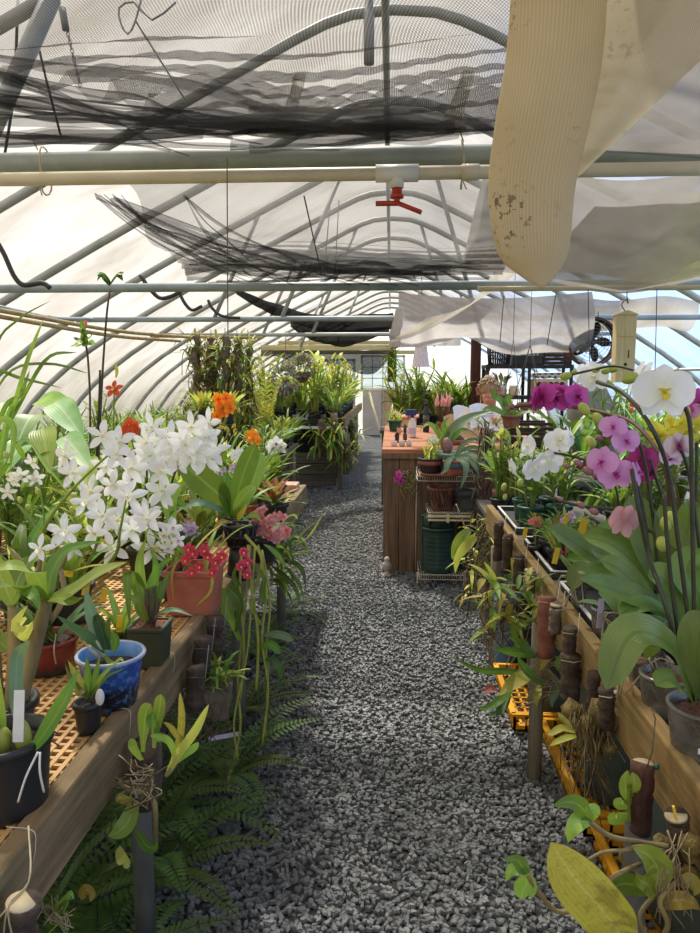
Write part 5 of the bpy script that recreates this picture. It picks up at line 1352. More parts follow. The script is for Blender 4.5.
# dusty pink cluster, red bromeliad
b = at(264, 560, Y=2.86); b.z = .80
p = Plant('pink_cluster_orchid', 'orchid with dense dusty-pink flower head at the bench edge', 'plant', b)
p.pot(.055, .045, .1, 'black_plastic', None, n=18)
p.tube([b + V((0, 0, .09)), b + V((.02, 0, .16)), at(271, 530, Y=2.66)], .005, 'stem', 'flower_spike')
for k in range(56):
    a = rnd(0, 6.28); q = R.random() ** .5; x, y = 271 + 17 * q * math.cos(a) + .2 * 17 * q * math.sin(a), 524 + 17 * q * math.sin(a)
    p.star(at(x, y, Y=2.62 + .05 * q), (rnd(-.6, .6), -1, rnd(-.4, .6)), .036, R.choice(['pt_coral', 'pt_dusty', 'pt_dusty']), '', .9, 4, False, .1, 'round')
for k in range(8):
    m = MB(); m.blade((0, 0, .09), rnd(0, 6.3), rnd(.5, 1.1), rnd(.18, .28), .03, rnd(.3, 1.2), 'lance', .2, 8); m.build('leaf', M['lf_mid'], p.o)
b = at(275, 512, Y=3.6); b.z = .80
p = Plant('red_bromeliad', 'red-tipped rosette in black pot near the gravel end of the lattice bench', 'plant', b)
p.pot(.065, .055, .11, 'black_plastic', 'dark_mix')
for i in range(22):
    a = i * 2.4; q = i / 22; m = MB(); m.blade((0, 0, .10 + .04 * q), a, .2 + 1.1 * q, .17 * (1 - .3 * q), .03, .4, 'strap', .4, 7); m.build('leaf', M['lf_red' if i > 7 else 'lf_mid'], p.o)
bk = thing('brick_slab', 'pale brick slab lying at the gravel end of the lattice bench', 'brick', at(304, 496, z=.812)); bk.location = (-.70, 4.70, .80)
m = MB(); m.box((-.02, 0, .025), (.22, .16, .05)); m.build('slab', M['brick'], bk, False, .006)
# long grass-like blades against the film
p = Plant('grassy_orchid', 'tall grassy orchid with long arching blades beside the caladium against the film', 'plant', (-2.0, 2.6, .8))
p.pot(.08, .065, .13, 'black_plastic', None)
for px, W in (
    ([(-10, 480, 2.5), (10, 420, 2.4), (28, 360, 2.3), (44, 318, 2.2)], .016), ([(-14, 470, 2.5), (4, 410, 2.4), (20, 395, 2.4), (30, 370, 2.4)], .018), ([(-14, 460, 2.5), (14, 415, 2.4), (46, 360, 2.3), (78, 352, 2.2)], .014),
    ([(-20, 420, 2.5), (10, 372, 2.4), (50, 364, 2.3), (90, 374, 2.2)], .010), ([(-20, 400, 2.5), (-5, 372, 2.4), (20, 378, 2.4), (62, 388, 2.3)], .012), ([(-10, 500, 2.4), (20, 440, 2.3), (50, 470, 2.2), (90, 520, 2.1)], .008),
    ([(0, 480, 2.4), (6, 430, 2.4), (16, 400, 2.4), (24, 388, 2.4)], .024), ([(-12, 450, 2.4), (2, 420, 2.3), (14, 430, 2.3), (10, 470, 2.3)], .022), ([(-10, 440, 2.4), (-4, 350, 2.3), (18, 320, 2.3), (52, 300, 2.2)], .008)):
    p.pleaf(px, W, R.choice(['lf_olive', 'lf_mid', 'lf_lite']), 'strap', (.2, -1, .3), .3)

# ------------------------------------------------------------------ hung along the front board of the lattice bench
def wood_mount(name, label, top, bot, r, mat, axis_end=True):
    t = thing(name, label, 'plant mount', top)
    d = V(bot) - V(top); n = 12; P = [d * (i / n) for i in range(n + 1)]
    m = MB(); m.tube([q + vj(.002) for q in P], [r * rnd(.9, 1.1) for _ in P], 14); m.build('log', mat, t)
    if axis_end:
        m = MB(); dn = d.normalized(); m.tube([-dn * .002, dn * .003], r * .93, 16); m.build('cut_end', M['cut_wood'], t)
    return t
yl = at(22, 902, X=-.535).y; a = at(22, 902, Y=yl); c = at(14, 995, Y=yl)
t = wood_mount('log_mount', 'bark log with pale sawn end wired below the lattice bench board', a, c, .024, M['bark'])
for k in range(3):
    m = MB(); m.tube(spline([V((-.035 + .02 * k, -.03, -.02 - .02 * k)), V((0, -.036, .02)), V((.03, -.03, .06)), V((.0, .03, .10))], 14), .0013, 5); m.build('wire', M['string'], t)
p = Plant('mounted_orchid', 'tangle of pale roots and small green shoots beside the sawn bark log', 'plant', at(52, 915, Y=1.19))
for k in range(22):
    p.ptube([(46 + rnd(-8, 12), 905 + rnd(-10, 20), 1.2), (54 + rnd(-10, 18), 912 + rnd(-15, 15), 1.18), (50 + rnd(-14, 26), 925 + rnd(-20, 20), 1.17)], .0011, R.choice(['root', 'stem_yellow']), 'root', 5, 8)
for k in range(5): p.pleaf([(48, 920, 1.2), (54 + k * 2, 912, 1.18), (58 + k * 3, 905 - k * 3, 1.17), (62 + k * 3, 900, 1.17)], .012, 'lf_lite')
# mounted orchid over the first post
Yp = at(140, 770, X=-.53).y
p = Plant('mounted_orchid', 'mounted orchid with yellow-green upright leaves over the first lattice bench post', 'plant', at(140, 770, Y=Yp))
m = MB(); m.tube([p.L(at(148, 740, Y=Yp + .04)), p.L(at(146, 782, Y=Yp + .03)), p.L(at(145, 806, Y=Yp + .03))], [.030, .036, .026], 12); m.build('bark_mount', M['bark'], p.o)
for px, W, mt in (
    ([(140, 755, Y), (138, 735, Y), (142, 718, Y), (148, 704, Y)], 0, 'lf_lite'),):
    pass
Y = Yp - .05
for px, W, mt, pr in (
    ([(143, 752, Y), (144, 730, Y), (146, 712, Y - .01), (151, 704, Y - .01)], .030, 'lf_lite', 'obov'),
    ([(154, 748, Y), (156, 728, Y), (160, 706, Y), (161, 694, Y)], .026, 'lf_lite', 'obov'),
    ([(159, 742, Y), (156, 728, Y - .02), (152, 720, Y - .02), (155, 712, Y - .02)], .024, 'lf_mid', 'obov'),
    ([(172, 762, Y), (180, 738, Y), (182, 715, Y), (180, 692, Y)], .016, 'lf_old', 'strap'),
    ([(168, 772, Y), (180, 752, Y - .02), (196, 730, Y - .04), (209, 704, Y - .04)], .019, 'lf_yel', 'strap'),
    ([(168, 768, Y), (182, 756, Y - .02), (194, 748, Y - .03), (199, 742, Y - .03)], .015, 'lf_lite', 'strap'),
    ([(176, 760, Y), (170, 742, Y - .02), (158, 736, Y - .03), (150, 736, Y - .04)], .016, 'lf_lite', 'lance'),
    ([(188, 745, Y), (178, 736, Y - .02), (170, 726, Y - .03), (163, 722, Y - .03)], .014, 'lf_old', 'lance'),
    ([(142, 760, Y), (134, 748, Y - .02), (132, 742, Y - .02), (128, 745, Y - .02)], .020, 'lf_lite', 'ovate'),
    ([(136, 800, Y), (128, 822, Y - .02), (118, 832, Y - .03), (108, 836, Y - .03)], .038, 'lf_lite', 'lance'),
    ([(134, 804, Y), (126, 800, Y - .02), (120, 798, Y - .03), (116, 802, Y - .03)], .022, 'lf_old', 'ovate'),
    ([(136, 830, Y), (146, 845, Y - .02), (154, 848, Y - .03), (158, 842, Y - .03)], .022, 'lf_mid', 'ovate'),
    ([(118, 848, Y), (122, 858, Y - .02), (126, 864, Y - .02), (124, 868, Y - .02)], .026, 'lf_yel', 'ovate'),
    ([(80, 898, Y), (86, 890, Y - .02), (92, 894, Y - .02), (90, 902, Y - .02)], .024, 'lf_old', 'ovate')):
    p.pleaf(px, W, mt, pr, (-.1, -.9, .35))
for pts in ([(166, 776, Y), (172, 768, Y), (178, 758, Y)], [(152, 770, Y), (150, 785, Y), (140, 800, Y)], [(148, 790, Y), (134, 792, Y - .02), (118, 782, Y - .02)], [(150, 795, Y), (155, 808, Y - .02), (156, 850, Y - .01)]):
    p.ptube(pts, (.004, .006, .004), 'cane', 'pseudobulb')
for k in range(26):
    x, y = 135 + rnd(-8, 20), 775 + rnd(-12, 14)
    p.ptube([(x, y, Y), (x + rnd(-26, 14), y + rnd(-10, 14), Y - .03), (x + rnd(-34, 24), y + rnd(-14, 36), Y - .02)], .0012, R.choice(['root', 'root_dark']), 'root', 5, 8)
# slab mount with yellow-green tuft
Ys = at(214, 690, X=-.51).y
p = Plant('mounted_orchid', 'yellow-green tufted orchid on grey cork slab hung under the bench board', 'plant', at(214, 690, Y=Ys))
m = MB(); m.box((0, .02, -.035), (.085, .03, .125), (0.1, .18, .1)); m.build('cork_slab', M['cork'], p.o, False, .008)
m = MB()
for k in range(46): m.blade((rnd(-.045, .045), rnd(-.02, .0), rnd(0, .07)), rnd(0, 6.3), rnd(.2, 1.4), rnd(.05, .10), .010, rnd(.3, 1.5), 'strap', .3, 6, 0, R.randrange(3))
m.build('foliage', [M['lf_olive'], M['lf_yel'], M['lf_mid']], p.o)
for k in range(10):
    p.tube([p.b + V((rnd(-.04, .04), -.01, -.03)), p.b + V((rnd(-.05, .05), -.02, -.09)), p.b + V((rnd(-.06, .06), 0, -.16))], .0012, 'root_dark', 'root', 5, 8)
# dark bark tubes strapped to the board
for k, (x, y, Yv, lb) in enumerate(((196, 690, 2.06, 'dark bark tube wired to the bench board beside the grey cork slab'), (203, 662, 2.35, 'dark bark tube second along the bench board, half hidden by the tuft'), (216, 640, 2.62, 'grey bark tube third along the bench board above the tuft'))):
    Yv = at(x, y - 24, X=-.535).y; a = at(x, y - 24, Y=Yv); c = at(x - 2, y + 20, Y=Yv)
    t = wood_mount('bark_mount', lb, a, c, .026, M['bark'], False)
    m = MB(); m.tube([V((-.028, -.01, -.03)), V((0, -.03, -.02)), V((.028, -.01, -.03)), V((.03, .03, .05))], .0014, 5); m.build('wire', M['wire_grey'], t)
for k, (x, y, lb) in enumerate(((112, 708, 'thin white wire loop over the bench board below the blue pot'), (178, 652, 'twist of white wire over the bench board by the square green pot'), (30, 830, 'white wire wrapped over the bench board by the black nursery pot'))):
    a = at(x + 10, y + 3, z=.81); a.x = -.58; m = MB()
    m.tube(spline([a + V((-.05, .01, .002)), a + V((0, 0, .004)), a + V((.006, -.005, -.02)), a + V((.004, -.012, -.045))], 14), .0009, 5); tag(m.build('board_wire', M['white_wire']), lb, 'wire')
# ferns under the bench
def fern(root, nf, L):
    for i in range(nf):
        a = 2 * PI * i / nf + rnd(-.3, .3); el = rnd(.5, 1.2); Lf = L * rnd(.7, 1.15); dr = rnd(.9, 1.6); m = MB(); p = V((0, 0, .01)); n = 26; P = [p]
        for k in range(n):
            e = el - dr * (k / n) ** 1.2; p = p + V((math.cos(a) * math.cos(e), math.sin(a) * math.cos(e), math.sin(e))) * (Lf / n); P.append(p)
        m.tube(P, .0014, 4, 1)
        for k in range(2, n):
            T = (P[k + 1] - P[k - 1]).normalized(); w = .055 * math.sin(PI * (k / n) ** .7) + .008
            S = V((-math.sin(a), math.cos(a), 0))
            for sg in (-1, 1): m.petal(P[k], S * sg + T * .35, T.cross(S * sg) * -sg if False else V((0, 0, 1)), w, .013, 'petal', .15, .1, 3)
        m.build('frond', [M['lf_fern'], M['stem_dark']], root)
F0 = thing('fern', 'sword fern under the lattice bench beside its first post', 'plant', (-.72, 2.0, 0)); fern(F0, 13, .46)
F1 = thing('fern', 'broad sword fern spreading onto the gravel under the cork slab', 'plant', (-.62, 2.55, 0), 1.0); fern(F1, 15, .50)
for k, (src, x, y, z, s, lb) in enumerate((
    (F1, -.95, 1.75, 0, 1.1, 'sword fern deep in the shade under the lattice bench near end'), (F0, -.70, 1.55, 0, .9, 'small sword fern directly below the sawn bark log'), (F1, -.66, 3.1, 0, .85, 'sword fern at the foot of the second lattice bench post'),
    (F0, -1.15, 2.5, 0, 1.2, 'sword fern behind the first post in the shade under the bench'), (F1, -.72, 3.8, 0, .8, 'low sword fern on the gravel before the third lattice bench post'), (F0, -.82, 2.3, 0, 1.1, 'fern growing in the dark below the grey cork slab'), (F1, -.85, 1.3, 0, 1.2, 'fern crown below the near end of the weathered board'), (F0, -.68, 4.5, 0, .8, 'sword fern by the gravel end of the lattice bench'))):
    dup(src, (x, y, z), rnd(0, 6), s, lb)
m = MB(); m.box((0, 0, .006), (.12, .02, .002), (.3, .1, .6)); tag(m.build('fallen_label', M['lilac_tag'], None, False, loc=at(224, 738, Y=2.35) - V((0, 0, .0))), 'pale plant label stuck in the fern fronds over the gravel', 'label')
# ================================================================== EAST BENCH: moth orchids and what hangs below
ZB = .776
def clearpot():
    t = NT('clear_plastic')
    nz = t.noise(12, 3); c = t.ramp(nz, [(.35, lin((90, 84, 74))), (.7, lin((150, 146, 138)))])
    tp = t.n('BsdfTransparent'); tp.inputs[0].default_value = (.9, .9, .9, 1)
    M['clear'] = t.done(t.shmix(.30, t.pbr(c, .2, 0, None, .6), tp.outputs[0]))
clearpot()
def phal_plant(label, px, py, Y, potm='clear', rt=.075, rb=.06, h=.12, soil='bark_mix'):
    b = at(px, py, Y=Y); b.z = ZB
    p = Plant('moth_orchid', label, 'plant', b); p.pot(rt, rb, h, potm, soil, n=30, rim=.004, rimh=.01)
    if potm == 'clear':
        for k in range(14):
            a = rnd(0, 6.28); p.tube([b + V((math.cos(a + q * .8) * (rb + (rt - rb) * (1 - q)) * .93, math.sin(a + q * .8) * (rb + (rt - rb) * (1 - q)) * .93, h * (1 - q) * .8 + .008)) for q in (0, .35, .7, 1)], .0022, 'root', 'root', 5, 8)
    return p
UPL = (-.25, -.55, .8)
Y = 1.42
p = phal_plant('moth orchid in clear pot with white marker, broad drooping leaves and the largest white bloom', 703, 765, Y)
m = MB(); m.box((-.022, -.0745, .055), (.042, .002, .012), (.1, 0, -.28)); q = m.build('white_marker', M['white_tag'], p.o, False)
for px, W, mt in (
    ([(694, 700, Y), (672, 648, Y - .06), (632, 634, Y - .10), (606, 690, Y - .12)], .088, 'lf_phal'),
    ([(694, 702, Y), (688, 660, Y), (672, 640, Y), (648, 632, Y)], .060, 'lf_phal'),
    ([(694, 705, Y), (680, 688, Y - .06), (668, 680, Y - .08), (656, 686, Y - .1)], .055, 'lf_phal'),
    ([(700, 700, Y), (697, 660, Y - .05), (702, 630, Y - .06), (712, 616, Y - .06)], .085, 'lf_phal'),
    ([(690, 650, Y + .1), (676, 622, Y + .1), (640, 600, Y + .06), (579, 578, Y + .02)], .075, 'lf_phal'),
    ([(684, 640, Y + .1), (676, 606, Y + .1), (664, 580, Y + .1), (648, 577, Y + .1)], .085, 'lf_phal'),
    ([(676, 620, Y + .08), (656, 606, Y + .05), (636, 606, Y + .03), (619, 616, Y + .02)], .05, 'lf_phal'),
    ([(700, 640, Y + .12), (700, 600, Y + .1), (688, 570, Y + .1), (700, 548, Y + .1)], .085, 'lf_phal')):
    p.pleaf(px, W * .92, mt, 'obov', UPL, .24)
for px, r in (([(694, 700, Y), (688, 620, Y), (678, 540, Y), (668, 470, Y), (650, 425, Y), (622, 392, Y + .1), (597, 382, Y + .2)], .0045), ([(697, 700, Y), (694, 600, Y), (692, 500, Y), (690, 425, Y), (680, 398, Y)], .0045), ([(690, 702, Y), (676, 620, Y), (668, 550, Y), (664, 495, Y)], .004), ([(692, 702, Y), (664, 600, Y), (650, 560, Y + .1), (638, 505, Y + .1), (632, 470, Y + .15)], .005)):
    p.ptube(px, r, 'stem_dark', 'flower_spike', 8, 30)
p.phal(at(664, 392, Y=Y - .02), (-.12, -1, .05), .115, 'pt_white', 'pt_yel')
p.phal(at(639, 376, Y=Y + .1), (-.5, .5, .45), .085, 'pt_white', 'pt_cream', .3)
p.bud(at(630, 378, Y=Y + .05), .012, 'bud_green', (.8, 0, .3))
p.phal(at(594, 377, Y=Y + .38), (-.75, -.6, -.1), .085, 'pt_white', 'pt_cream', .2)
p.phal(at(585, 374, Y=Y + .42), (-.3, .6, .2), .07, 'pt_white', 'pt_cream', .1)
for x, y, r in ((566, 376, .010), (596, 370, .007), (606, 371, .008), (613, 369, .009), (574, 372, .005)): p.bud(at(x, y, Y=Y + .3), r, 'bud_green', (.7, 0, .2))
p.ptube([(640, 372, Y + .2), (615, 366, Y + .25), (592, 370, Y + .3), (566, 376, Y + .3)], .003, 'stem_dark', 'flower_spike', 7)
Y = 1.62
p = phal_plant('moth orchid with light pink blooms and a backlit dusty-pink flower on a low spike', 668, 660, Y, 'clear', .06, .05, .10)
for px, W in (
    ([(664, 600, Y), (652, 560, Y), (640, 520, Y), (628, 496, Y)], .075), ([(660, 605, Y), (640, 570, Y), (612, 545, Y), (582, 536, Y)], .07), ([(664, 600, Y), (668, 560, Y), (668, 530, Y), (660, 505, Y)], .07), ([(660, 610, Y), (640, 590, Y - .05), (620, 570, Y - .06), (600, 560, Y - .06)], .055), ([(670, 605, Y), (690, 575, Y), (700, 560, Y), (710, 560, Y)], .07)):
    p.pleaf(px, W, 'lf_phal', 'obov', UPL, .26)
for px, r in (([(660, 610, Y), (655, 540, Y), (648, 480, Y), (638, 440, Y), (622, 425, Y), (610, 420, Y)], .004), ([(664, 610, Y), (672, 552, Y), (644, 527, Y), (622, 511, Y), (581, 506, Y), (546, 497, Y)], .0036), ([(660, 612, Y), (650, 560, Y), (641, 500, Y), (634, 476, Y), (625, 462, Y)], .0045)):
    p.ptube(px, r, 'stem_dark', 'flower_spike', 8, 28)
for x, y, n, s, mt, ro in ((616, 474, (-.1, -1, .1), .082, 'pt_pink', .15), (602, 462, (-.7, -.7, .1), .078, 'pt_pink', -.1), (626, 441, (.15, -1, .1), .066, 'pt_pink', .1), (613, 427, (-.2, -1, .2), .060, 'pt_pink', -.1), (638, 473, (.8, -.5, .3), .062, 'pt_pink', .4), (624, 521, (-.35, .9, .1), .085, 'pt_dusty', .3)):
    p.phal(at(x, y, Y=Y - .02), n, s, mt, 'pt_mag', ro)
for x, y, r in ((588, 471, .013), (596, 476, .010), (578, 463, .011), (566, 466, .008), (581, 505, .011), (594, 511, .012), (560, 499, .008), (611, 437, .011), (600, 438, .009)): p.bud(at(x, y, Y=Y), r * .72, 'bud_pink', (-.7, 0, .4))
for x, y, r in ((591, 442, .011), (598, 419, .012), (584, 409, .012)): p.bud(at(x, y, Y=Y + .1), r, 'bud_green', (-.5, 0, .7))
Y = 1.78
p = phal_plant('moth orchid with deep magenta blooms half hidden behind the light pink ones', 690, 640, Y, 'black_plastic', .06, .05, .10)
for x, y, n, s, mt in ((644, 459, (.2, -1, .2), .080, 'pt_dmag'), (636, 468, (-.4, -.9, -.1), .07, 'pt_dmag'), (650, 474, (.6, -.8, -.2), .06, 'pt_dmag'), (699, 404, (.1, -1, .1), .085, 'pt_mag'), (690, 412, (-.5, -.8, .1), .06, 'pt_pink')): p.phal(at(x, y, Y=Y), n, s, mt, 'pt_dmag')
p.ptube([(690, 600, Y), (676, 540, Y), (660, 490, Y), (650, 460, Y)], .004, 'stem_dark', 'flower_spike'); p.ptube([(694, 600, Y), (696, 500, Y), (697, 406, Y)], .004, 'stem_dark', 'flower_spike')
for px, W in (([(688, 605, Y), (676, 580, Y), (660, 560, Y), (645, 555, Y)], .07), ([(692, 605, Y), (700, 570, Y), (705, 540, Y), (700, 520, Y)], .07), ([(688, 605, Y), (680, 560, Y), (690, 520, Y), (688, 500, Y)], .07)): p.pleaf(px, W, 'lf_phal', 'obov', UPL, .26)
Y = 1.62
p = phal_plant('moth orchid with speckled purple and white blooms below the yellow ones', 712, 650, Y, 'black_plastic', .06, .05, .10)
p.phal(at(679, 446, Y=Y), (-.1, -1, .1), .066, 'pt_speck', 'pt_dmag', .1); p.phal(at(671, 457, Y=Y + .02), (-.6, -.7, -.2), .055, 'pt_lilac', 'pt_dmag', .2)
p.ptube([(706, 600, Y), (696, 520, Y), (688, 470, Y), (680, 447, Y)], .004, 'stem_dark', 'flower_spike'); p.pleaf([(706, 605, Y), (690, 560, Y), (672, 545, Y), (660, 560, Y)], .07, 'lf_phal', 'obov', UPL)
p = Plant('yellow_orchid', 'orchid with drooping lemon-yellow flowers right below the largest white bloom', 'plant', (at(712, 640, Y=1.8).x, 1.8, ZB))
p.pot(.055, .045, .1, 'black_plastic', None)
for x, y, n in ((668, 430, (-.5, -.8, -.5)), (694, 430, (.1, -1, -.5)), (660, 436, (-.7, -.5, -.6)), (682, 424, (0, -.8, -.4))): p.star(at(x, y, Y=1.75), n, .10, 'pt_lemon', 'pt_lemon', .42, 5, True, .6)
p.ptube([(706, 600, 1.8), (704, 500, 1.8), (690, 430, 1.78), (668, 426, 1.76)], .0035, 'stem', 'flower_spike')
for x, y in ((666, 524), (662, 544), (671, 519)): p.bud(at(x, y, Y=1.5), .012, 'bud_green', (-.2, 0, 1))
for k in range(8):
    m = MB(); m.blade((0, 0, .09), rnd(0, 6.3), rnd(.7, 1.3), rnd(.22, .34), .035, rnd(.4, 1.2), 'strap', .2, 9); m.build('leaf', M['lf_mid'], p.o)
Y = 1.98
p = phal_plant('moth orchid with magenta blooms on a long spike arching over the tray pots', 650, 620, Y, 'green_plastic', .06, .05, .10)
p.ptube([(652, 590, Y - .1), (668, 520, Y - .25), (664, 465, Y - .3), (637, 426, Y - .2), (608, 414, Y - .1), (571, 407, Y), (528, 405, Y + .05), (508, 409, Y + .1)], .005, 'stem_brown', 'flower_spike', 8, 34)
for x, y, n, ro in ((556, 398, (-.1, -1, .05), 0), (543, 396, (-.8, -.6, .1), .2), (577, 397, (.5, -.8, .1), -.1), (561, 390, (0, -.6, .8), 0), (534, 400, (-.6, .2, .1), .4)): p.phal(at(x, y, Y=Y), n, .088 if x != 561 else .06, 'pt_mag', 'pt_dmag', ro)
for k in range(8): p.bud(at(508 + k * 4.2, 409 - (k % 2) * 3 - k * .3, Y=Y + .08), .0055 + .0006 * k, 'bud_pink', (-.6, 0, .5))
for px, W in (([(648, 590, Y), (630, 560, Y), (604, 555, Y), (590, 548, Y)], .06), ([(650, 588, Y), (645, 550, Y), (650, 530, Y), (656, 520, Y)], .06), ([(646, 592, Y), (620, 575, Y), (600, 572, Y), (585, 580, Y)], .055)): p.pleaf(px, W, 'lf_phal', 'obov', UPL, .26)
Y = 2.1
p = phal_plant('moth orchid with cluster of white blooms hanging over the green tray pots', 612, 600, Y, 'clear', .06, .05, .10)
p.ptube([(612, 570, Y), (620, 520, Y), (612, 478, Y), (590, 463, Y), (571, 456, Y), (545, 453, Y), (530, 463, Y), (518, 470, Y)], .0035, 'stem_dark', 'flower_spike', 8, 30)
for x, y, n, s, ro in ((559, 441, (-.1, -1, .1), .086, .1), (549, 462, (-.1, .8, .15), .086, -.1), (534, 470, (-.3, .8, .1), .080, .2), (528, 446, (-.9, -.35, .1), .075, 0), (512, 467, (-.95, -.2, -.2), .06, 0), (570, 436, (.8, -.4, .2), .07, .1)): p.phal(at(x, y, Y=Y), n, s, 'pt_white', 'pt_cream', ro)
for x, y, r in ((504, 487, .009), (520, 483, .010), (505, 497, .007)): p.bud(at(x, y, Y=Y + .1), r, 'bud_green', (-.2, 0, -.7))
for px, W in (([(608, 570, Y), (590, 555, Y), (570, 540, Y), (549, 526, Y)], .075), ([(608, 572, Y), (592, 552, Y), (610, 530, Y), (628, 520, Y)], .06), ([(610, 572, Y), (600, 560, Y), (584, 560, Y), (566, 558, Y)], .05), ([(606, 574, Y), (590, 568, Y - .05), (578, 572, Y - .08), (572, 590, Y - .1)], .055)): p.pleaf(px, W, 'lf_phal', 'obov', UPL, .26)
# clear and grey pots along the board
for k, (x, y, lb, mt, r, h, tg) in enumerate((
    (578, 612, 'tall narrow clear pot crumpled inside the bench board, under drooping moth orchid leaves', 'clear', .028, .11, None), (617, 640, 'clear pot of bark chips with lilac label', 'clear', .045, .085, 'lilac_tag'), (646, 690, 'clear square box pot between the board and the large moth orchid pot', 'clear', .05, .09, None), (632, 612, 'black pot of bark chips behind the lilac-labelled one', 'black_plastic', .05, .085, None))):
    b = at(x, y, z=ZB); p = Plant('potted_seedling', lb, 'plant', b); p.pot(r, r * .8, h, mt, 'bark_mix', n=20, rim=.003, rimh=.008, sq=1 if k == 2 else 0)
    for j in range(4):
        m = MB(); m.blade((0, 0, h * .85), rnd(0, 6.3), rnd(.6, 1.2), rnd(.08, .15), .04, rnd(.4, 1.1), 'obov', .15, 9); m.build('leaf', M['lf_phal'], p.o)
    if tg: p.tag(at(599, 628, Y=b.y - .05), .018, .085, tg, (-.1, .12, .3))
    for j in range(5): p.tube([b + V((rnd(-.04, .04), -r * .9, h)), b + V((rnd(-.08, .03), -r * 1.5, h * 1.2)), b + V((rnd(-.10, .03), -r * 1.9, h * .3))], .0022, 'root', 'root', 6, 8)
dl = thing('flower_pot_saucer', 'small white saucer lying by the board near the large moth orchid pot', 'saucer', at(663, 716, z=ZB + .002)); m = MB(); m.lathe([(.02, 0), (.032, .012), (.03, .012), (.018, .003), (0, .003)], 20); m.build('dish', M['string'], dl)
# trays
def tray(lb, x0, x1, y0, y1):
    t = thing('seedling_tray', lb, 'tray', ((x0 + x1) / 2, (y0 + y1) / 2, ZB)); w, l = x1 - x0, y1 - y0; m = MB()
    m.box((0, 0, .004), (w, l, .006)); m.build('base', M['black_matt'], t, False); m = MB()
    for a in (-1, 1): m.box((a * w / 2, 0, .016), (.006, l, .026)); m.box((0, a * l / 2, .016), (w, .006, .026))
    m.build('side_wall', M['dark_grey'], t, False); m = MB()
    for a in (-1, 1): m.box((a * (w / 2 + .003), 0, .030), (.012, l + .012, .004)); m.box((0, a * (l / 2 + .003), .030), (w, .012, .004))
    m.build('rim', M['white_paint'], t, False)
tray('white-edged tray of green pots at the far end of the golden board', .63, .98, 3.55, 4.15); tray('white-edged tray of tiny tufted orchids midway along the golden board', .63, 1.0, 2.75, 3.35); tray('dark tray with pale edge under drooping moth orchid leaves', .63, .98, 1.95, 2.6)
for k, (x, y, r, lb) in enumerate(((.71, 3.64, .062, 'dark green pot at the corner of the end tray holding a leafy cane orchid'), (.86, 3.66, .06, 'dark green pot next to the corner one in the end tray'), (.72, 3.85, .06, 'dark green pot behind the corner one in the end tray'), (.87, 3.9, .06, 'dark green pot at the back of the end tray'))):
    p = Plant('cane_orchid', lb, 'plant', (x, y, ZB + .008)); p.pot(r, r * .8, .12, 'green_plastic', 'dark_mix', n=22)
    for c_ in range(5):
        a = rnd(0, 6.28); h = rnd(.22, .36); q0 = p.b + V((math.cos(a) * .02, math.sin(a) * .02, .1)); q1 = q0 + V((math.cos(a) * h * .2, math.sin(a) * h * .2, h)); p.tube([q0, (q0 + q1) / 2, q1], (.004, .006, .003), 'cane_green', 'cane', 6)
        m = MB()
        for j in range(7): m.blade(p.L(q0.lerp(q1, .3 + .1 * j)), a + j * PI + rnd(-.5, .5), rnd(.4, .9), .10, .03, .6, 'lance', .2, 7)
        m.build('foliage', M[R.choice(['lf_lite', 'lf_mid'])], p.o)
i = 0
for x in (.69, .79, .90):
    for y in (2.82, 2.95, 3.08, 3.22):
        grow('mini_red' if (i * 7) % 3 == 0 else 'mini', (x, y, ZB + .008), f"{'reddish' if (i*7)%3==0 else 'green'} little tufted orchid, {ORD[i//4]} row from the board, {ORD[i%4]} along the tray", rnd(.9, 1.3)); i += 1
for k, (x, y, z, w, h, lb) in enumerate(((525, 533, 0, .018, .05, 'yellow label in the tray corner pot of tiny orchids'), (556, 556, 0, .02, .06, 'yellow label low in the tray under the pointed moth orchid leaf'), (583, 527, 0, .03, .065, 'wide yellow label behind the moth orchid leaf'), (566, 520, 0, .018, .05, 'yellow label beside a tiny lilac flower'), (534, 517, 0, .016, .04, 'yellow label at the back of the tiny orchids'))):
    yy = (3.0, 2.55, 2.75, 2.95, 3.3)[k]; a = at(x, y, Y=yy); m = MB(); m.box((0, 0, 0), (w, .0015, h), (.1, .15, .2)); tg = tag(m.build('plant_label', M['yellow_tag'], None, False, loc=(a.x, a.y, a.z)), lb, 'label')
for k, (x, y, Yv, mt, lb) in enumerate(((536, 520, 3.1, 'pt_coral', 'tiny orange-red blooms in the tray of tufted orchids'), (567, 518, 3.0, 'pt_lilac', 'tiny lilac bloom beside a yellow label'), (636, 407, 4.5, 'pt_vermil', 'spot of red-orange blossoms far back under the birdhouse'))):
    p = Plant('tiny_orchid', lb, 'plant', (at(x, y, Y=Yv).x, Yv, ZB)); p.pot(.03, .025, .05, 'black_plastic', None, n=14)
    for j in range(6): p.star(at(x + rnd(-5, 5), y + rnd(-4, 4), Y=Yv), (rnd(-.5, .5), -1, .3), .035, mt, 'pt_yel', .8)
    p.tube([p.b + V((0, 0, .05)), (p.b + at(x, y, Y=Yv)) / 2, at(x, y, Y=Yv)], .003, 'stem', 'stem', 6)
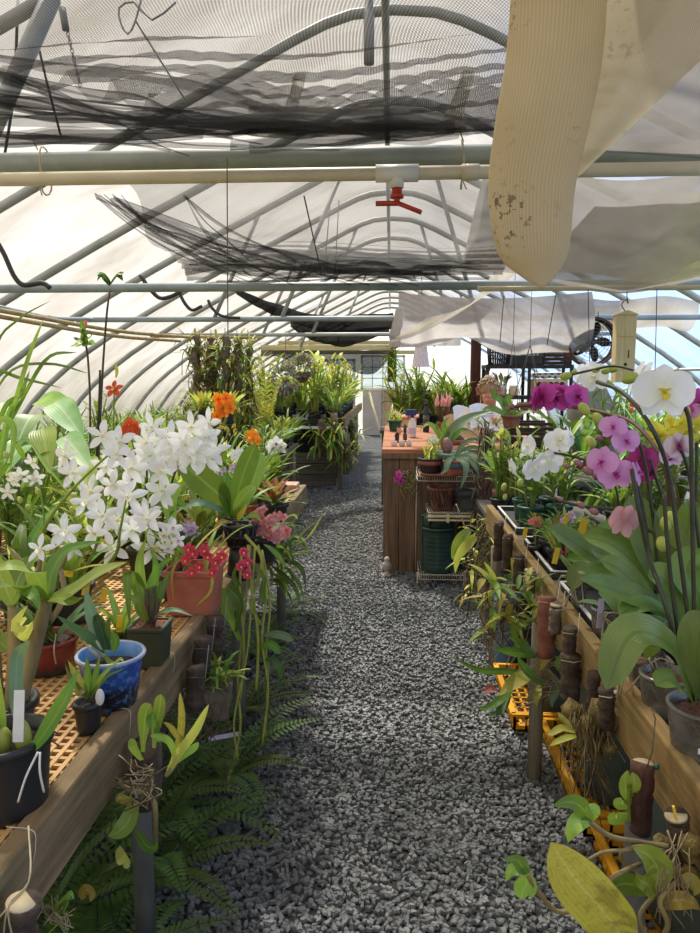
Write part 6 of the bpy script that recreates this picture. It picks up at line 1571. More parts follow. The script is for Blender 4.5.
# the general planting of the bench
row(['cane_mid', 'bulb_mid', 'strap_mid', 'cane_olive'], [(1.18, 1.75 + .29 * k) for k in range(8)], 'of the middle row on the moth orchid bench', (.8, 1.0), ZB)
row(['strap_mid', 'cane_mid', 'strap_lite', 'bulb_blue', 'strap_dark'], [(1.46, 1.7 + .31 * k) for k in range(8)], 'of the third row on the moth orchid bench', (.9, 1.15), ZB)
row(['strap_lite', 'cane_mid', 'white_spray', 'strap_mid', 'strap_wide'], [(1.76, 1.8 + .31 * k) for k in range(8)], 'of the back row on the moth orchid bench', (1.0, 1.3), ZB)
row(['cane_olive', 'mini', 'bulb_mid', 'strap_dark'], [(.88, 2.05 + .17 * k) for k in range(4)], 'among the low pots between board and moth orchids', (.75, .9), ZB)

# ------------------------------------------------------------------ under the bench: yellow crates, buckets
def crate(lb, x0, x1, y0, y1, h=.085):
    t = thing('plastic_crate', lb, 'crate', ((x0 + x1) / 2, (y0 + y1) / 2, .012)); w, l = x1 - x0, y1 - y0
    m = MB(); n = 10
    for i in range(n + 1): m.box((-w / 2 + w * i / n, 0, .006), (.010, l, .010)); m.box((0, -l / 2 + l * i / n, .006), (w, .010, .010))
    m.build('base', M['yellow_crate'], t, False)
    for nm, ax, s_, L in (('long_side', 'y', -1, l), ('long_side', 'y', 1, l), ('end_side', 'x', -1, w), ('end_side', 'x', 1, w)):
        m = MB(); k = int(L / .045)
        def bb(c, d, z, hz):
            if ax == 'y': m.box((s_ * w / 2, c, z), (.010, d, hz))
            else: m.box((c, s_ * l / 2, z), (d, .010, hz))
        bb(0, L, h - .012, .030); bb(0, L, .014, .030)
        for i in range(k + 1): bb(-L / 2 + L * i / k, .010, h / 2, h)
        if ax == 'y': m.box((s_ * (w / 2 + .008), 0, h - .004), (.022, L + .02, .010))
        else: m.box((0, s_ * (l / 2 + .008), h - .004), (L + .03, .022, .010))
        m.build(nm, M['yellow_crate'], t, False)
    return t
crate('yellow crate on the gravel by the middle bench post, farther down the aisle', .55, .95, 3.02, 3.55)
crate('yellow crate with a long slotted side beneath the ball of roots', .665, 1.07, 2.30, 2.96)
crate('yellow crate at the feet of the grey bench post closest to the big yellowed leaf', .68, 1.08, 1.62, 2.24)
def bucket(lb, x, y, r, h, mt, z=.03, n=30):
    t = thing('bucket', lb, 'bucket', (x, y, z)); m = MB(); pr = [(r * .82, 0), (r * .84, .006)]
    for k in range(7): zz = .02 + h * .8 * k / 7; pr += [(r * (.85 + .12 * k / 7), zz), (r * (.862 + .12 * k / 7), zz + .012), (r * (.86 + .12 * k / 7), zz + .02)]
    m.lathe(pr + [(r * .97, h - .02)], n); m.build('body', mt, t); m = MB(); m.lathe([(r * .97, h - .03), (r * 1.03, h - .026), (r * 1.03, h), (r * .98, h + .003), (r * .94, h - .003), (r * .90, h - .12), (0, h - .12)], n, cap=0); m.build('rim', mt, t); return t
M['bucket_grey'] = simple('dark_grey_green_plastic', (78, 90, 82), (54, 64, 58), .45, 5)
bucket('large grey-green bucket in the yellow crate with the long slotted side', .86, 2.55, .15, .44, M['bucket_grey'])
bucket('grey-green bucket at the back of the long slotted crate', .89, 2.83, .12, .36, M['bucket_grey'])
bucket('green bucket in the crate farther down the aisle', .74, 3.22, .11, .30, M['bucket_grey'])
bucket('dark bucket in the shade behind the farther crate', .88, 3.42, .11, .36, M['bucket_grey'])
bucket('dark grey-green bucket in the crate by the grey bench post', .88, 1.92, .16, .42, M['bucket_grey'])
bucket('black tub under the end tray beyond the farther crate', .75, 3.75, .13, .40, M['black_matt'], 0)
bucket('dusty blue bucket under the far end of the golden board', .62, 3.72, .07, .45, M['blue_plastic'], 0)
# bark mounts along the golden board
Yp = at(643, 790, X=.528).y
t = wood_mount('bark_pole', 'red-brown bark pole wired to the golden board in front of the grey post', at(643, 764, Y=Yp), at(640, 830, Y=Yp), .023, M['bark_red'])
m = MB(); m.tube([V((.0, -.02, .0)), V((.01, -.02, .04)), V((.02, .0, .10)), V((.02, .03, .11))], .0014, 5); m.blob((.022, -.015, .003), .007, 8, 1); m.build('tie_wire', [M['wire'], M['green_plastic']], t)
p = Plant('mounted_seedling', 'tiny bright green seedling climbing the red-brown bark pole', 'plant', at(625, 820, Y=Yp - .02))
for px in ([(630, 800, Yp), (626, 790, Yp - .02), (625, 780, Yp - .02), (628, 770, Yp - .02)], [(630, 806, Yp), (622, 804, Yp - .02), (618, 802, Yp - .03), (622, 798, Yp - .03)], [(628, 816, Yp), (618, 818, Yp - .02), (612, 818, Yp - .03), (614, 812, Yp - .03)], [(630, 795, Yp), (634, 785, Yp - .03), (634, 778, Yp - .03), (632, 772, Yp - .03)]): p.pleaf(px, .026, 'lf_lite', 'ovate', (-.2, -1, .2))
p.ptube([(630, 822, Yp - .02), (629, 800, Yp - .02), (630, 778, Yp - .02)], .003, 'stem', 'stem', 6)
Yq = at(678, 840, X=.528).y
t = wood_mount('log_mount', 'short wrinkled log with yellow wire clip at the near end of the golden board', at(676, 816, Y=Yq), at(682, 872, Y=Yq), .021, M['bark'])
m = MB(); m.board((-.005, -.015, .0), (-.012, -.015, .028), .006, .004); m.build('clip', M['yellow_tag'], t, False)
p = Plant('mounted_orchid', 'moss-rooted orchid with creeping stems at the wrinkled log and a big yellowed leaf', 'plant', at(676, 865, Y=Yq - .02))
m = MB()
for k in range(10): m.blob((rnd(-.03, .04), rnd(-.01, .01), rnd(-.06, .05)), rnd(.012, .022), 10, 0, .35)
m.build('moss_clump', M['moss'], p.o)
y = Yq - .05
for px, r in (([(668, 846, y), (640, 842, y), (610, 836, y - .03), (590, 822, y - .04)], .0045), ([(668, 850, y), (630, 850, y - .02), (604, 852, y - .04), (588, 860, y - .05)], .003), ([(640, 864, y), (622, 872, y - .04), (608, 882, y - .06), (602, 890, y - .06)], .004), ([(600, 905, y - .06), (560, 912, y - .08), (540, 894, y - .1), (528, 875, y - .1)], .004), ([(668, 852, y), (640, 846, y - .02), (620, 856, y), (640, 880, y)], .003), ([(680, 880, y), (660, 900, y - .02), (668, 925, y - .02), (655, 950, y)], .005), ([(660, 890, y), (640, 915, y), (650, 940, y), (670, 960, y)], .004)):
    p.ptube(px, r, 'cane', 'creeping_stem', 8)
p.pleaf([(628, 945, y - .06), (606, 915, y - .10), (576, 880, y - .12), (551, 842, y - .12)], .085, 'lf_old', 'strap', (-.35, -.75, .55), .06)
for px, W, mt in (
    ([(655, 888, y), (658, 870, y - .02), (648, 855, y - .03), (633, 848, y - .03)], .05, 'lf_lite'), ([(645, 892, y), (630, 884, y - .02), (616, 886, y - .04), (602, 896, y - .06)], .034, 'lf_mid'), ([(655, 898, y), (648, 885, y - .02), (640, 880, y - .02), (636, 872, y - .02)], .03, 'lf_lite'),
    ([(590, 822, y - .04), (582, 808, y - .05), (570, 802, y - .06), (552, 806, y - .06)], .030, 'lf_mid'), ([(590, 822, y - .04), (580, 820, y - .05), (572, 830, y - .06), (568, 843, y - .06)], .03, 'lf_lite'), ([(590, 820, y - .04), (592, 812, y - .05), (594, 808, y - .05), (588, 804, y - .05)], .024, 'lf_lite'),
    ([(528, 874, y - .1), (522, 866, y - .1), (516, 860, y - .1), (503, 859, y - .1)], .022, 'lf_mid'), ([(528, 874, y - .1), (518, 868, y - .1), (510, 872, y - .1), (506, 882, y - .1)], .02, 'lf_lite'), ([(528, 874, y - .1), (526, 885, y - .1), (522, 892, y - .1), (522, 900, y - .1)], .036, 'lf_lite'),
    ([(660, 905, y), (676, 900, y - .02), (690, 902, y - .02), (700, 910, y - .02)], .03, 'lf_old'), ([(680, 885, y), (690, 880, y), (696, 888, y), (694, 896, y)], .025, 'lf_yel')):
    p.pleaf(px, W, mt, 'lance', (-.1, -.8, .5))
for k in range(20): p.ptube([(676 + rnd(-10, 14), 850 + rnd(-20, 30), y), (672 + rnd(-18, 20), 870 + rnd(-20, 30), y - .02), (676 + rnd(-22, 24), 890 + rnd(-10, 40), y)], .0011, 'root', 'root', 5, 8)
# ball of roots
Yr = at(592, 712, X=.515).y
p = Plant('mounted_orchid', 'big ball of brown moss and dangling roots hung before the grey-green bucket', 'plant', at(592, 712, Y=Yr))
m = MB()
for k in range(16): m.blob((rnd(-.055, .045), rnd(-.03, .03), rnd(-.09, .03)), rnd(.02, .034), 10, 0, .4)
m.build('moss_ball', M['moss'], p.o)
for k in range(46):
    x = 590 + rnd(-22, 18); yy = 712 + rnd(-10, 30); p.ptube([(x, yy, Yr - .04), (x + rnd(-8, 8), yy + rnd(15, 35), Yr - .05), (x + rnd(-18, 26), yy + rnd(40, 88), Yr - .03)], .0012, R.choice(['root_dark', 'root', 'moss']), 'root', 5, 9)
for px, W in (([(575, 732, Yr - .06), (562, 728, Yr - .07), (552, 733, Yr - .08), (547, 734, Yr - .08)], .018), ([(576, 736, Yr - .06), (566, 738, Yr - .07), (556, 742, Yr - .08), (550, 746, Yr - .08)], .016), ([(572, 728, Yr - .06), (564, 720, Yr - .06), (560, 716, Yr - .06), (558, 712, Yr - .06)], .016)): p.pleaf(px, W, 'lf_yel')
# row of bark pieces strapped to the board
for k, (x, y0, y1, Yv, r, mt, lb) in enumerate((
    (607, 690, 726, 1.93, .020, 'bark', 'small dark bark piece with white clip strapped above the ball of roots'), (594, 672, 715, 2.03, .017, 'bark', 'slim grey bark piece with green clip next to the white-clipped one'), (571, 655, 700, 2.25, .028, 'bark', 'broad blackish bark slab hung midway along the golden board'), (570, 628, 660, 2.4, .02, 'bark', 'short bark piece just under the board, above the blackish slab'), (547, 597, 655, 2.62, .030, 'terracotta_dark', 'reddish-brown cork tube strapped to the golden board'), (556, 605, 632, 2.6, .02, 'cork', 'grey cork stub beside the reddish-brown tube'), (530, 570, 598, 2.95, .022, 'cork', 'pale cork stub beyond the reddish-brown tube'), (519, 555, 590, 3.2, .024, 'bark', 'dark bark stub by the far half of the golden board'), (508, 535, 572, 3.5, .024, 'bark', 'dark bark stub second from the far end of the golden board'), (499, 522, 560, 3.8, .024, 'bark', 'dark bark stub at the far end of the golden board'))):
    Yv = at(x, y0, X=.535).y
    t = wood_mount('bark_mount', lb, at(x, y0, Y=Yv), at(x - 1, y1, Y=Yv), r, M[mt], k in (5, 6))
    m = MB(); m.tube([V((-r * 1.1, -r * .4, -.012)), V((0, -r * 1.15, -.01)), V((r * 1.1, -r * .4, -.012)), V((r * 1.6, r, .04))], .0013, 5)
    if k < 2: m.blob((r * .9, -r * .6, .0), .006, 8)
    m.build('tie_wire', M['white_wire' if k != 1 else 'green_plastic'], t)
# mounted orchid with broad yellowing leaves over the middle post
Ym = at(535, 668, X=.52).y
p = Plant('mounted_orchid', 'mounted orchid with long green and yellowing leaves over the middle bench post', 'plant', at(535, 668, Y=Ym))
for px, W, mt in (
    ([(524, 672, Ym), (505, 672, Ym - .1), (478, 670, Ym - .2), (450, 656, Ym - .25)], .034, 'lf_mid'), ([(536, 656, Ym), (524, 654, Ym - .06), (508, 652, Ym - .1), (492, 648, Ym - .12)], .045, 'lf_mid'), ([(536, 655, Ym), (528, 648, Ym - .04), (518, 642, Ym - .06), (509, 637, Ym - .06)], .042, 'lf_mid'), ([(544, 684, Ym - .05), (534, 678, Ym - .1), (524, 668, Ym - .12), (517, 656, Ym - .12)], .042, 'lf_mid'),
    ([(530, 672, Ym), (522, 678, Ym - .08), (510, 686, Ym - .12), (498, 696, Ym - .14)], .055, 'lf_yel'), ([(538, 674, Ym), (541, 666, Ym - .04), (548, 659, Ym - .05), (558, 656, Ym - .05)], .03, 'lf_old'), ([(560, 650, Ym), (552, 642, Ym - .02), (542, 640, Ym - .04), (535, 644, Ym - .05)], .026, 'lf_old'), ([(562, 640, Ym), (558, 634, Ym - .02), (554, 630, Ym - .02), (550, 632, Ym - .02)], .03, 'lf_yel'), ([(540, 684, Ym), (538, 694, Ym - .04), (536, 700, Ym - .05), (537, 708, Ym - .05)], .026, 'lf_old'),
    ([(512, 690, Ym), (500, 700, Ym - .08), (488, 708, Ym - .1), (474, 708, Ym - .1)], .03, 'lf_mid'), ([(510, 692, Ym), (504, 706, Ym - .06), (496, 714, Ym - .08), (486, 716, Ym - .08)], .028, 'lf_dark'), ([(498, 690, Ym), (492, 688, Ym - .04), (488, 690, Ym - .05), (482, 692, Ym - .05)], .034, 'lf_red'), ([(556, 668, Ym), (566, 672, Ym - .03), (572, 680, Ym - .04), (574, 690, Ym - .04)], .026, 'lf_mid'), ([(560, 680, Ym), (556, 692, Ym - .03), (552, 700, Ym - .03), (552, 708, Ym - .03)], .028, 'lf_blue'), ([(562, 676, Ym), (558, 666, Ym - .03), (560, 658, Ym - .03), (566, 652, Ym - .03)], .024, 'lf_lite'), ([(574, 672, Ym - .1), (580, 670, Ym - .12), (586, 674, Ym - .12), (590, 682, Ym - .12)], .022, 'lf_mid')):
    p.pleaf(px, W, mt, 'lance', (-.1, -.6, .8))
for px, r in (([(540, 668, Ym), (556, 662, Ym), (580, 656, Ym - .2), (610, 640, Ym - .45), (630, 636, Ym - .6)], .004), ([(530, 672, Ym), (518, 672, Ym), (506, 682, Ym - .05)], .007), ([(544, 670, Ym), (560, 686, Ym), (574, 700, Ym)], .007), ([(542, 668, Ym), (554, 676, Ym - .03), (562, 690, Ym - .03)], .006)): p.ptube(px, r, 'cane', 'cane')
for k in range(20): p.ptube([(540 + rnd(-8, 8), 664 + rnd(-8, 8), Ym - .02), (545 + rnd(-20, 24), 672 + rnd(-10, 20), Ym - .04), (545 + rnd(-30, 30), 686 + rnd(-14, 26), Ym - .03)], .0016, 'root', 'root', 5, 8)
p = Plant('mounted_orchid', 'pale green orchid clump hung between the far posts of the golden board', 'plant', at(505, 610, X=.50))
m = MB()
for k in range(34): m.blade((rnd(-.10, .10), rnd(-.05, .03), rnd(-.12, .15)), rnd(2.4, 5.6), rnd(-.4, 1.1), rnd(.10, .22), .03, rnd(.3, 1.4), 'lance', .2, 7, rnd(-.5, .5), R.randrange(4))
m.build('foliage', [M['lf_yel'], M['lf_lite'], M['lf_old'], M['lf_mid']], p.o)
for k in range(24): p.tube([p.b + V((rnd(-.10, .10), -.02, rnd(-.1, .15))), p.b + V((rnd(-.14, .14), -.05, rnd(-.15, .1))), p.b + V((rnd(-.16, .12), -.03, rnd(-.3, .0)))], .0025, R.choice(['root', 'root_dark']), 'root', 5, 8)
p = Plant('mounted_orchid', 'yellow-green straggling orchid at the far end of the golden board by the wire rack', 'plant', at(486, 560, Y=4.35))
m = MB()
for k in range(48): m.blade((rnd(-.14, .14), rnd(-.06, .06), rnd(-.22, .26)), rnd(0, 6.3), rnd(-.5, 1.2), rnd(.08, .22), .024, rnd(.3, 1.5), 'lance', .2, 7, rnd(-.5, .5), R.randrange(4))
m.build('foliage', [M['lf_yel'], M['lf_old'], M['lf_olive'], M['lf_lite']], p.o)
for k in range(40): p.tube([p.b + V((rnd(-.12, .10), -.02, rnd(-.1, .3))), p.b + V((rnd(-.16, .14), -.07, rnd(-.2, .2))), p.b + V((rnd(-.2, .14), -.03, rnd(-.4, .0)))], .003, R.choice(['root', 'root_dark', 'cane']), 'root', 5, 8)
p.pleaf([(476, 536, 4.3), (466, 545, 4.25), (458, 556, 4.25), (455, 574, 4.25)], .07, 'lf_yel', 'lance', (0, -1, .3)); p.pleaf([(470, 530, 4.3), (462, 536, 4.25), (455, 546, 4.25), (452, 560, 4.25)], .055, 'lf_lite', 'ovate', (0, -1, .3)); p.ptube([(456, 504, 4.4), (464, 525, 4.35), (470, 560, 4.3)], .004, 'root', 'stem')
p = Plant('mounted_orchid', 'small olive orchid on bark hung beside the pale cork stub', 'plant', at(530, 600, X=.51))
m = MB()
for k in range(26): m.blade((rnd(-.05, .05), rnd(-.03, .03), rnd(-.08, .08)), rnd(0, 6.3), rnd(-.3, 1.2), rnd(.06, .13), .02, rnd(.3, 1.4), 'lance', .2, 7, 0, R.randrange(3))
m.build('foliage', [M['lf_yel'], M['lf_olive'], M['lf_mid']], p.o)
# ================================================================== MIDDLE OF THE TUNNEL
ZT = .995
def stand(name, label, cat, px, py, z, Y=None):
    a = at(px, py, z=z) if Y is None else at(px, py, Y=Y); a.z = z
    return thing(name, label, cat, a), a
t, a = stand('spray_bottle', 'white spray bottle with blue trigger head on the orange-brown boards', 'bottle', 412, 437, ZT)
m = MB(); m.lathe([(.034, 0), (.037, .006), (.037, .10), (.034, .13), (.018, .165), (.014, .18)], 20); m.build('body', M['white_tag'], t)
m = MB(); m.lathe([(.038, .03), (.0385, .032), (.0385, .085), (.038, .087)], 20); m.build('printed_band', M['lilac_tag'], t)
m = MB(); m.lathe([(.017, .178), (.017, .20)], 14); m.box((-.012, 0, .228), (.10, .045, .055)); m.board((-.05, 0, .225), (-.075, 0, .222), .02, .02); m.board((-.03, 0, .21), (-.045, 0, .165), .014, .008); m.build('trigger_head', M['blue_head'], t, False, .004)
t, a = stand('black_bottle', 'tall slim black bottle behind the white spray bottle', 'bottle', 426, 432, ZT)
m = MB(); m.lathe([(.030, 0), (.032, .005), (.032, .22), (.014, .25), (.014, .27)], 18); m.build('body', M['black_plastic'], t); m = MB(); m.lathe([(.017, .265), (.017, .30), (0, .30)], 14); m.build('cap', M['black_plastic'], t); m = MB(); m.lathe([(.0325, .08), (.0325, .17)], 18); m.build('label_band', M['dark_grey'], t)
for k, (x, y, r, h, mt, lb) in enumerate(((394, 446, .026, .04, 'lilac_cloth', 'small whitish cup at the front corner of the orange-brown boards'), (402, 446, .026, .045, 'white_tag', 'small white cup in the middle of the front cups'), (409, 446, .024, .045, 'white_tag', 'small white cup nearest the red and black pot'), (397, 442, .02, .07, 'black_plastic', 'little black vial behind the front cups'), (405, 441, .02, .06, 'dark_grey', 'little dark grey vial behind the front cups'), (399, 434, .022, .06, 'jar', 'little pinkish jar by the spray bottle'), (405, 433, .018, .07, 'teal', 'little teal vial by the spray bottle'))):
    t, a = stand('small_cup' if k < 3 else 'vial', lb, 'cup' if k < 3 else 'vial', x, y, ZT); m = MB(); m.lathe([(r * .8, 0), (r, h * .95), (r, h), (r * .85, h), (r * .7, h * .2), (0, h * .2)], 16); m.build('body', M[mt], t)
    m = MB()
    if k < 3: m.blob((0, 0, h * .75), (r * .7, r * .7, h * .25), 8, 0, .3); m.build('contents', M['dark_mix'], t)
    else: m.lathe([(r * .6, h), (r * .6, h * 1.2), (0, h * 1.2)], 12); m.build('cap', M['black_plastic'], t)
p = Plant('potted_grass', 'little tufted plant in dark green pot at the aisle edge of the potting bench', 'plant', at(395, 431, z=ZT)); p.pot(.07, .055, .11, 'green_plastic', 'dark_mix')
m = MB()
for k in range(40): m.blade((rnd(-.04, .04), rnd(-.04, .04), .09), rnd(0, 6.3), rnd(.7, 1.4), rnd(.10, .2), .012, rnd(.5, 1.6), 'strap', .3, 6, 0, k % 2)
m.build('foliage', [M['lf_yel'], M['lf_mid']], p.o)
p = Plant('dried_plume', 'bunch of pinkish-white dried plumes over brown stems on the potting bench', 'plant', at(444, 432, z=ZT)); p.pot(.07, .06, .1, 'terracotta_dark', None)
m = MB(); q = MB()
for k in range(60):
    a = rnd(0, 6.28); e = rnd(1.0, 1.5); m.blade((rnd(-.03, .03), rnd(-.03, .03), .08), a, e, rnd(.14, .26), .010, rnd(.1, .6), 'strap', .3, 5)
for k in range(24):
    a = rnd(0, 6.28); c = V((rnd(-.09, .06), rnd(-.05, .05), .26)); q.blade(c, a, rnd(1.1, 1.5), rnd(.08, .2), .022, .3, 'lance', .3, 5)
m.build('brown_stems', M['stem_brown'], p.o); q.build('plumes', M['pt_dusty'], p.o)
t = thing('pink_cloth', 'folded pink rag behind the spray bottle', 'cloth', at(406, 428, z=ZT) + V((0, .25, 0)))
m = MB(); m.sheet(lambda u, v: V(((u - .5) * .30, (v - .5) * .14 + .02 * math.sin(u * 9), .10 + .05 * math.sin(v * PI) * (1 + .4 * math.sin(u * 12)))), 16, 8); m.build('rag', M['pt_dusty'], t, True, 0, .01); m = MB(); m.box((0, 0, .055), (.24, .10, .11)); m.build('box_below', M['cream_panel'], t, False, .006)
# plants set among the pots of the rack and bench
p = Plant('aloe', 'pale grey-green starry succulent spilling over the rack top shelf', 'plant', (.47, 5.26, .93))
for px, W in (([(456, 458, 5.26), (470, 455, 5.2), (480, 462, 5.12), (494, 472, 5.1)], .05), ([(456, 457, 5.26), (468, 458, 5.18), (476, 468, 5.1), (480, 478, 5.1)], .045), ([(454, 458, 5.26), (464, 462, 5.15), (466, 472, 5.1), (460, 490, 5.1)], .05), ([(456, 456, 5.26), (464, 444, 5.26), (476, 440, 5.2), (490, 444, 5.2)], .045), ([(454, 456, 5.26), (448, 462, 5.15), (446, 470, 5.12), (440, 474, 5.12)], .045), ([(456, 456, 5.26), (470, 448, 5.3), (484, 450, 5.3), (496, 456, 5.3)], .04)): p.pleaf(px, W, 'lf_blue', 'lance', (-.1, -.8, .6), .3)
p = Plant('bulb_plant', 'broad arching grey-leaved bulb plant in the pale green glazed bowl', 'plant', (.455, 5.42, .965))
for px, W, mt in (([(446, 448, 5.42), (454, 430, 5.42), (470, 418, 5.38), (494, 410, 5.34)], .10, 'lf_blue'), ([(444, 448, 5.42), (438, 432, 5.4), (428, 424, 5.38), (418, 432, 5.36)], .045, 'lf_lite'), ([(446, 448, 5.42), (446, 434, 5.44), (444, 424, 5.44), (450, 416, 5.44)], .05, 'lf_mid'), ([(446, 448, 5.42), (454, 438, 5.38), (462, 430, 5.36), (470, 430, 5.36)], .05, 'lf_mid'), ([(444, 448, 5.42), (436, 440, 5.38), (430, 438, 5.36), (426, 446, 5.34)], .035, 'lf_yel'), ([(445, 448, 5.42), (440, 436, 5.42), (436, 428, 5.4), (438, 420, 5.4)], .04, 'lf_mid')): p.pleaf(px, W, mt, 'lance', (-.3, -.7, .6), .25)
p.bud(at(447, 446, Y=5.38), .045, 'bud_pink', (0, 0, 1), 'bulb')
p = Plant('small_bulb_plant', 'yellow-green shoots and a white flower in the red-banded pot on the rack', 'plant', (.295, 5.33, .945))
for k in range(16):
    m = MB(); m.blade((rnd(-.05, .05), rnd(-.04, .04), -.01), rnd(0, 6.3), rnd(.9, 1.5), rnd(.12, .24), .018, rnd(.3, 1.1), 'strap', .3, 7); m.build('leaf', M[R.choice(['lf_yel', 'lf_mid', 'lf_lite'])], p.o)
p.star(at(434, 440, Y=5.3), (.1, -1, .2), .09, 'pt_white', 'pt_yel', .6)
p = Plant('mounted_dendrobium', 'tangle of roots with one magenta bloom hung on the plank end of the potting bench', 'plant', at(408, 480, Y=5.56))
for k in range(34): p.tube([p.b + V((rnd(-.04, .05), -.02, rnd(-.02, .08))), p.b + V((rnd(-.08, .07), -.05, rnd(-.06, .08))), p.b + V((rnd(-.08, .09), -.03, rnd(-.16, .02)))], .0026, R.choice(['root', 'root_dark', 'stem_yellow']), 'root', 5, 8)
for x, y in ((399, 474), (397, 479), (401, 481)): p.star(at(x, y, Y=5.48), (-.3, -1, .1), .07, 'pt_mag', 'pt_dmag', .6)
p = Plant('tangle_orchid', 'dry hanging orchid with long bare brown roots beside the wire rack', 'plant', at(486, 470, Y=5.15))
for k in range(44): p.tube([p.b + V((rnd(-.05, .05), 0, rnd(.1, .35))), p.b + V((rnd(-.08, .08), -.03, rnd(-.1, .1))), p.b + V((rnd(-.10, .07), 0, rnd(-.42, -.1)))], .004, R.choice(['root', 'root_dark', 'stem_brown']), 'root', 5, 9)
m = MB()
for k in range(40): m.blade((rnd(-.07, .07), rnd(-.05, .05), rnd(.1, .34)), rnd(0, 6.3), rnd(-.2, 1.2), rnd(.08, .2), .018, rnd(.3, 1.5), 'lance', .2, 6, 0, k % 3)
m.build('foliage', [M['lf_dark'], M['lf_olive'], M['lf_mid']], p.o)
t = thing('terracotta_saucer', 'round terracotta saucer behind the pale green bowl', 'saucer', (.50, 6.05, ZT)); m = MB(); m.lathe([(.12, 0), (.15, .04), (.14, .04), (.11, .01), (0, .01)], 24); m.build('dish', M['terracotta'], t); m = MB(); m.blob((0, 0, .03), (.12, .12, .06), 12, 0, .2); m.build('contents', M['dark_mix'], t)
# ------------------------------------------------------------------ person reading papers
pe = thing('person', 'person with tousled dark-blond pinned-up hair bent over white papers behind the bench', 'person', (.93, 6.70, 0))
import bmesh
def skin(name, verts, edges, mat, parent, root=0, sub=2):
    me = bpy.data.meshes.new(name); me.from_pydata([v[:3] for v in verts], edges, []); me.materials.append(mat)
    o = bpy.data.objects.new(name, me); COL.objects.link(o); o.parent = parent
    o.modifiers.new('k', 'SKIN'); s_ = o.modifiers.new('s', 'SUBSURF'); s_.levels = s_.render_levels = sub
    for i, v in enumerate(verts):
        d = me.skin_vertices[0].data[i]; r = v[3]; d.radius = r if isinstance(r, tuple) else (r, r); d.use_root = (i == root)
    o.modifiers['k'].use_smooth_shade = True
    return o
O = V((.93, 6.70, 0))
vs = [(0, 0, .84, (.15, .11)), (0, -.01, .98, (.14, .10)), (-.01, -.04, 1.10, (.15, .105)), (-.02, -.08, 1.20, (.10, .08)), (-.035, -.12, 1.275, .05), (-.045, -.17, 1.33, .062), (-.06, -.20, 1.40, .078), (-.062, -.19, 1.46, .066)]
es = [(i, i + 1) for i in range(7)]
def chain(a, pts):
    for q in pts: vs.append(q); es.append((a, len(vs) - 1)); a = len(vs) - 1
    return a
for sx in (-1, 1):
    chain(0, [(sx * .09, 0, .74, .085), (sx * .10, .0, .45, .058), (sx * .10, .02, .10, .042), (sx * .11, -.06, .035, .034), (sx * .115, -.15, .025, .026)])
    w = chain(2, [(sx * .17 - .01, -.06, 1.13, .05), (sx * .22 - .01, -.10, .94, .042), (sx * .17 - .08, -.26, 1.04, .034), (sx * .12 - .13, -.36, 1.12, .024), (sx * .11 - .135, -.40, 1.15, (.034, .02))])
    for f in range(4): chain(w, [(sx * (.085 + .018 * f) - .135, -.43, 1.165 + .006 * f, .0095), (sx * (.080 + .018 * f) - .13, -.452, 1.185 + .004 * f, .0085), (sx * (.074 + .018 * f) - .12, -.448, 1.205, .007)])
    chain(w, [(sx * .085 - .13, -.405, 1.185, .010), (sx * .07 - .13, -.42, 1.205, .008)])
skin('body', vs, es, M['skin'], pe)
hd = V((-.06, -.205, 1.41))
m = MB(); fd = V((-.25, -.85, -.45)).normalized()       # the face looks down at the papers
sd, uu = frame_of(fd)
if uu.z < 0: uu = -uu; sd = -sd
for k in (-1, 1):
    m.blob(hd + fd * .074 + sd * .030 * k + uu * .012, (.013, .007, .009), 8, 1, 0, sd)
    m.blob(hd + sd * .080 * k - fd * .005, (.012, .022, .03), 8, 0, 0, sd)
m.blob(hd + fd * .088 - uu * .018, (.012, .014, .022), 8, 0, 0, fd); m.blob(hd + fd * .072 - uu * .052, (.024, .008, .006), 8, 2, 0, sd); m.blob(hd + fd * .03 - uu * .055, (.05, .05, .045), 10, 0)
m.build('face', [M['skin'], M['white_tag'], M['terracotta']], pe)
m = MB(); up = V((-.02, .35, .94)).normalized()
m.blob(hd + up * .03 - fd * .018, (.100, .096, .085), 20, 0, .10, up)
for k in range(230):
    a = rnd(0, 6.28); th = rnd(.05, 1.75); s1, u1 = frame_of(up)
    d = up * math.cos(th) + (s1 * math.cos(a) + u1 * math.sin(a)) * math.sin(th)
    if d.dot(fd) > .45: continue
    if k % 6 == 0: d = (d + vj(.5)).normalized()
    c = hd + up * .03 - fd * .018; r0 = .092; tn = (d.cross(up)).normalized() * rnd(-1, 1) - V((0, 0, 1)) * rnd(.2, 1)
    m.tube(spline([c + d * r0, c + d * (r0 + .016) + tn * .02, c + d * (r0 + rnd(-.005, .035)) + tn * rnd(.03, .07)], 5), [.007, .008, .008, .006, .004, .001], 5)
m.blob(hd + up * .125 + V((0, .02, 0)), (.046, .046, .040), 12, 0, .25)
m.build('hair', M['hair'], pe)
def shirt_ring(z, cx, cy, rx, ry, n=24): return [V((cx + math.cos(2 * PI * k / n) * rx, cy + math.sin(2 * PI * k / n) * ry, z)) for k in range(n)]
m = MB(); rings = [shirt_ring(.80, 0, 0, .175, .13), shirt_ring(.92, 0, -.01, .165, .125), shirt_ring(1.05, -.01, -.035, .185, .135), shirt_ring(1.15, -.015, -.06, .20, .125), shirt_ring(1.21, -.02, -.085, .15, .10), shirt_ring(1.245, -.03, -.10, .075, .075)]
vv = [p_ for r_ in rings for p_ in r_]; m.add(vv, [(i * 24 + k, i * 24 + (k + 1) % 24, (i + 1) * 24 + (k + 1) % 24, (i + 1) * 24 + k) for i in range(5) for k in range(24)])
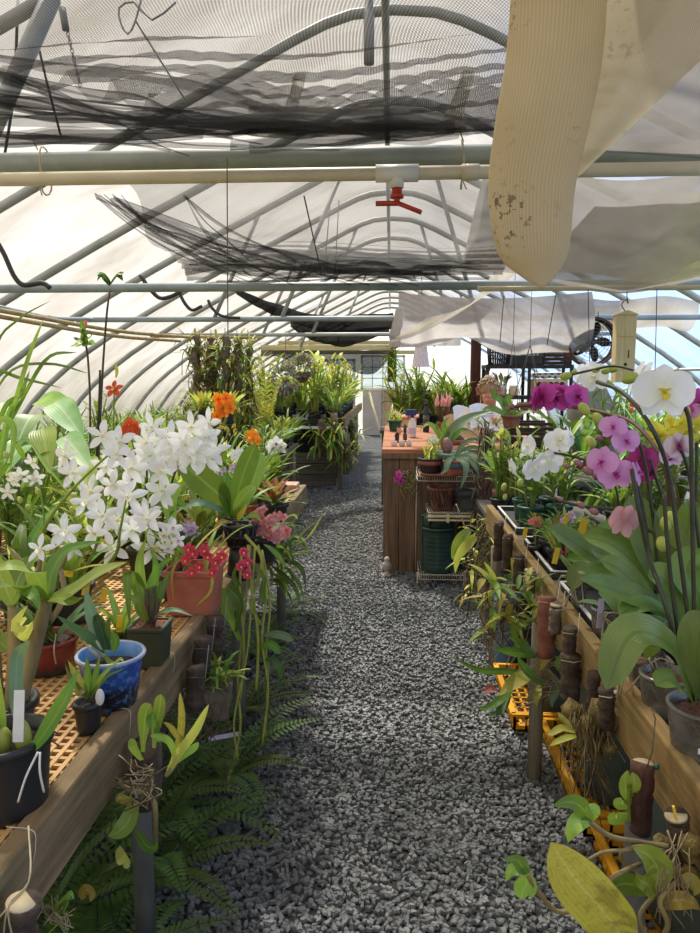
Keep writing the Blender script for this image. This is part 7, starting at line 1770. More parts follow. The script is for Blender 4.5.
for sx in (-1, 1): m.tube(spline([(sx * .14 - .01, -.06, 1.14), (sx * .19 - .01, -.075, 1.06), (sx * .23 - .01, -.10, .96)], 8), [.075, .07, .066, .063, .062, .061, .06, .059, .058], 14)
m.build('shirt', M['shirt'], pe)
m = MB(); m.lathe([(.17, .84), (.18, .80), (.17, .72)], 20)
for sx in (-1, 1): m.tube(spline([(sx * .09, 0, .78), (sx * .10, 0, .45), (sx * .10, .02, .08)], 10), [.10, .098, .09, .085, .08, .076, .073, .070, .068, .066, .065], 14)
m.build('trousers', M['blue_head'], pe)
for k, (dx, dz, rz, lb) in enumerate(((-.11, 1.215, .15, 'white paper held open by the person with pinned-up hair'), (-.27, 1.20, .5, 'white paper slanting to the side of the held one'), (-.33, 1.12, .2, 'crumpled cream paper lying below the held sheets'))):
    t = thing('paper_sheet', lb, 'paper', O + V((dx, -.44, dz)), rz)
    m = MB(); m.sheet(lambda u, v: V(((u - .5) * .30, -.06 * (u - .5) ** 2 * 4 + v * .07 + .008 * math.sin(u * 8 + v * 5), (v - .55) * .20 + .02 * math.sin(u * 5))), 12, 8); m.build('sheet', M['paper'] if k < 2 else M['cream_panel'], t)
    if k == 0:
        m = MB()
        for i in range(4): m.box((.02, -.012 + .07 * (.5 + .1 * i), .0 + .02 * i), (.12 - .02 * (i % 2), .001, .004))
        m.build('printed_lines', M['dark_grey'], t, False)
# ------------------------------------------------------------------ tall plants, lamp tassel, post
for k, (x, Yv, kd, s_, lb) in enumerate(((408, 8.9, 'strap_mid', 1.5, 'tall arching grassy plant at the back of the potting bench by the tassel'), (440, 8.9, 'strap_mid', 1.7, 'tall dark grassy plant behind the dried plumes'), (458, 9.0, 'strap_mid', 1.8, 'tall grassy plant behind the person with pinned-up hair'), (399, 9.1, 'cane_lite', 1.3, 'light green arching plant at the far aisle corner of the potting bench'), (426, 9.2, 'strap_lite', 1.8, 'light green tall plant at the back of the potting bench between darker ones'), (417, 8.8, 'cane_mid', 1.5, 'leafy cane plant in the tall row straight behind the slim black bottle'), (446, 9.2, 'strap_lite', 1.7, 'yellow-green tuft between plumes and person'), (468, 8.9, 'strap_dark', 1.8, 'darkest tall grassy plant by the dark red post'))):
    a = at(x, 400, Y=Yv); grow(kd, (a.x, Yv, .92), lb, s_)
t = thing('lamp_tassel', 'pleated lilac-white cloth shade hanging above the potting bench', 'lamp', at(421, 345, Y=6.8)); a = t.location
m = MB(); n = 40; pr = [(.05, 0), (.055, -.04), (.065, -.12), (.075, -.20)]
m.add([V((math.cos(2 * PI * k / n) * r * (1 + .08 * (k % 2)), math.sin(2 * PI * k / n) * r * (1 + .08 * (k % 2)), z)) for r, z in pr for k in range(n)], [(i * n + k, i * n + (k + 1) % n, (i + 1) * n + (k + 1) % n, (i + 1) * n + k) for i in range(3) for k in range(n)]); m.build('pleated_shade', M['lilac_cloth'], t, False)
m = MB(); m.tube([(0, 0, .62), (0, 0, -.02)], .004, 6); m.build('cord', M['dark_rubber'], t); m = MB(); m.lathe([(0, .01), (.05, .008), (.052, -.01)], 16); m.build('collar', M['white_tag'], t)
t = thing('black_stake', 'straight black stake standing on the potting bench under the cloth shade', 'stake', at(424, 425, z=ZT)); m = MB(); m.tube([(0, 0, 0), (0, 0, .44)], .010, 8); m.build('rod', M['black_plastic'], t); m = MB(); m.lathe([(.05, 0), (.05, .012), (.012, .02)], 16); m.build('base', M['black_plastic'], t)
a = at(476, 345, Y=8.6); t = thing('timber_post', 'dark red timber post rising behind the person', 'post', (a.x, 8.6, 0)); m = MB(); m.box((0, 0, 1.0), (.11, .11, 2.0)); m.build('post', M['red_wood'], t, False, .006); m = MB(); m.box((.12, -.06, 1.6), (.05, .03, .26), (0, .4, 0)); m.build('bracket', M['dark_grey'], t, False)
# leafy green plant by the wooden basket and more
for k, (x, y, Yv, kd, s_, z, lb) in enumerate(((505, 425, 4.7, 'bulb_mid', 1.0, .0, 'broad bright-leaved plant in front of the slatted wooden basket'), (512, 460, 4.5, 'cane_lite', .95, 0, 'bright yellow-green cane plant below the slatted wooden basket'), (500, 480, 4.45, 'cane_mid', .9, 0, 'leafy cane plant beside the dangling brown roots'), (536, 470, 4.6, 'strap_dark', .9, 0, 'dark grassy plant below the white orchid cluster'))):
    a = at(x, y, Y=Yv)
    if k == 0:
        st = thing('plant_stand', 'slim wooden plant stand beyond the end tray holding leafy plants', 'stand', (.92, 4.66, 0)); m = MB(); m.box((0, 0, .70), (.66, .5, .03)); m.build('top', M['grey_wood'], st, False)
        for sx in (-.3, .3):
            for sy in (-.22, .22): m = MB(); m.box((sx, sy, .34), (.04, .04, .69)); m.build('leg', M['grey_wood'], st, False)
    grow(kd, (a.x, Yv, .716), lb, s_)
t = thing('slatted_basket', 'dark slatted wooden orchid basket hung in front of the black shelving', 'basket', at(527, 449, Y=5.3)); w = .26
for k in range(6):
    m = MB()
    for s_ in (-1, 1):
        m = MB()
        if k % 2: m.box((0, s_ * w / 2, .02 + k * .034), (w + .04, .022, .022))
        else: m.box((s_ * w / 2, 0, .02 + k * .034), (.022, w + .04, .022))
        m.build('slat', M['dark_wood'], t, False)
    if k % 2 == 0: m = MB(); m.box((0, -w / 2 - .004, .02 + k * .034), (w + .04, .014, .016)); m.build('slat', M['dark_wood'], t, False)
m = MB(); m.box((0, 0, .03), (w, w, .02)); m.build('floor_slat', M['dark_wood'], t, False)
m = MB()
for sx in (-1, 1):
    for sy in (-1, 1): m.tube([(sx * w / 2, sy * w / 2, .2), (0, 0, .75), (0, 0, 1.15)], .0025, 5)
m.build('hanging_wire', M['wire'], t)
p = Plant('orange_pot_plant', 'arching leaf orchid in small orange pot above the slatted wooden basket', 'plant', at(511, 428, Y=5.0)); p.pot(.065, .05, .09, 'terracotta_dark', 'dark_mix')
for px, W in (([(511, 420, 5.0), (522, 412, 4.95), (538, 412, 4.9), (552, 424, 4.9)], .05), ([(511, 420, 5.0), (516, 408, 5.0), (530, 404, 5.0), (545, 410, 5.0)], .04), ([(511, 420, 5.0), (502, 402, 5.0), (494, 396, 5.0), (496, 388, 5.0)], .06), ([(511, 420, 5.0), (508, 404, 5.0), (508, 396, 5.0), (514, 398, 5.0)], .055), ([(511, 420, 5.0), (500, 412, 4.95), (488, 408, 4.95), (482, 412, 4.95)], .05)): p.pleaf(px, W, 'lf_mid', 'lance', (-.1, -.7, .7))
m = MB()
for sx in (-1, 1): m.tube([(sx * .065, 0, .09), (0, 0, .6), (0, 0, 1.28)], .002, 5)
m.build('hanging_wire', M['wire'], p.o)
# ------------------------------------------------------------------ black shelving with baskets
SX, SY = 1.02, 8.0
sh = thing('shelving_unit', 'black shelving unit stacked with baskets and boxes beyond the moth orchids', 'shelves', (1.47, SY, 0))
for z in (.45, .92, 1.33, 1.66):
    m = MB(); m.box((0, 0, z), (.92, .40, .035)); m.build('shelf', M['black_matt'], sh, False)
for sx in (-.44, 0, .44):
    for sy in (-.18, .18): m = MB(); m.box((sx, sy, .84), (.03, .03, 1.68)); m.build('upright', M['black_matt'], sh, False)
def basket(lb, x, z, w, d, h, mat, open_=True):
    t = thing('wire_basket' if open_ else 'storage_tray', lb, 'basket', (x, SY, z)); m = MB(); n = 8
    if open_:
        for i in range(n + 1):
            for s_ in (-1, 1):
                q = -1 + 2 * i / n; m.tube([(q * w * .42, s_ * d * .42, 0), (q * w / 2, s_ * d / 2, h)], .006, 4); m.tube([(s_ * w * .42, q * d * .42, 0), (s_ * w / 2, q * d / 2, h)], .006, 4)
        for k in range(4):
            f = .42 + .08 * k / 3; m.tube([(-w * f, -d * f, h * k / 3), (w * f, -d * f, h * k / 3), (w * f, d * f, h * k / 3), (-w * f, d * f, h * k / 3), (-w * f, -d * f, h * k / 3)], .006, 4)
        m.build('mesh_sides', mat, t); m = MB(); m.box((0, 0, .006), (w * .84, d * .84, .008)); m.build('base', mat, t, False)
    else:
        for s_ in (-1, 1): m.box((s_ * w / 2, 0, h / 2), (.012, d, h)); m.box((0, s_ * d / 2, h / 2), (w, .012, h))
        m.build('sides', mat, t, False, .003); m = MB(); m.box((0, 0, .006), (w, d, .01)); m.build('base', mat, t, False); m = MB(); m.box((0, -d / 2 - .008, h - .012), (w + .03, .012, .024)); m.build('rim', mat, t, False)
    return t
basket('black mesh basket at the west end of the shelving top', 1.17, 1.68, .22, .26, .20, M['black_plastic'])
basket('low black tray in the middle of the shelving top', 1.46, 1.68, .30, .28, .10, M['black_plastic'], False)
basket('black tray stacked behind the low one on the shelving top', 1.44, 1.79, .24, .22, .08, M['black_plastic'], False)
t = thing('slatted_crate', 'brown slatted crate at the east end of the shelving top', 'crate', (1.77, SY, 1.68))
for k in range(10): m = MB(); m.box((0, -.14 if k % 2 else .14, .02 + k // 2 * .042), (.30, .014, .032)); m.build('slat', M['dark_wood'], t, False)
for sx in (-.14, .14): m = MB(); m.box((sx, 0, .10), (.02, .28, .20)); m.build('end_panel', M['dark_wood'], t, False)
t = thing('pale_box', 'cream box with ten round dark holes on the second shelf', 'box', (1.70, SY - .06, 1.348)); m = MB(); m.box((0, 0, .09), (.36, .22, .18)); m.build('box', M['cream_panel'], t, False, .006)
for i in range(5):
    for j in range(2): m = MB(); m.lathe([(0, 0), (.026, 0), (.026, .004), (0, .004)], 14, (-.12 + .06 * i, -.112, .055 + .07 * j), 0, (0, -1, 0)); m.build('hole', M['black_matt'], t)
for k, (x, lb, mt) in enumerate(((1.20, 'small pinkish jar on the second black shelf', 'jar'), (1.32, 'small cream jar on the second black shelf', 'cream_panel'))):
    t = thing('jar', lb, 'jar', (x, SY - .1, 1.348)); m = MB(); m.lathe([(.045, 0), (.05, .01), (.05, .07), (.04, .09)], 18); m.build('body', M[mt], t); m = MB(); m.lathe([(.042, .088), (.042, .11), (0, .11)], 16); m.build('lid', M['white_tag'], t)
t = thing('white_tray', 'white crinkled packet lying above the cream holed box', 'packet', (1.70, SY - .05, 1.535)); m = MB(); m.sheet(lambda u, v: V(((u - .5) * .32, (v - .5) * .16, .03 + .02 * math.sin(u * 30) * math.sin(v * 9))), 30, 8); m.build('packet', M['white_tag'], t, True, 0, .02)
grow('bulb_yel', (1.22, SY, 1.345), 'yellow-leaved plant inside the black shelving', .7); grow('strap_dark', (1.3, SY - .05, .94), 'dark tufted plant low in the black shelving', .8)
# fan, birdhouse, wires
a = at(591, 342, Y=6.30); t = thing('fan', 'round dark wire-guarded fan hanging beside the pale birdhouse', 'fan', a); r = .195
m = MB(); m.lathe([(r - .01, -.05), (r + .012, -.05), (r + .012, .07), (r, .07), (r, -.05)], 40, axis=(0, -1, 0), cap=0); m.build('housing_ring', M['bark_red'], t)
m = MB()
for k in range(7): m.lathe([(r * (.14 + .14 * k) - .002, .07), (r * (.14 + .14 * k) + .002, .07), (r * (.14 + .14 * k), .074)], 30, axis=(0, -1, 0), cap=0)
for k in range(12): an = 2 * PI * k / 12; m.tube([(0, -.072, 0), (math.cos(an) * r, -.072, math.sin(an) * r)], .0018, 4)
m.build('guard', M['wire_grey'], t)
for k in range(5):
    an = 2 * PI * k / 5; m = MB(); m.petal(V((math.cos(an), 0, math.sin(an))) * .03, (math.cos(an), .15, math.sin(an)), V((-math.sin(an) * .5, -1, math.cos(an) * .5)), r * .8, r * .46, 'round', .1, .1); m.build('blade', M['black_matt'], t, True, 0, .003)
m = MB(); m.lathe([(0, .05), (.03, .045), (.04, .0), (.04, -.03), (0, -.03)], 18, axis=(0, -1, 0)); m.build('motor', M['black_matt'], t)
m = MB(); m.tube([(-.05, 0, r), (-.05, 0, .26)], .004, 5); m.tube([(.05, 0, r), (.05, 0, .26)], .004, 5); m.build('hanger', M['wire'], t)
a = at(624, 340, Y=3.85); t = thing('birdhouse', 'tall pale wooden birdhouse hanging from a wire hook', 'birdhouse', a, 0, None, .66)
m = MB(); m.box((0, 0, -.02), (.15, .11, .42)); m.build('box', M['pale_wood'], t, False, .004)
m = MB(); m.box((0, -.058, .10), (.145, .008, .15)); m.box((0, -.058, -.11), (.145, .008, .24)); m.build('front_board', M['pale_wood'], t, False, .003)
m = MB(); m.add([(-.085, -.075, .19), (.085, -.075, .19), (0, -.075, .225), (-.085, .065, .19), (.085, .065, .19), (0, .065, .225)], [(0, 1, 2), (3, 5, 4), (0, 2, 5, 3), (1, 4, 5, 2), (0, 3, 4, 1)]); m.build('roof', M['pale_wood'], t, False)
m = MB(); m.tube(spline([(0, 0, .22), (-.03, 0, .27), (0, 0, .31), (.02, 0, .28), (.01, 0, .32), (0, .03, .50)], 16), .004, 6); m.build('wire_hook', M['dark_rubber'], t); m = MB(); m.tube([(.02, -.064, -.08), (.02, -.068, -.14)], .004, 6); m.lathe([(0, 0), (.012, 0), (.012, .002)], 12, (0, -.0625, -.19), 0, (0, -1, 0)); m.build('latch', M['dark_rubber'], t); m = MB(); m.box((.005, 0, -.28), (.155, .12, .10)); m.build('base_box', M['pale_wood'], t, False, .004)
for x, y0, y1, x1, lb in ((504, 300, 342, 500, 'thin wire dangling from the cream pipe in front of the white sheet'), (556, 297, 345, 547, 'thin wire pair dangling over the white sheet'), (588, 292, 380, 590, 'thin wire dangling past the fan'), (657, 290, 372, 655, 'thin wire dangling east of the birdhouse')): wireline('hanging_wire', lb, [at(x, y0 - 4, Y=3.86), at(x1, y1, Y=3.86)], .0024, M['wire'])
# grey covered barrel and far shrubs
t = thing('covered_heap', 'grey netted mound between the shelving and the clear film', 'netting', (1.98, 7.3, 0)); m = MB(); m.lathe([(.26, 0), (.26, .5), (.25, .9), (.22, 1.25), (.12, 1.50), (0, 1.54)], 28, wob=.09); m.build('net_cover', M['grey_cloth'], t); m = MB(); m.lathe([(.2, 0), (.2, 1.2), (0, 1.2)], 20); m.build('bin', M['dark_grey'], t)
# hanging baskets of grey-purple succulents, hanging bark mounts
for k, (x, y, Yv, r, mt, lb) in enumerate(((286, 380, 9.3, .21, 'lf_purple', 'rounder grey-purple hanging ball of succulent, the lower of the pair'), (302, 372, 9.7, .22, 'lf_purple', 'grey-pink hanging plant over a terracotta bowl, the higher of the pair'))):
    a = at(x, y, Y=Yv); t = thing('hanging_basket', lb, 'hanging plant', a); m = MB(); m.lathe([(.04, -.14), (.09, -.09), (.12, .0), (.11, 0), (0, -.02)] if k else [(.03, -.05), (.05, 0), (0, 0)], 20); m.build('bowl', M['terracotta_dark'], t)
    m = MB()
    for i in range(420):
        an = rnd(0, 6.28); th = rnd(-1.5 if k == 0 else -.5, 1.5); d = V((math.cos(an) * math.cos(th), math.sin(an) * math.cos(th), math.sin(th))); m.blade(d * r * rnd(.5, .85) + V((0, 0, .02)), an + rnd(-.6, .6), th + rnd(-.4, .4), rnd(.05, .10), .03, .3, 'ovate', .3, 4, 0, i % 3)
    m.build('foliage', [M['lf_purple'], M['lf_blue'], M['lf_purple']], t)
    m = MB()
    for s_ in (-1, 1): m.tube([(s_ * .13, 0, 0), (0, 0, .35), (0, .0, .62)], .004, 5)
    m.build('hanger', M['wire'], t)
for k, (x, y0, y1, Yv, w, lb) in enumerate(((196, 336, 420, 7.5, .17, 'bark slab thick with old roots, first of the hanging row from the film wall'), (211, 338, 408, 7.7, .20, 'bark slab with reddish dried leaves, second of the hanging row'), (225, 336, 420, 7.5, .19, 'bark slab with green tufts, third of the hanging row'), (237, 340, 430, 7.6, .17, 'dark ragged bark slab, fourth of the hanging row'), (248, 345, 432, 7.8, .13, 'slim dark bark slab, last of the hanging row before the gap'))):
    a = at(x, y0, Y=Yv); L = (y1 - y0) * Yv / F; t = thing('hanging_mount', lb, 'hanging plant', a)
    m = MB(); n = 14; vs_ = []
    m.tube([V((.02 * math.sin(i * 1.3), 0, -L * i / n)) for i in range(n + 1)], [w * .5 * rnd(.55, 1.2) for _ in range(n + 1)], 9, flat=.6); m.build('bark_slab', M['cork'], t)
    m = MB()
    for i in range(150): an = rnd(0, 6.28); m.blade((rnd(-w, w) * .5, rnd(-.06, .0), -L * R.random()), an, rnd(-.5, 1.2), rnd(.08, .26), .024, rnd(.3, 1.6), 'strap', .3, 5, 0, R.randrange(4))
    m.build('foliage', [M['lf_olive'], M['lf_yel'], M['lf_mid'], M['lf_red'] if k == 1 else M['lf_old']], t)
    m = MB()
    for i in range(34): p0 = V((rnd(-w, w) * .5, -.03, -L * R.random())); m.tube(spline([p0, p0 + V((rnd(-.08, .08), -.02, -.1)), p0 + V((rnd(-.1, .1), 0, -rnd(.15, .35)))], 6), .004, 4)
    m.build('root_tangle', M['root_dark'], t); m = MB(); m.tube([(0, 0, -.02), (0, 0, max(.05, 2.055 - a.z))], .004, 5); m.build('hanger', M['wire'], t)
grow('rosette_pale', at(203, 424, Y=6.6), 'pale yellow-tipped rosette below the hanging bark slabs, toward the film', 1.2); grow('rosette_pale', at(228, 424, Y=6.6), 'pale yellow-tipped rosette below the hanging bark slabs, toward the aisle', 1.2)
for k, (x, y) in enumerate(((203, 424), (228, 424))):
    a = at(x, y, Y=6.6); t = thing('plant_pedestal', ['slim post pedestal under the pale rosette toward the film', 'slim post pedestal under the pale rosette toward the aisle'][k], 'stand', (a.x, 6.6, 0)); m = MB(); m.lathe([(.05, 0), (.05, a.z - .01), (.07, a.z - .01), (.07, a.z)], 12); m.build('post', M['grey_wood'], t); m = MB(); m.lathe([(.10, 0), (.10, .03), (.05, .04)], 12); m.build('base', M['grey_wood'], t)
# ------------------------------------------------------------------ the planted rows
row(['strap_mid', 'cane_mid', 'bulb_mid', 'lilac_spray', 'bulb_blue'], [(-.80, 2.95 + .27 * k) for k in range(7)], 'of the aisle-side row on the lattice bench', (.65, .85))
row(['cane_mid', 'bulb_mid', 'strap_lite', 'strap_wide', 'cane_olive'], [(-1.10, 2.62 + .29 * k) for k in range(8)], 'of the second row on the lattice bench', (.75, 1.0))
row(['strap_mid', 'cane_lite', 'bulb_blue', 'strap_dark', 'cane_mid'], [(-1.42, 1.9 + .30 * k) for k in range(10)], 'of the third row on the lattice bench', (.8, 1.05))
row(['strap_lite', 'bulb_mid', 'cane_mid', 'strap_mid', 'rosette'], [(-1.74, 1.75 + .31 * k) for k in range(10)], 'of the fourth row on the lattice bench', (.85, 1.1))
row(['strap_mid', 'strap_wide', 'cane_olive', 'strap_lite'], [(-2.04, 2.0 + .33 * k) for k in range(9)], 'of the back row on the lattice bench', (.95, 1.2))
row(['bulb_mid', 'cane_lite', 'mini', 'strap_lite'], [(-1.15, 1.78), (-1.2, 2.1), (-1.12, 2.38)], 'in the gap behind the blue pot', (.55, .7))
row(['strap_mid', 'strap_lite', 'cane_mid', 'yellow_spray', 'strap_dark', 'bulb_yel'], [(-1.25, 6.0 + .34 * k) for k in range(9)], 'of the aisle-side row on the short plank bench', (.9, 1.15), .72)
row(['cane_lite', 'strap_lite', 'strap_mid', 'white_spray', 'cane_olive'], [(-1.65, 6.0 + .36 * k) for k in range(8)], 'of the middle row on the short plank bench', (1.0, 1.25), .72)
row(['strap_mid', 'strap_dark', 'cane_mid', 'strap_lite'], [(-2.1, 6.0 + .38 * k) for k in range(8)], 'of the back row on the short plank bench', (1.0, 1.3), .72)
row(['strap_dark', 'strap_mid', 'cane_mid', 'strap_lite', 'rosette'], [(-2.85, 3.4 + .50 * k) for k in range(15)], 'of the front row along the film', (1.0, 1.3), .71)
row(['strap_mid', 'strap_lite', 'strap_dark', 'cane_olive'], [(-3.25, 4.0 + .58 * k) for k in range(13)], 'of the back row along the film', (1.0, 1.3), .71)
row(['bulb_yel', 'bulb_yel', 'bulb_blue', 'cane_lite'], [(-.80 - .20 * k, 9.92) for k in range(9)], 'from the aisle along the far bench end', (1.3, 1.6), .93)
row(['cane_lite', 'bulb_yel', 'yellow_spray', 'strap_lite'], [(-.85, 10.3 + .32 * k) for k in range(14)], 'of the aisle-side row on the far bench', (1.4, 1.75), .92)
row(['bulb_yel', 'cane_lite', 'yellow_spray', 'bulb_yel', 'strap_mid', 'bulb_blue'], [(-1.25, 10.25 + .36 * k) for k in range(13)], 'of the middle row on the far bench', (1.5, 1.9), .92)
row(['cane_lite', 'strap_lite', 'bulb_yel', 'strap_dark'], [(-1.75, 10.2 + .42 * k) for k in range(11)], 'of the back row on the far bench', (1.6, 2.0), .92)
for k, (x, y, Yv, lb) in enumerate(((346, 452, 9.62, 'spiky hanging orchid at the corner post of the far bench'), (352, 436, 11.0, 'hanging orchid tuft on the aisle side of the far bench, before the middle post'), (322, 438, 9.6, 'dry orchid hanging below the end edge of the far bench'), (334, 432, 9.6, 'green orchid hanging below the end edge of the far bench by the corner'))):
    p = Plant('mounted_orchid', lb, 'plant', at(x, y, Y=Yv)); m = MB()
    for i in range(46): m.blade((rnd(-.14, .14), rnd(-.05, .0), rnd(-.15, .15)), rnd(2.2, 6.2), rnd(-.8, 1.0), rnd(.15, .34), .028, rnd(.2, 1.3), 'strap', .3, 6, 0, R.randrange(3))
    m.build('foliage', [M['lf_mid'], M['lf_olive'], M['lf_yel']], p.o); m = MB(); m.tube([(0, 0, .25), (.01, 0, 0), (0, .0, -.30)], [.05, .06, .04], 10); m.build('bark_mount', M['cork'], p.o)
t = thing('storage_tub', 'black tub pushed under the far bench beside the grey planks', 'tub', (-1.95, 9.95, 0)); m = MB(); m.box((0, 0, .22), (.42, .34, .44)); m.build('tub', M['black_matt'], t, False, .02); m = MB(); m.box((0, 0, .45), (.46, .38, .03)); m.build('rim', M['black_matt'], t, False, .008)
t = thing('dark_liner', 'black plastic sheet draped behind the grey end planks of the far bench', 'sheet', (-1.2, 10.1, 0)); m = MB(); m.sheet(lambda u, v: V(((u - .5) * 1.05, .05 * math.sin(u * 14), .12 + v * .70)), 24, 6); m.build('sheet', M['black_matt'], t)
row(['strap_mid', 'strap_lite', 'cane_mid', 'strap_dark', 'white_spray'], [(2.55, 5.2 + .55 * k) for k in range(9)], 'of the inner row by the clear film', (1.0, 1.4), .71)
row(['strap_dark', 'strap_mid', 'strap_wide'], [(3.1, 5.4 + .6 * k) for k in range(8)], 'of the outer row by the clear film', (1.0, 1.3), .71)
row(['strap_mid', 'cane_mid', 'strap_dark', 'bulb_mid'], [(1.40, 4.62), (1.65, 4.9), (1.95, 5.2), (1.35, 5.5)], 'of the floor plants between moth orchids and shelving', (1.7, 2.1), 0)
for k, (x, Yv, s_, lb) in enumerate(((.45, 12.0, 2.3, 'tall grassy plant in a big pot beyond the potting bench, by the aisle'), (.9, 11.0, 2.4, 'tall bushy plant standing beyond the potting bench'), (1.3, 12.5, 2.6, 'tall strappy plant far behind the dark red post'), (.75, 14.5, 2.6, 'tall plant by the tan end boards'))): grow('strap_mid' if k % 2 else 'strap_lite', (x, Yv, 0), lb, s_)
t = thing('leaning_stick', 'pale stick leaning on the end wall beside the aisle', 'stick', at(382, 424, Y=18.5)); t.location.z = 0; m = MB(); m.tube([(0, 0, 0), (-.35, .6, 1.15)], .03, 6); m.build('stick', M['pale_wood'], t); m = MB(); m.tube([(.08, 0, 0), (.32, .6, 1.0)], .025, 6); m.build('second_prong', M['pale_wood'], t)
b = thing('plant_stand', 'grey plank stand holding the tall grassy plants beyond the potting bench', 'stand', (.52, 9.0, 0))
m = MB(); m.box((0, 0, .895), (1.3, .7, .04)); m.build('top', M['grey_wood'], b, False)
for sx in (-.6, .6):
    for sy in (-.3, .3): m = MB(); m.box((sx, sy, .437), (.05, .05, .875)); m.build('leg', M['grey_wood'], b, False)
b = thing('plant_stand', 'low plank stand crowded with green plants in front of the netted mound', 'stand', (1.72, 6.25, 0))
m = MB(); m.box((0, 0, .70), (1.0, .9, .04)); m.build('top', M['grey_wood'], b, False)
for sx in (-.45, .45):
    for sy in (-.4, .4): m = MB(); m.box((sx, sy, .34), (.05, .05, .68)); m.build('leg', M['grey_wood'], b, False)
row(['strap_mid', 'cane_mid', 'strap_dark', 'strap_wide'], [(1.38, 5.95), (1.72, 5.95), (2.05, 5.95), (1.40, 6.45), (1.75, 6.45), (2.08, 6.45)], 'on the low plank stand by the netted mound', (1.25, 1.5), .72)
for k, (x, y, Yv, w, h, lb) in enumerate(((64, 573, 2.0, .05, .018, 'yellow label leaning flat beside the tall thick-caned orchid'), (86, 588, 2.05, .02, .05, 'yellow label upright below the white star flowers'), (104, 595, 2.1, .018, .045, 'small yellow label among stems by the drooping leaf'), (437, 520, 2.0, .0, .0, ''))):
    if not w: continue
    a = at(x, y, Y=Yv); m = MB(); m.box((0, 0, 0), (w, .0015, h), (.1, .25, .2)); o_ = m.build('plant_label', M['yellow_tag'], None, False, loc=tuple(a)); tag(o_, lb, 'label')
p = Plant('hanging_orchid', 'yellow-green orchid hung on a brown board beside the end window', 'hanging plant', at(392, 366, Y=9.6))
m = MB(); m.box((0, .02, 0), (.12, .03, .42)); m.build('board', M['crate_wood'], p.o, False, .005)
m = MB()
for k in range(60): m.blade((rnd(-.06, .06), -.01, rnd(-.18, .2)), rnd(2.6, 6.8), rnd(-.6, 1.2), rnd(.10, .26), .022, rnd(.3, 1.4), 'strap', .3, 6, 0, k % 3)
m.build('foliage', [M['lf_yel'], M['lf_lite'], M['lf_mid']], p.o)
m = MB(); m.tube([(0, .02, .2), (0, .02, .62)], .004, 5); m.build('hanger', M['wire'], p.o)
p = Plant('tree_fern', 'upright feathery yellow-green fern between the bark slabs and the grey hanging balls', 'plant', (at(266, 420, Y=8.2).x, 8.2, .72)); p.pot(.09, .07, .14, 'black_plastic', None)
for k in range(8):
    m = MB(); a_ = k * .8; P_ = spline([(0, 0, .12), (math.cos(a_) * .06, math.sin(a_) * .06, .45), (math.cos(a_) * .2, math.sin(a_) * .2, .78 + .12 * R.random())], 16)
    for i in range(3, 16):
        T_ = (P_[i + 1] - P_[i - 1]).normalized(); S_ = V((-math.sin(a_), math.cos(a_), 0))
        for sg in (-1, 1): m.petal(P_[i], S_ * sg + T_ * .6, (math.cos(a_), math.sin(a_), .5), .10 * (1 - (i / 17) ** 2) + .02, .028, 'petal', .2, .1, 3)
    m.tube(P_, .003, 4); m.build('frond', M['lf_yel'], p.o)
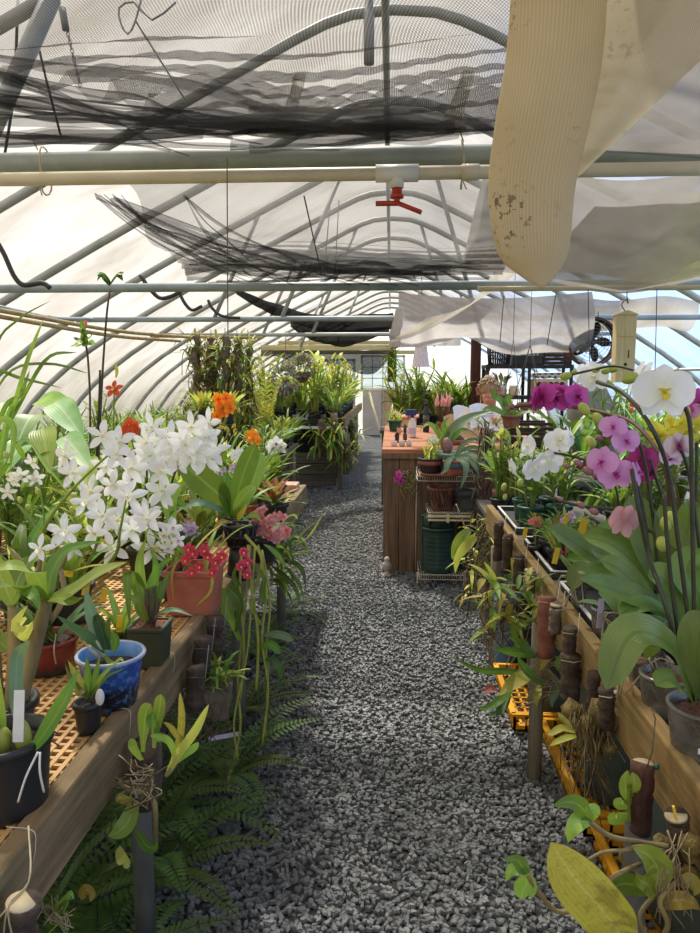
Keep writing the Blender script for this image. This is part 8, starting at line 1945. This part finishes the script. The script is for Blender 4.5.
# ================================================================== CAMERA, DAYLIGHT
cd = bpy.data.cameras.new('camera'); cam = bpy.data.objects.new('camera', cd); COL.objects.link(cam)
cam.location = CAM; cam.rotation_euler = (PI / 2 - PITCH, 0, YAW)
cd.sensor_width = 36; cd.sensor_fit = 'AUTO'; cd.lens = F / 933 * 36; cd.clip_start = .05; cd.clip_end = 200
SC.camera = cam
w = bpy.data.worlds.new('sky'); SC.world = w; w.use_nodes = True
nt = w.node_tree; nt.nodes.clear()
out = nt.nodes.new('ShaderNodeOutputWorld'); bg = nt.nodes.new('ShaderNodeBackground')
tc = nt.nodes.new('ShaderNodeTexCoord'); mp = nt.nodes.new('ShaderNodeMapping'); mp.inputs['Scale'].default_value = (1.2, 1.2, 3)
nz = nt.nodes.new('ShaderNodeTexNoise'); nz.inputs['Scale'].default_value = 1.6; nz.inputs['Detail'].default_value = 5
rp = nt.nodes.new('ShaderNodeValToRGB'); e = rp.color_ramp.elements
e[0].position = .40; e[0].color = (.34, .54, 1.0, 1); e[1].position = .52; e[1].color = (1, .975, .93, 1)
sx = nt.nodes.new('ShaderNodeSeparateXYZ'); gr = nt.nodes.new('ShaderNodeMapRange'); gr.inputs[1].default_value = -.06; gr.inputs[2].default_value = .04
mx = nt.nodes.new('ShaderNodeMix'); mx.data_type = 'RGBA'; mx.inputs[6].default_value = (.22, .25, .17, 1)
L = nt.links.new
L(tc.outputs['Generated'], mp.inputs[0]); L(mp.outputs[0], nz.inputs[0]); sy = nt.nodes.new('ShaderNodeMath'); sy.operation = 'MULTIPLY_ADD'; sy.inputs[1].default_value = -.9; sy.inputs[2].default_value = .12
ad = nt.nodes.new('ShaderNodeMath'); ad.operation = 'ADD'; L(sx.outputs[0], sy.inputs[0]); L(sy.outputs[0], ad.inputs[0]); L(nz.outputs[0], ad.inputs[1]); L(ad.outputs[0], rp.inputs[0])
L(tc.outputs['Generated'], sx.inputs[0]); L(sx.outputs[2], gr.inputs[0]); L(gr.outputs[0], mx.inputs[0]); L(rp.outputs[0], mx.inputs[7])
L(mx.outputs[2], bg.inputs[0]); bg.inputs[1].default_value = .88; L(bg.outputs[0], out.inputs[0])
sd = bpy.data.lights.new('sun', 'SUN'); so = bpy.data.objects.new('sun', sd); COL.objects.link(so)
sd.energy = 8.5; sd.angle = math.radians(4); sd.color = (1, .95, .86)
so.rotation_euler = Euler((math.radians(-28), math.radians(-13), 0))
SC.view_settings.view_transform = 'Standard'; SC.view_settings.look = 'None'; SC.view_settings.gamma = 1; SC.view_settings.use_curve_mapping = False
SC.view_settings.exposure = .8
cy = SC.cycles
cy.max_bounces = 8; cy.diffuse_bounces = 4; cy.glossy_bounces = 2; cy.transmission_bounces = 4; cy.transparent_max_bounces = 24
cy.caustics_reflective = False; cy.caustics_refractive = False; cy.sample_clamp_indirect = 6
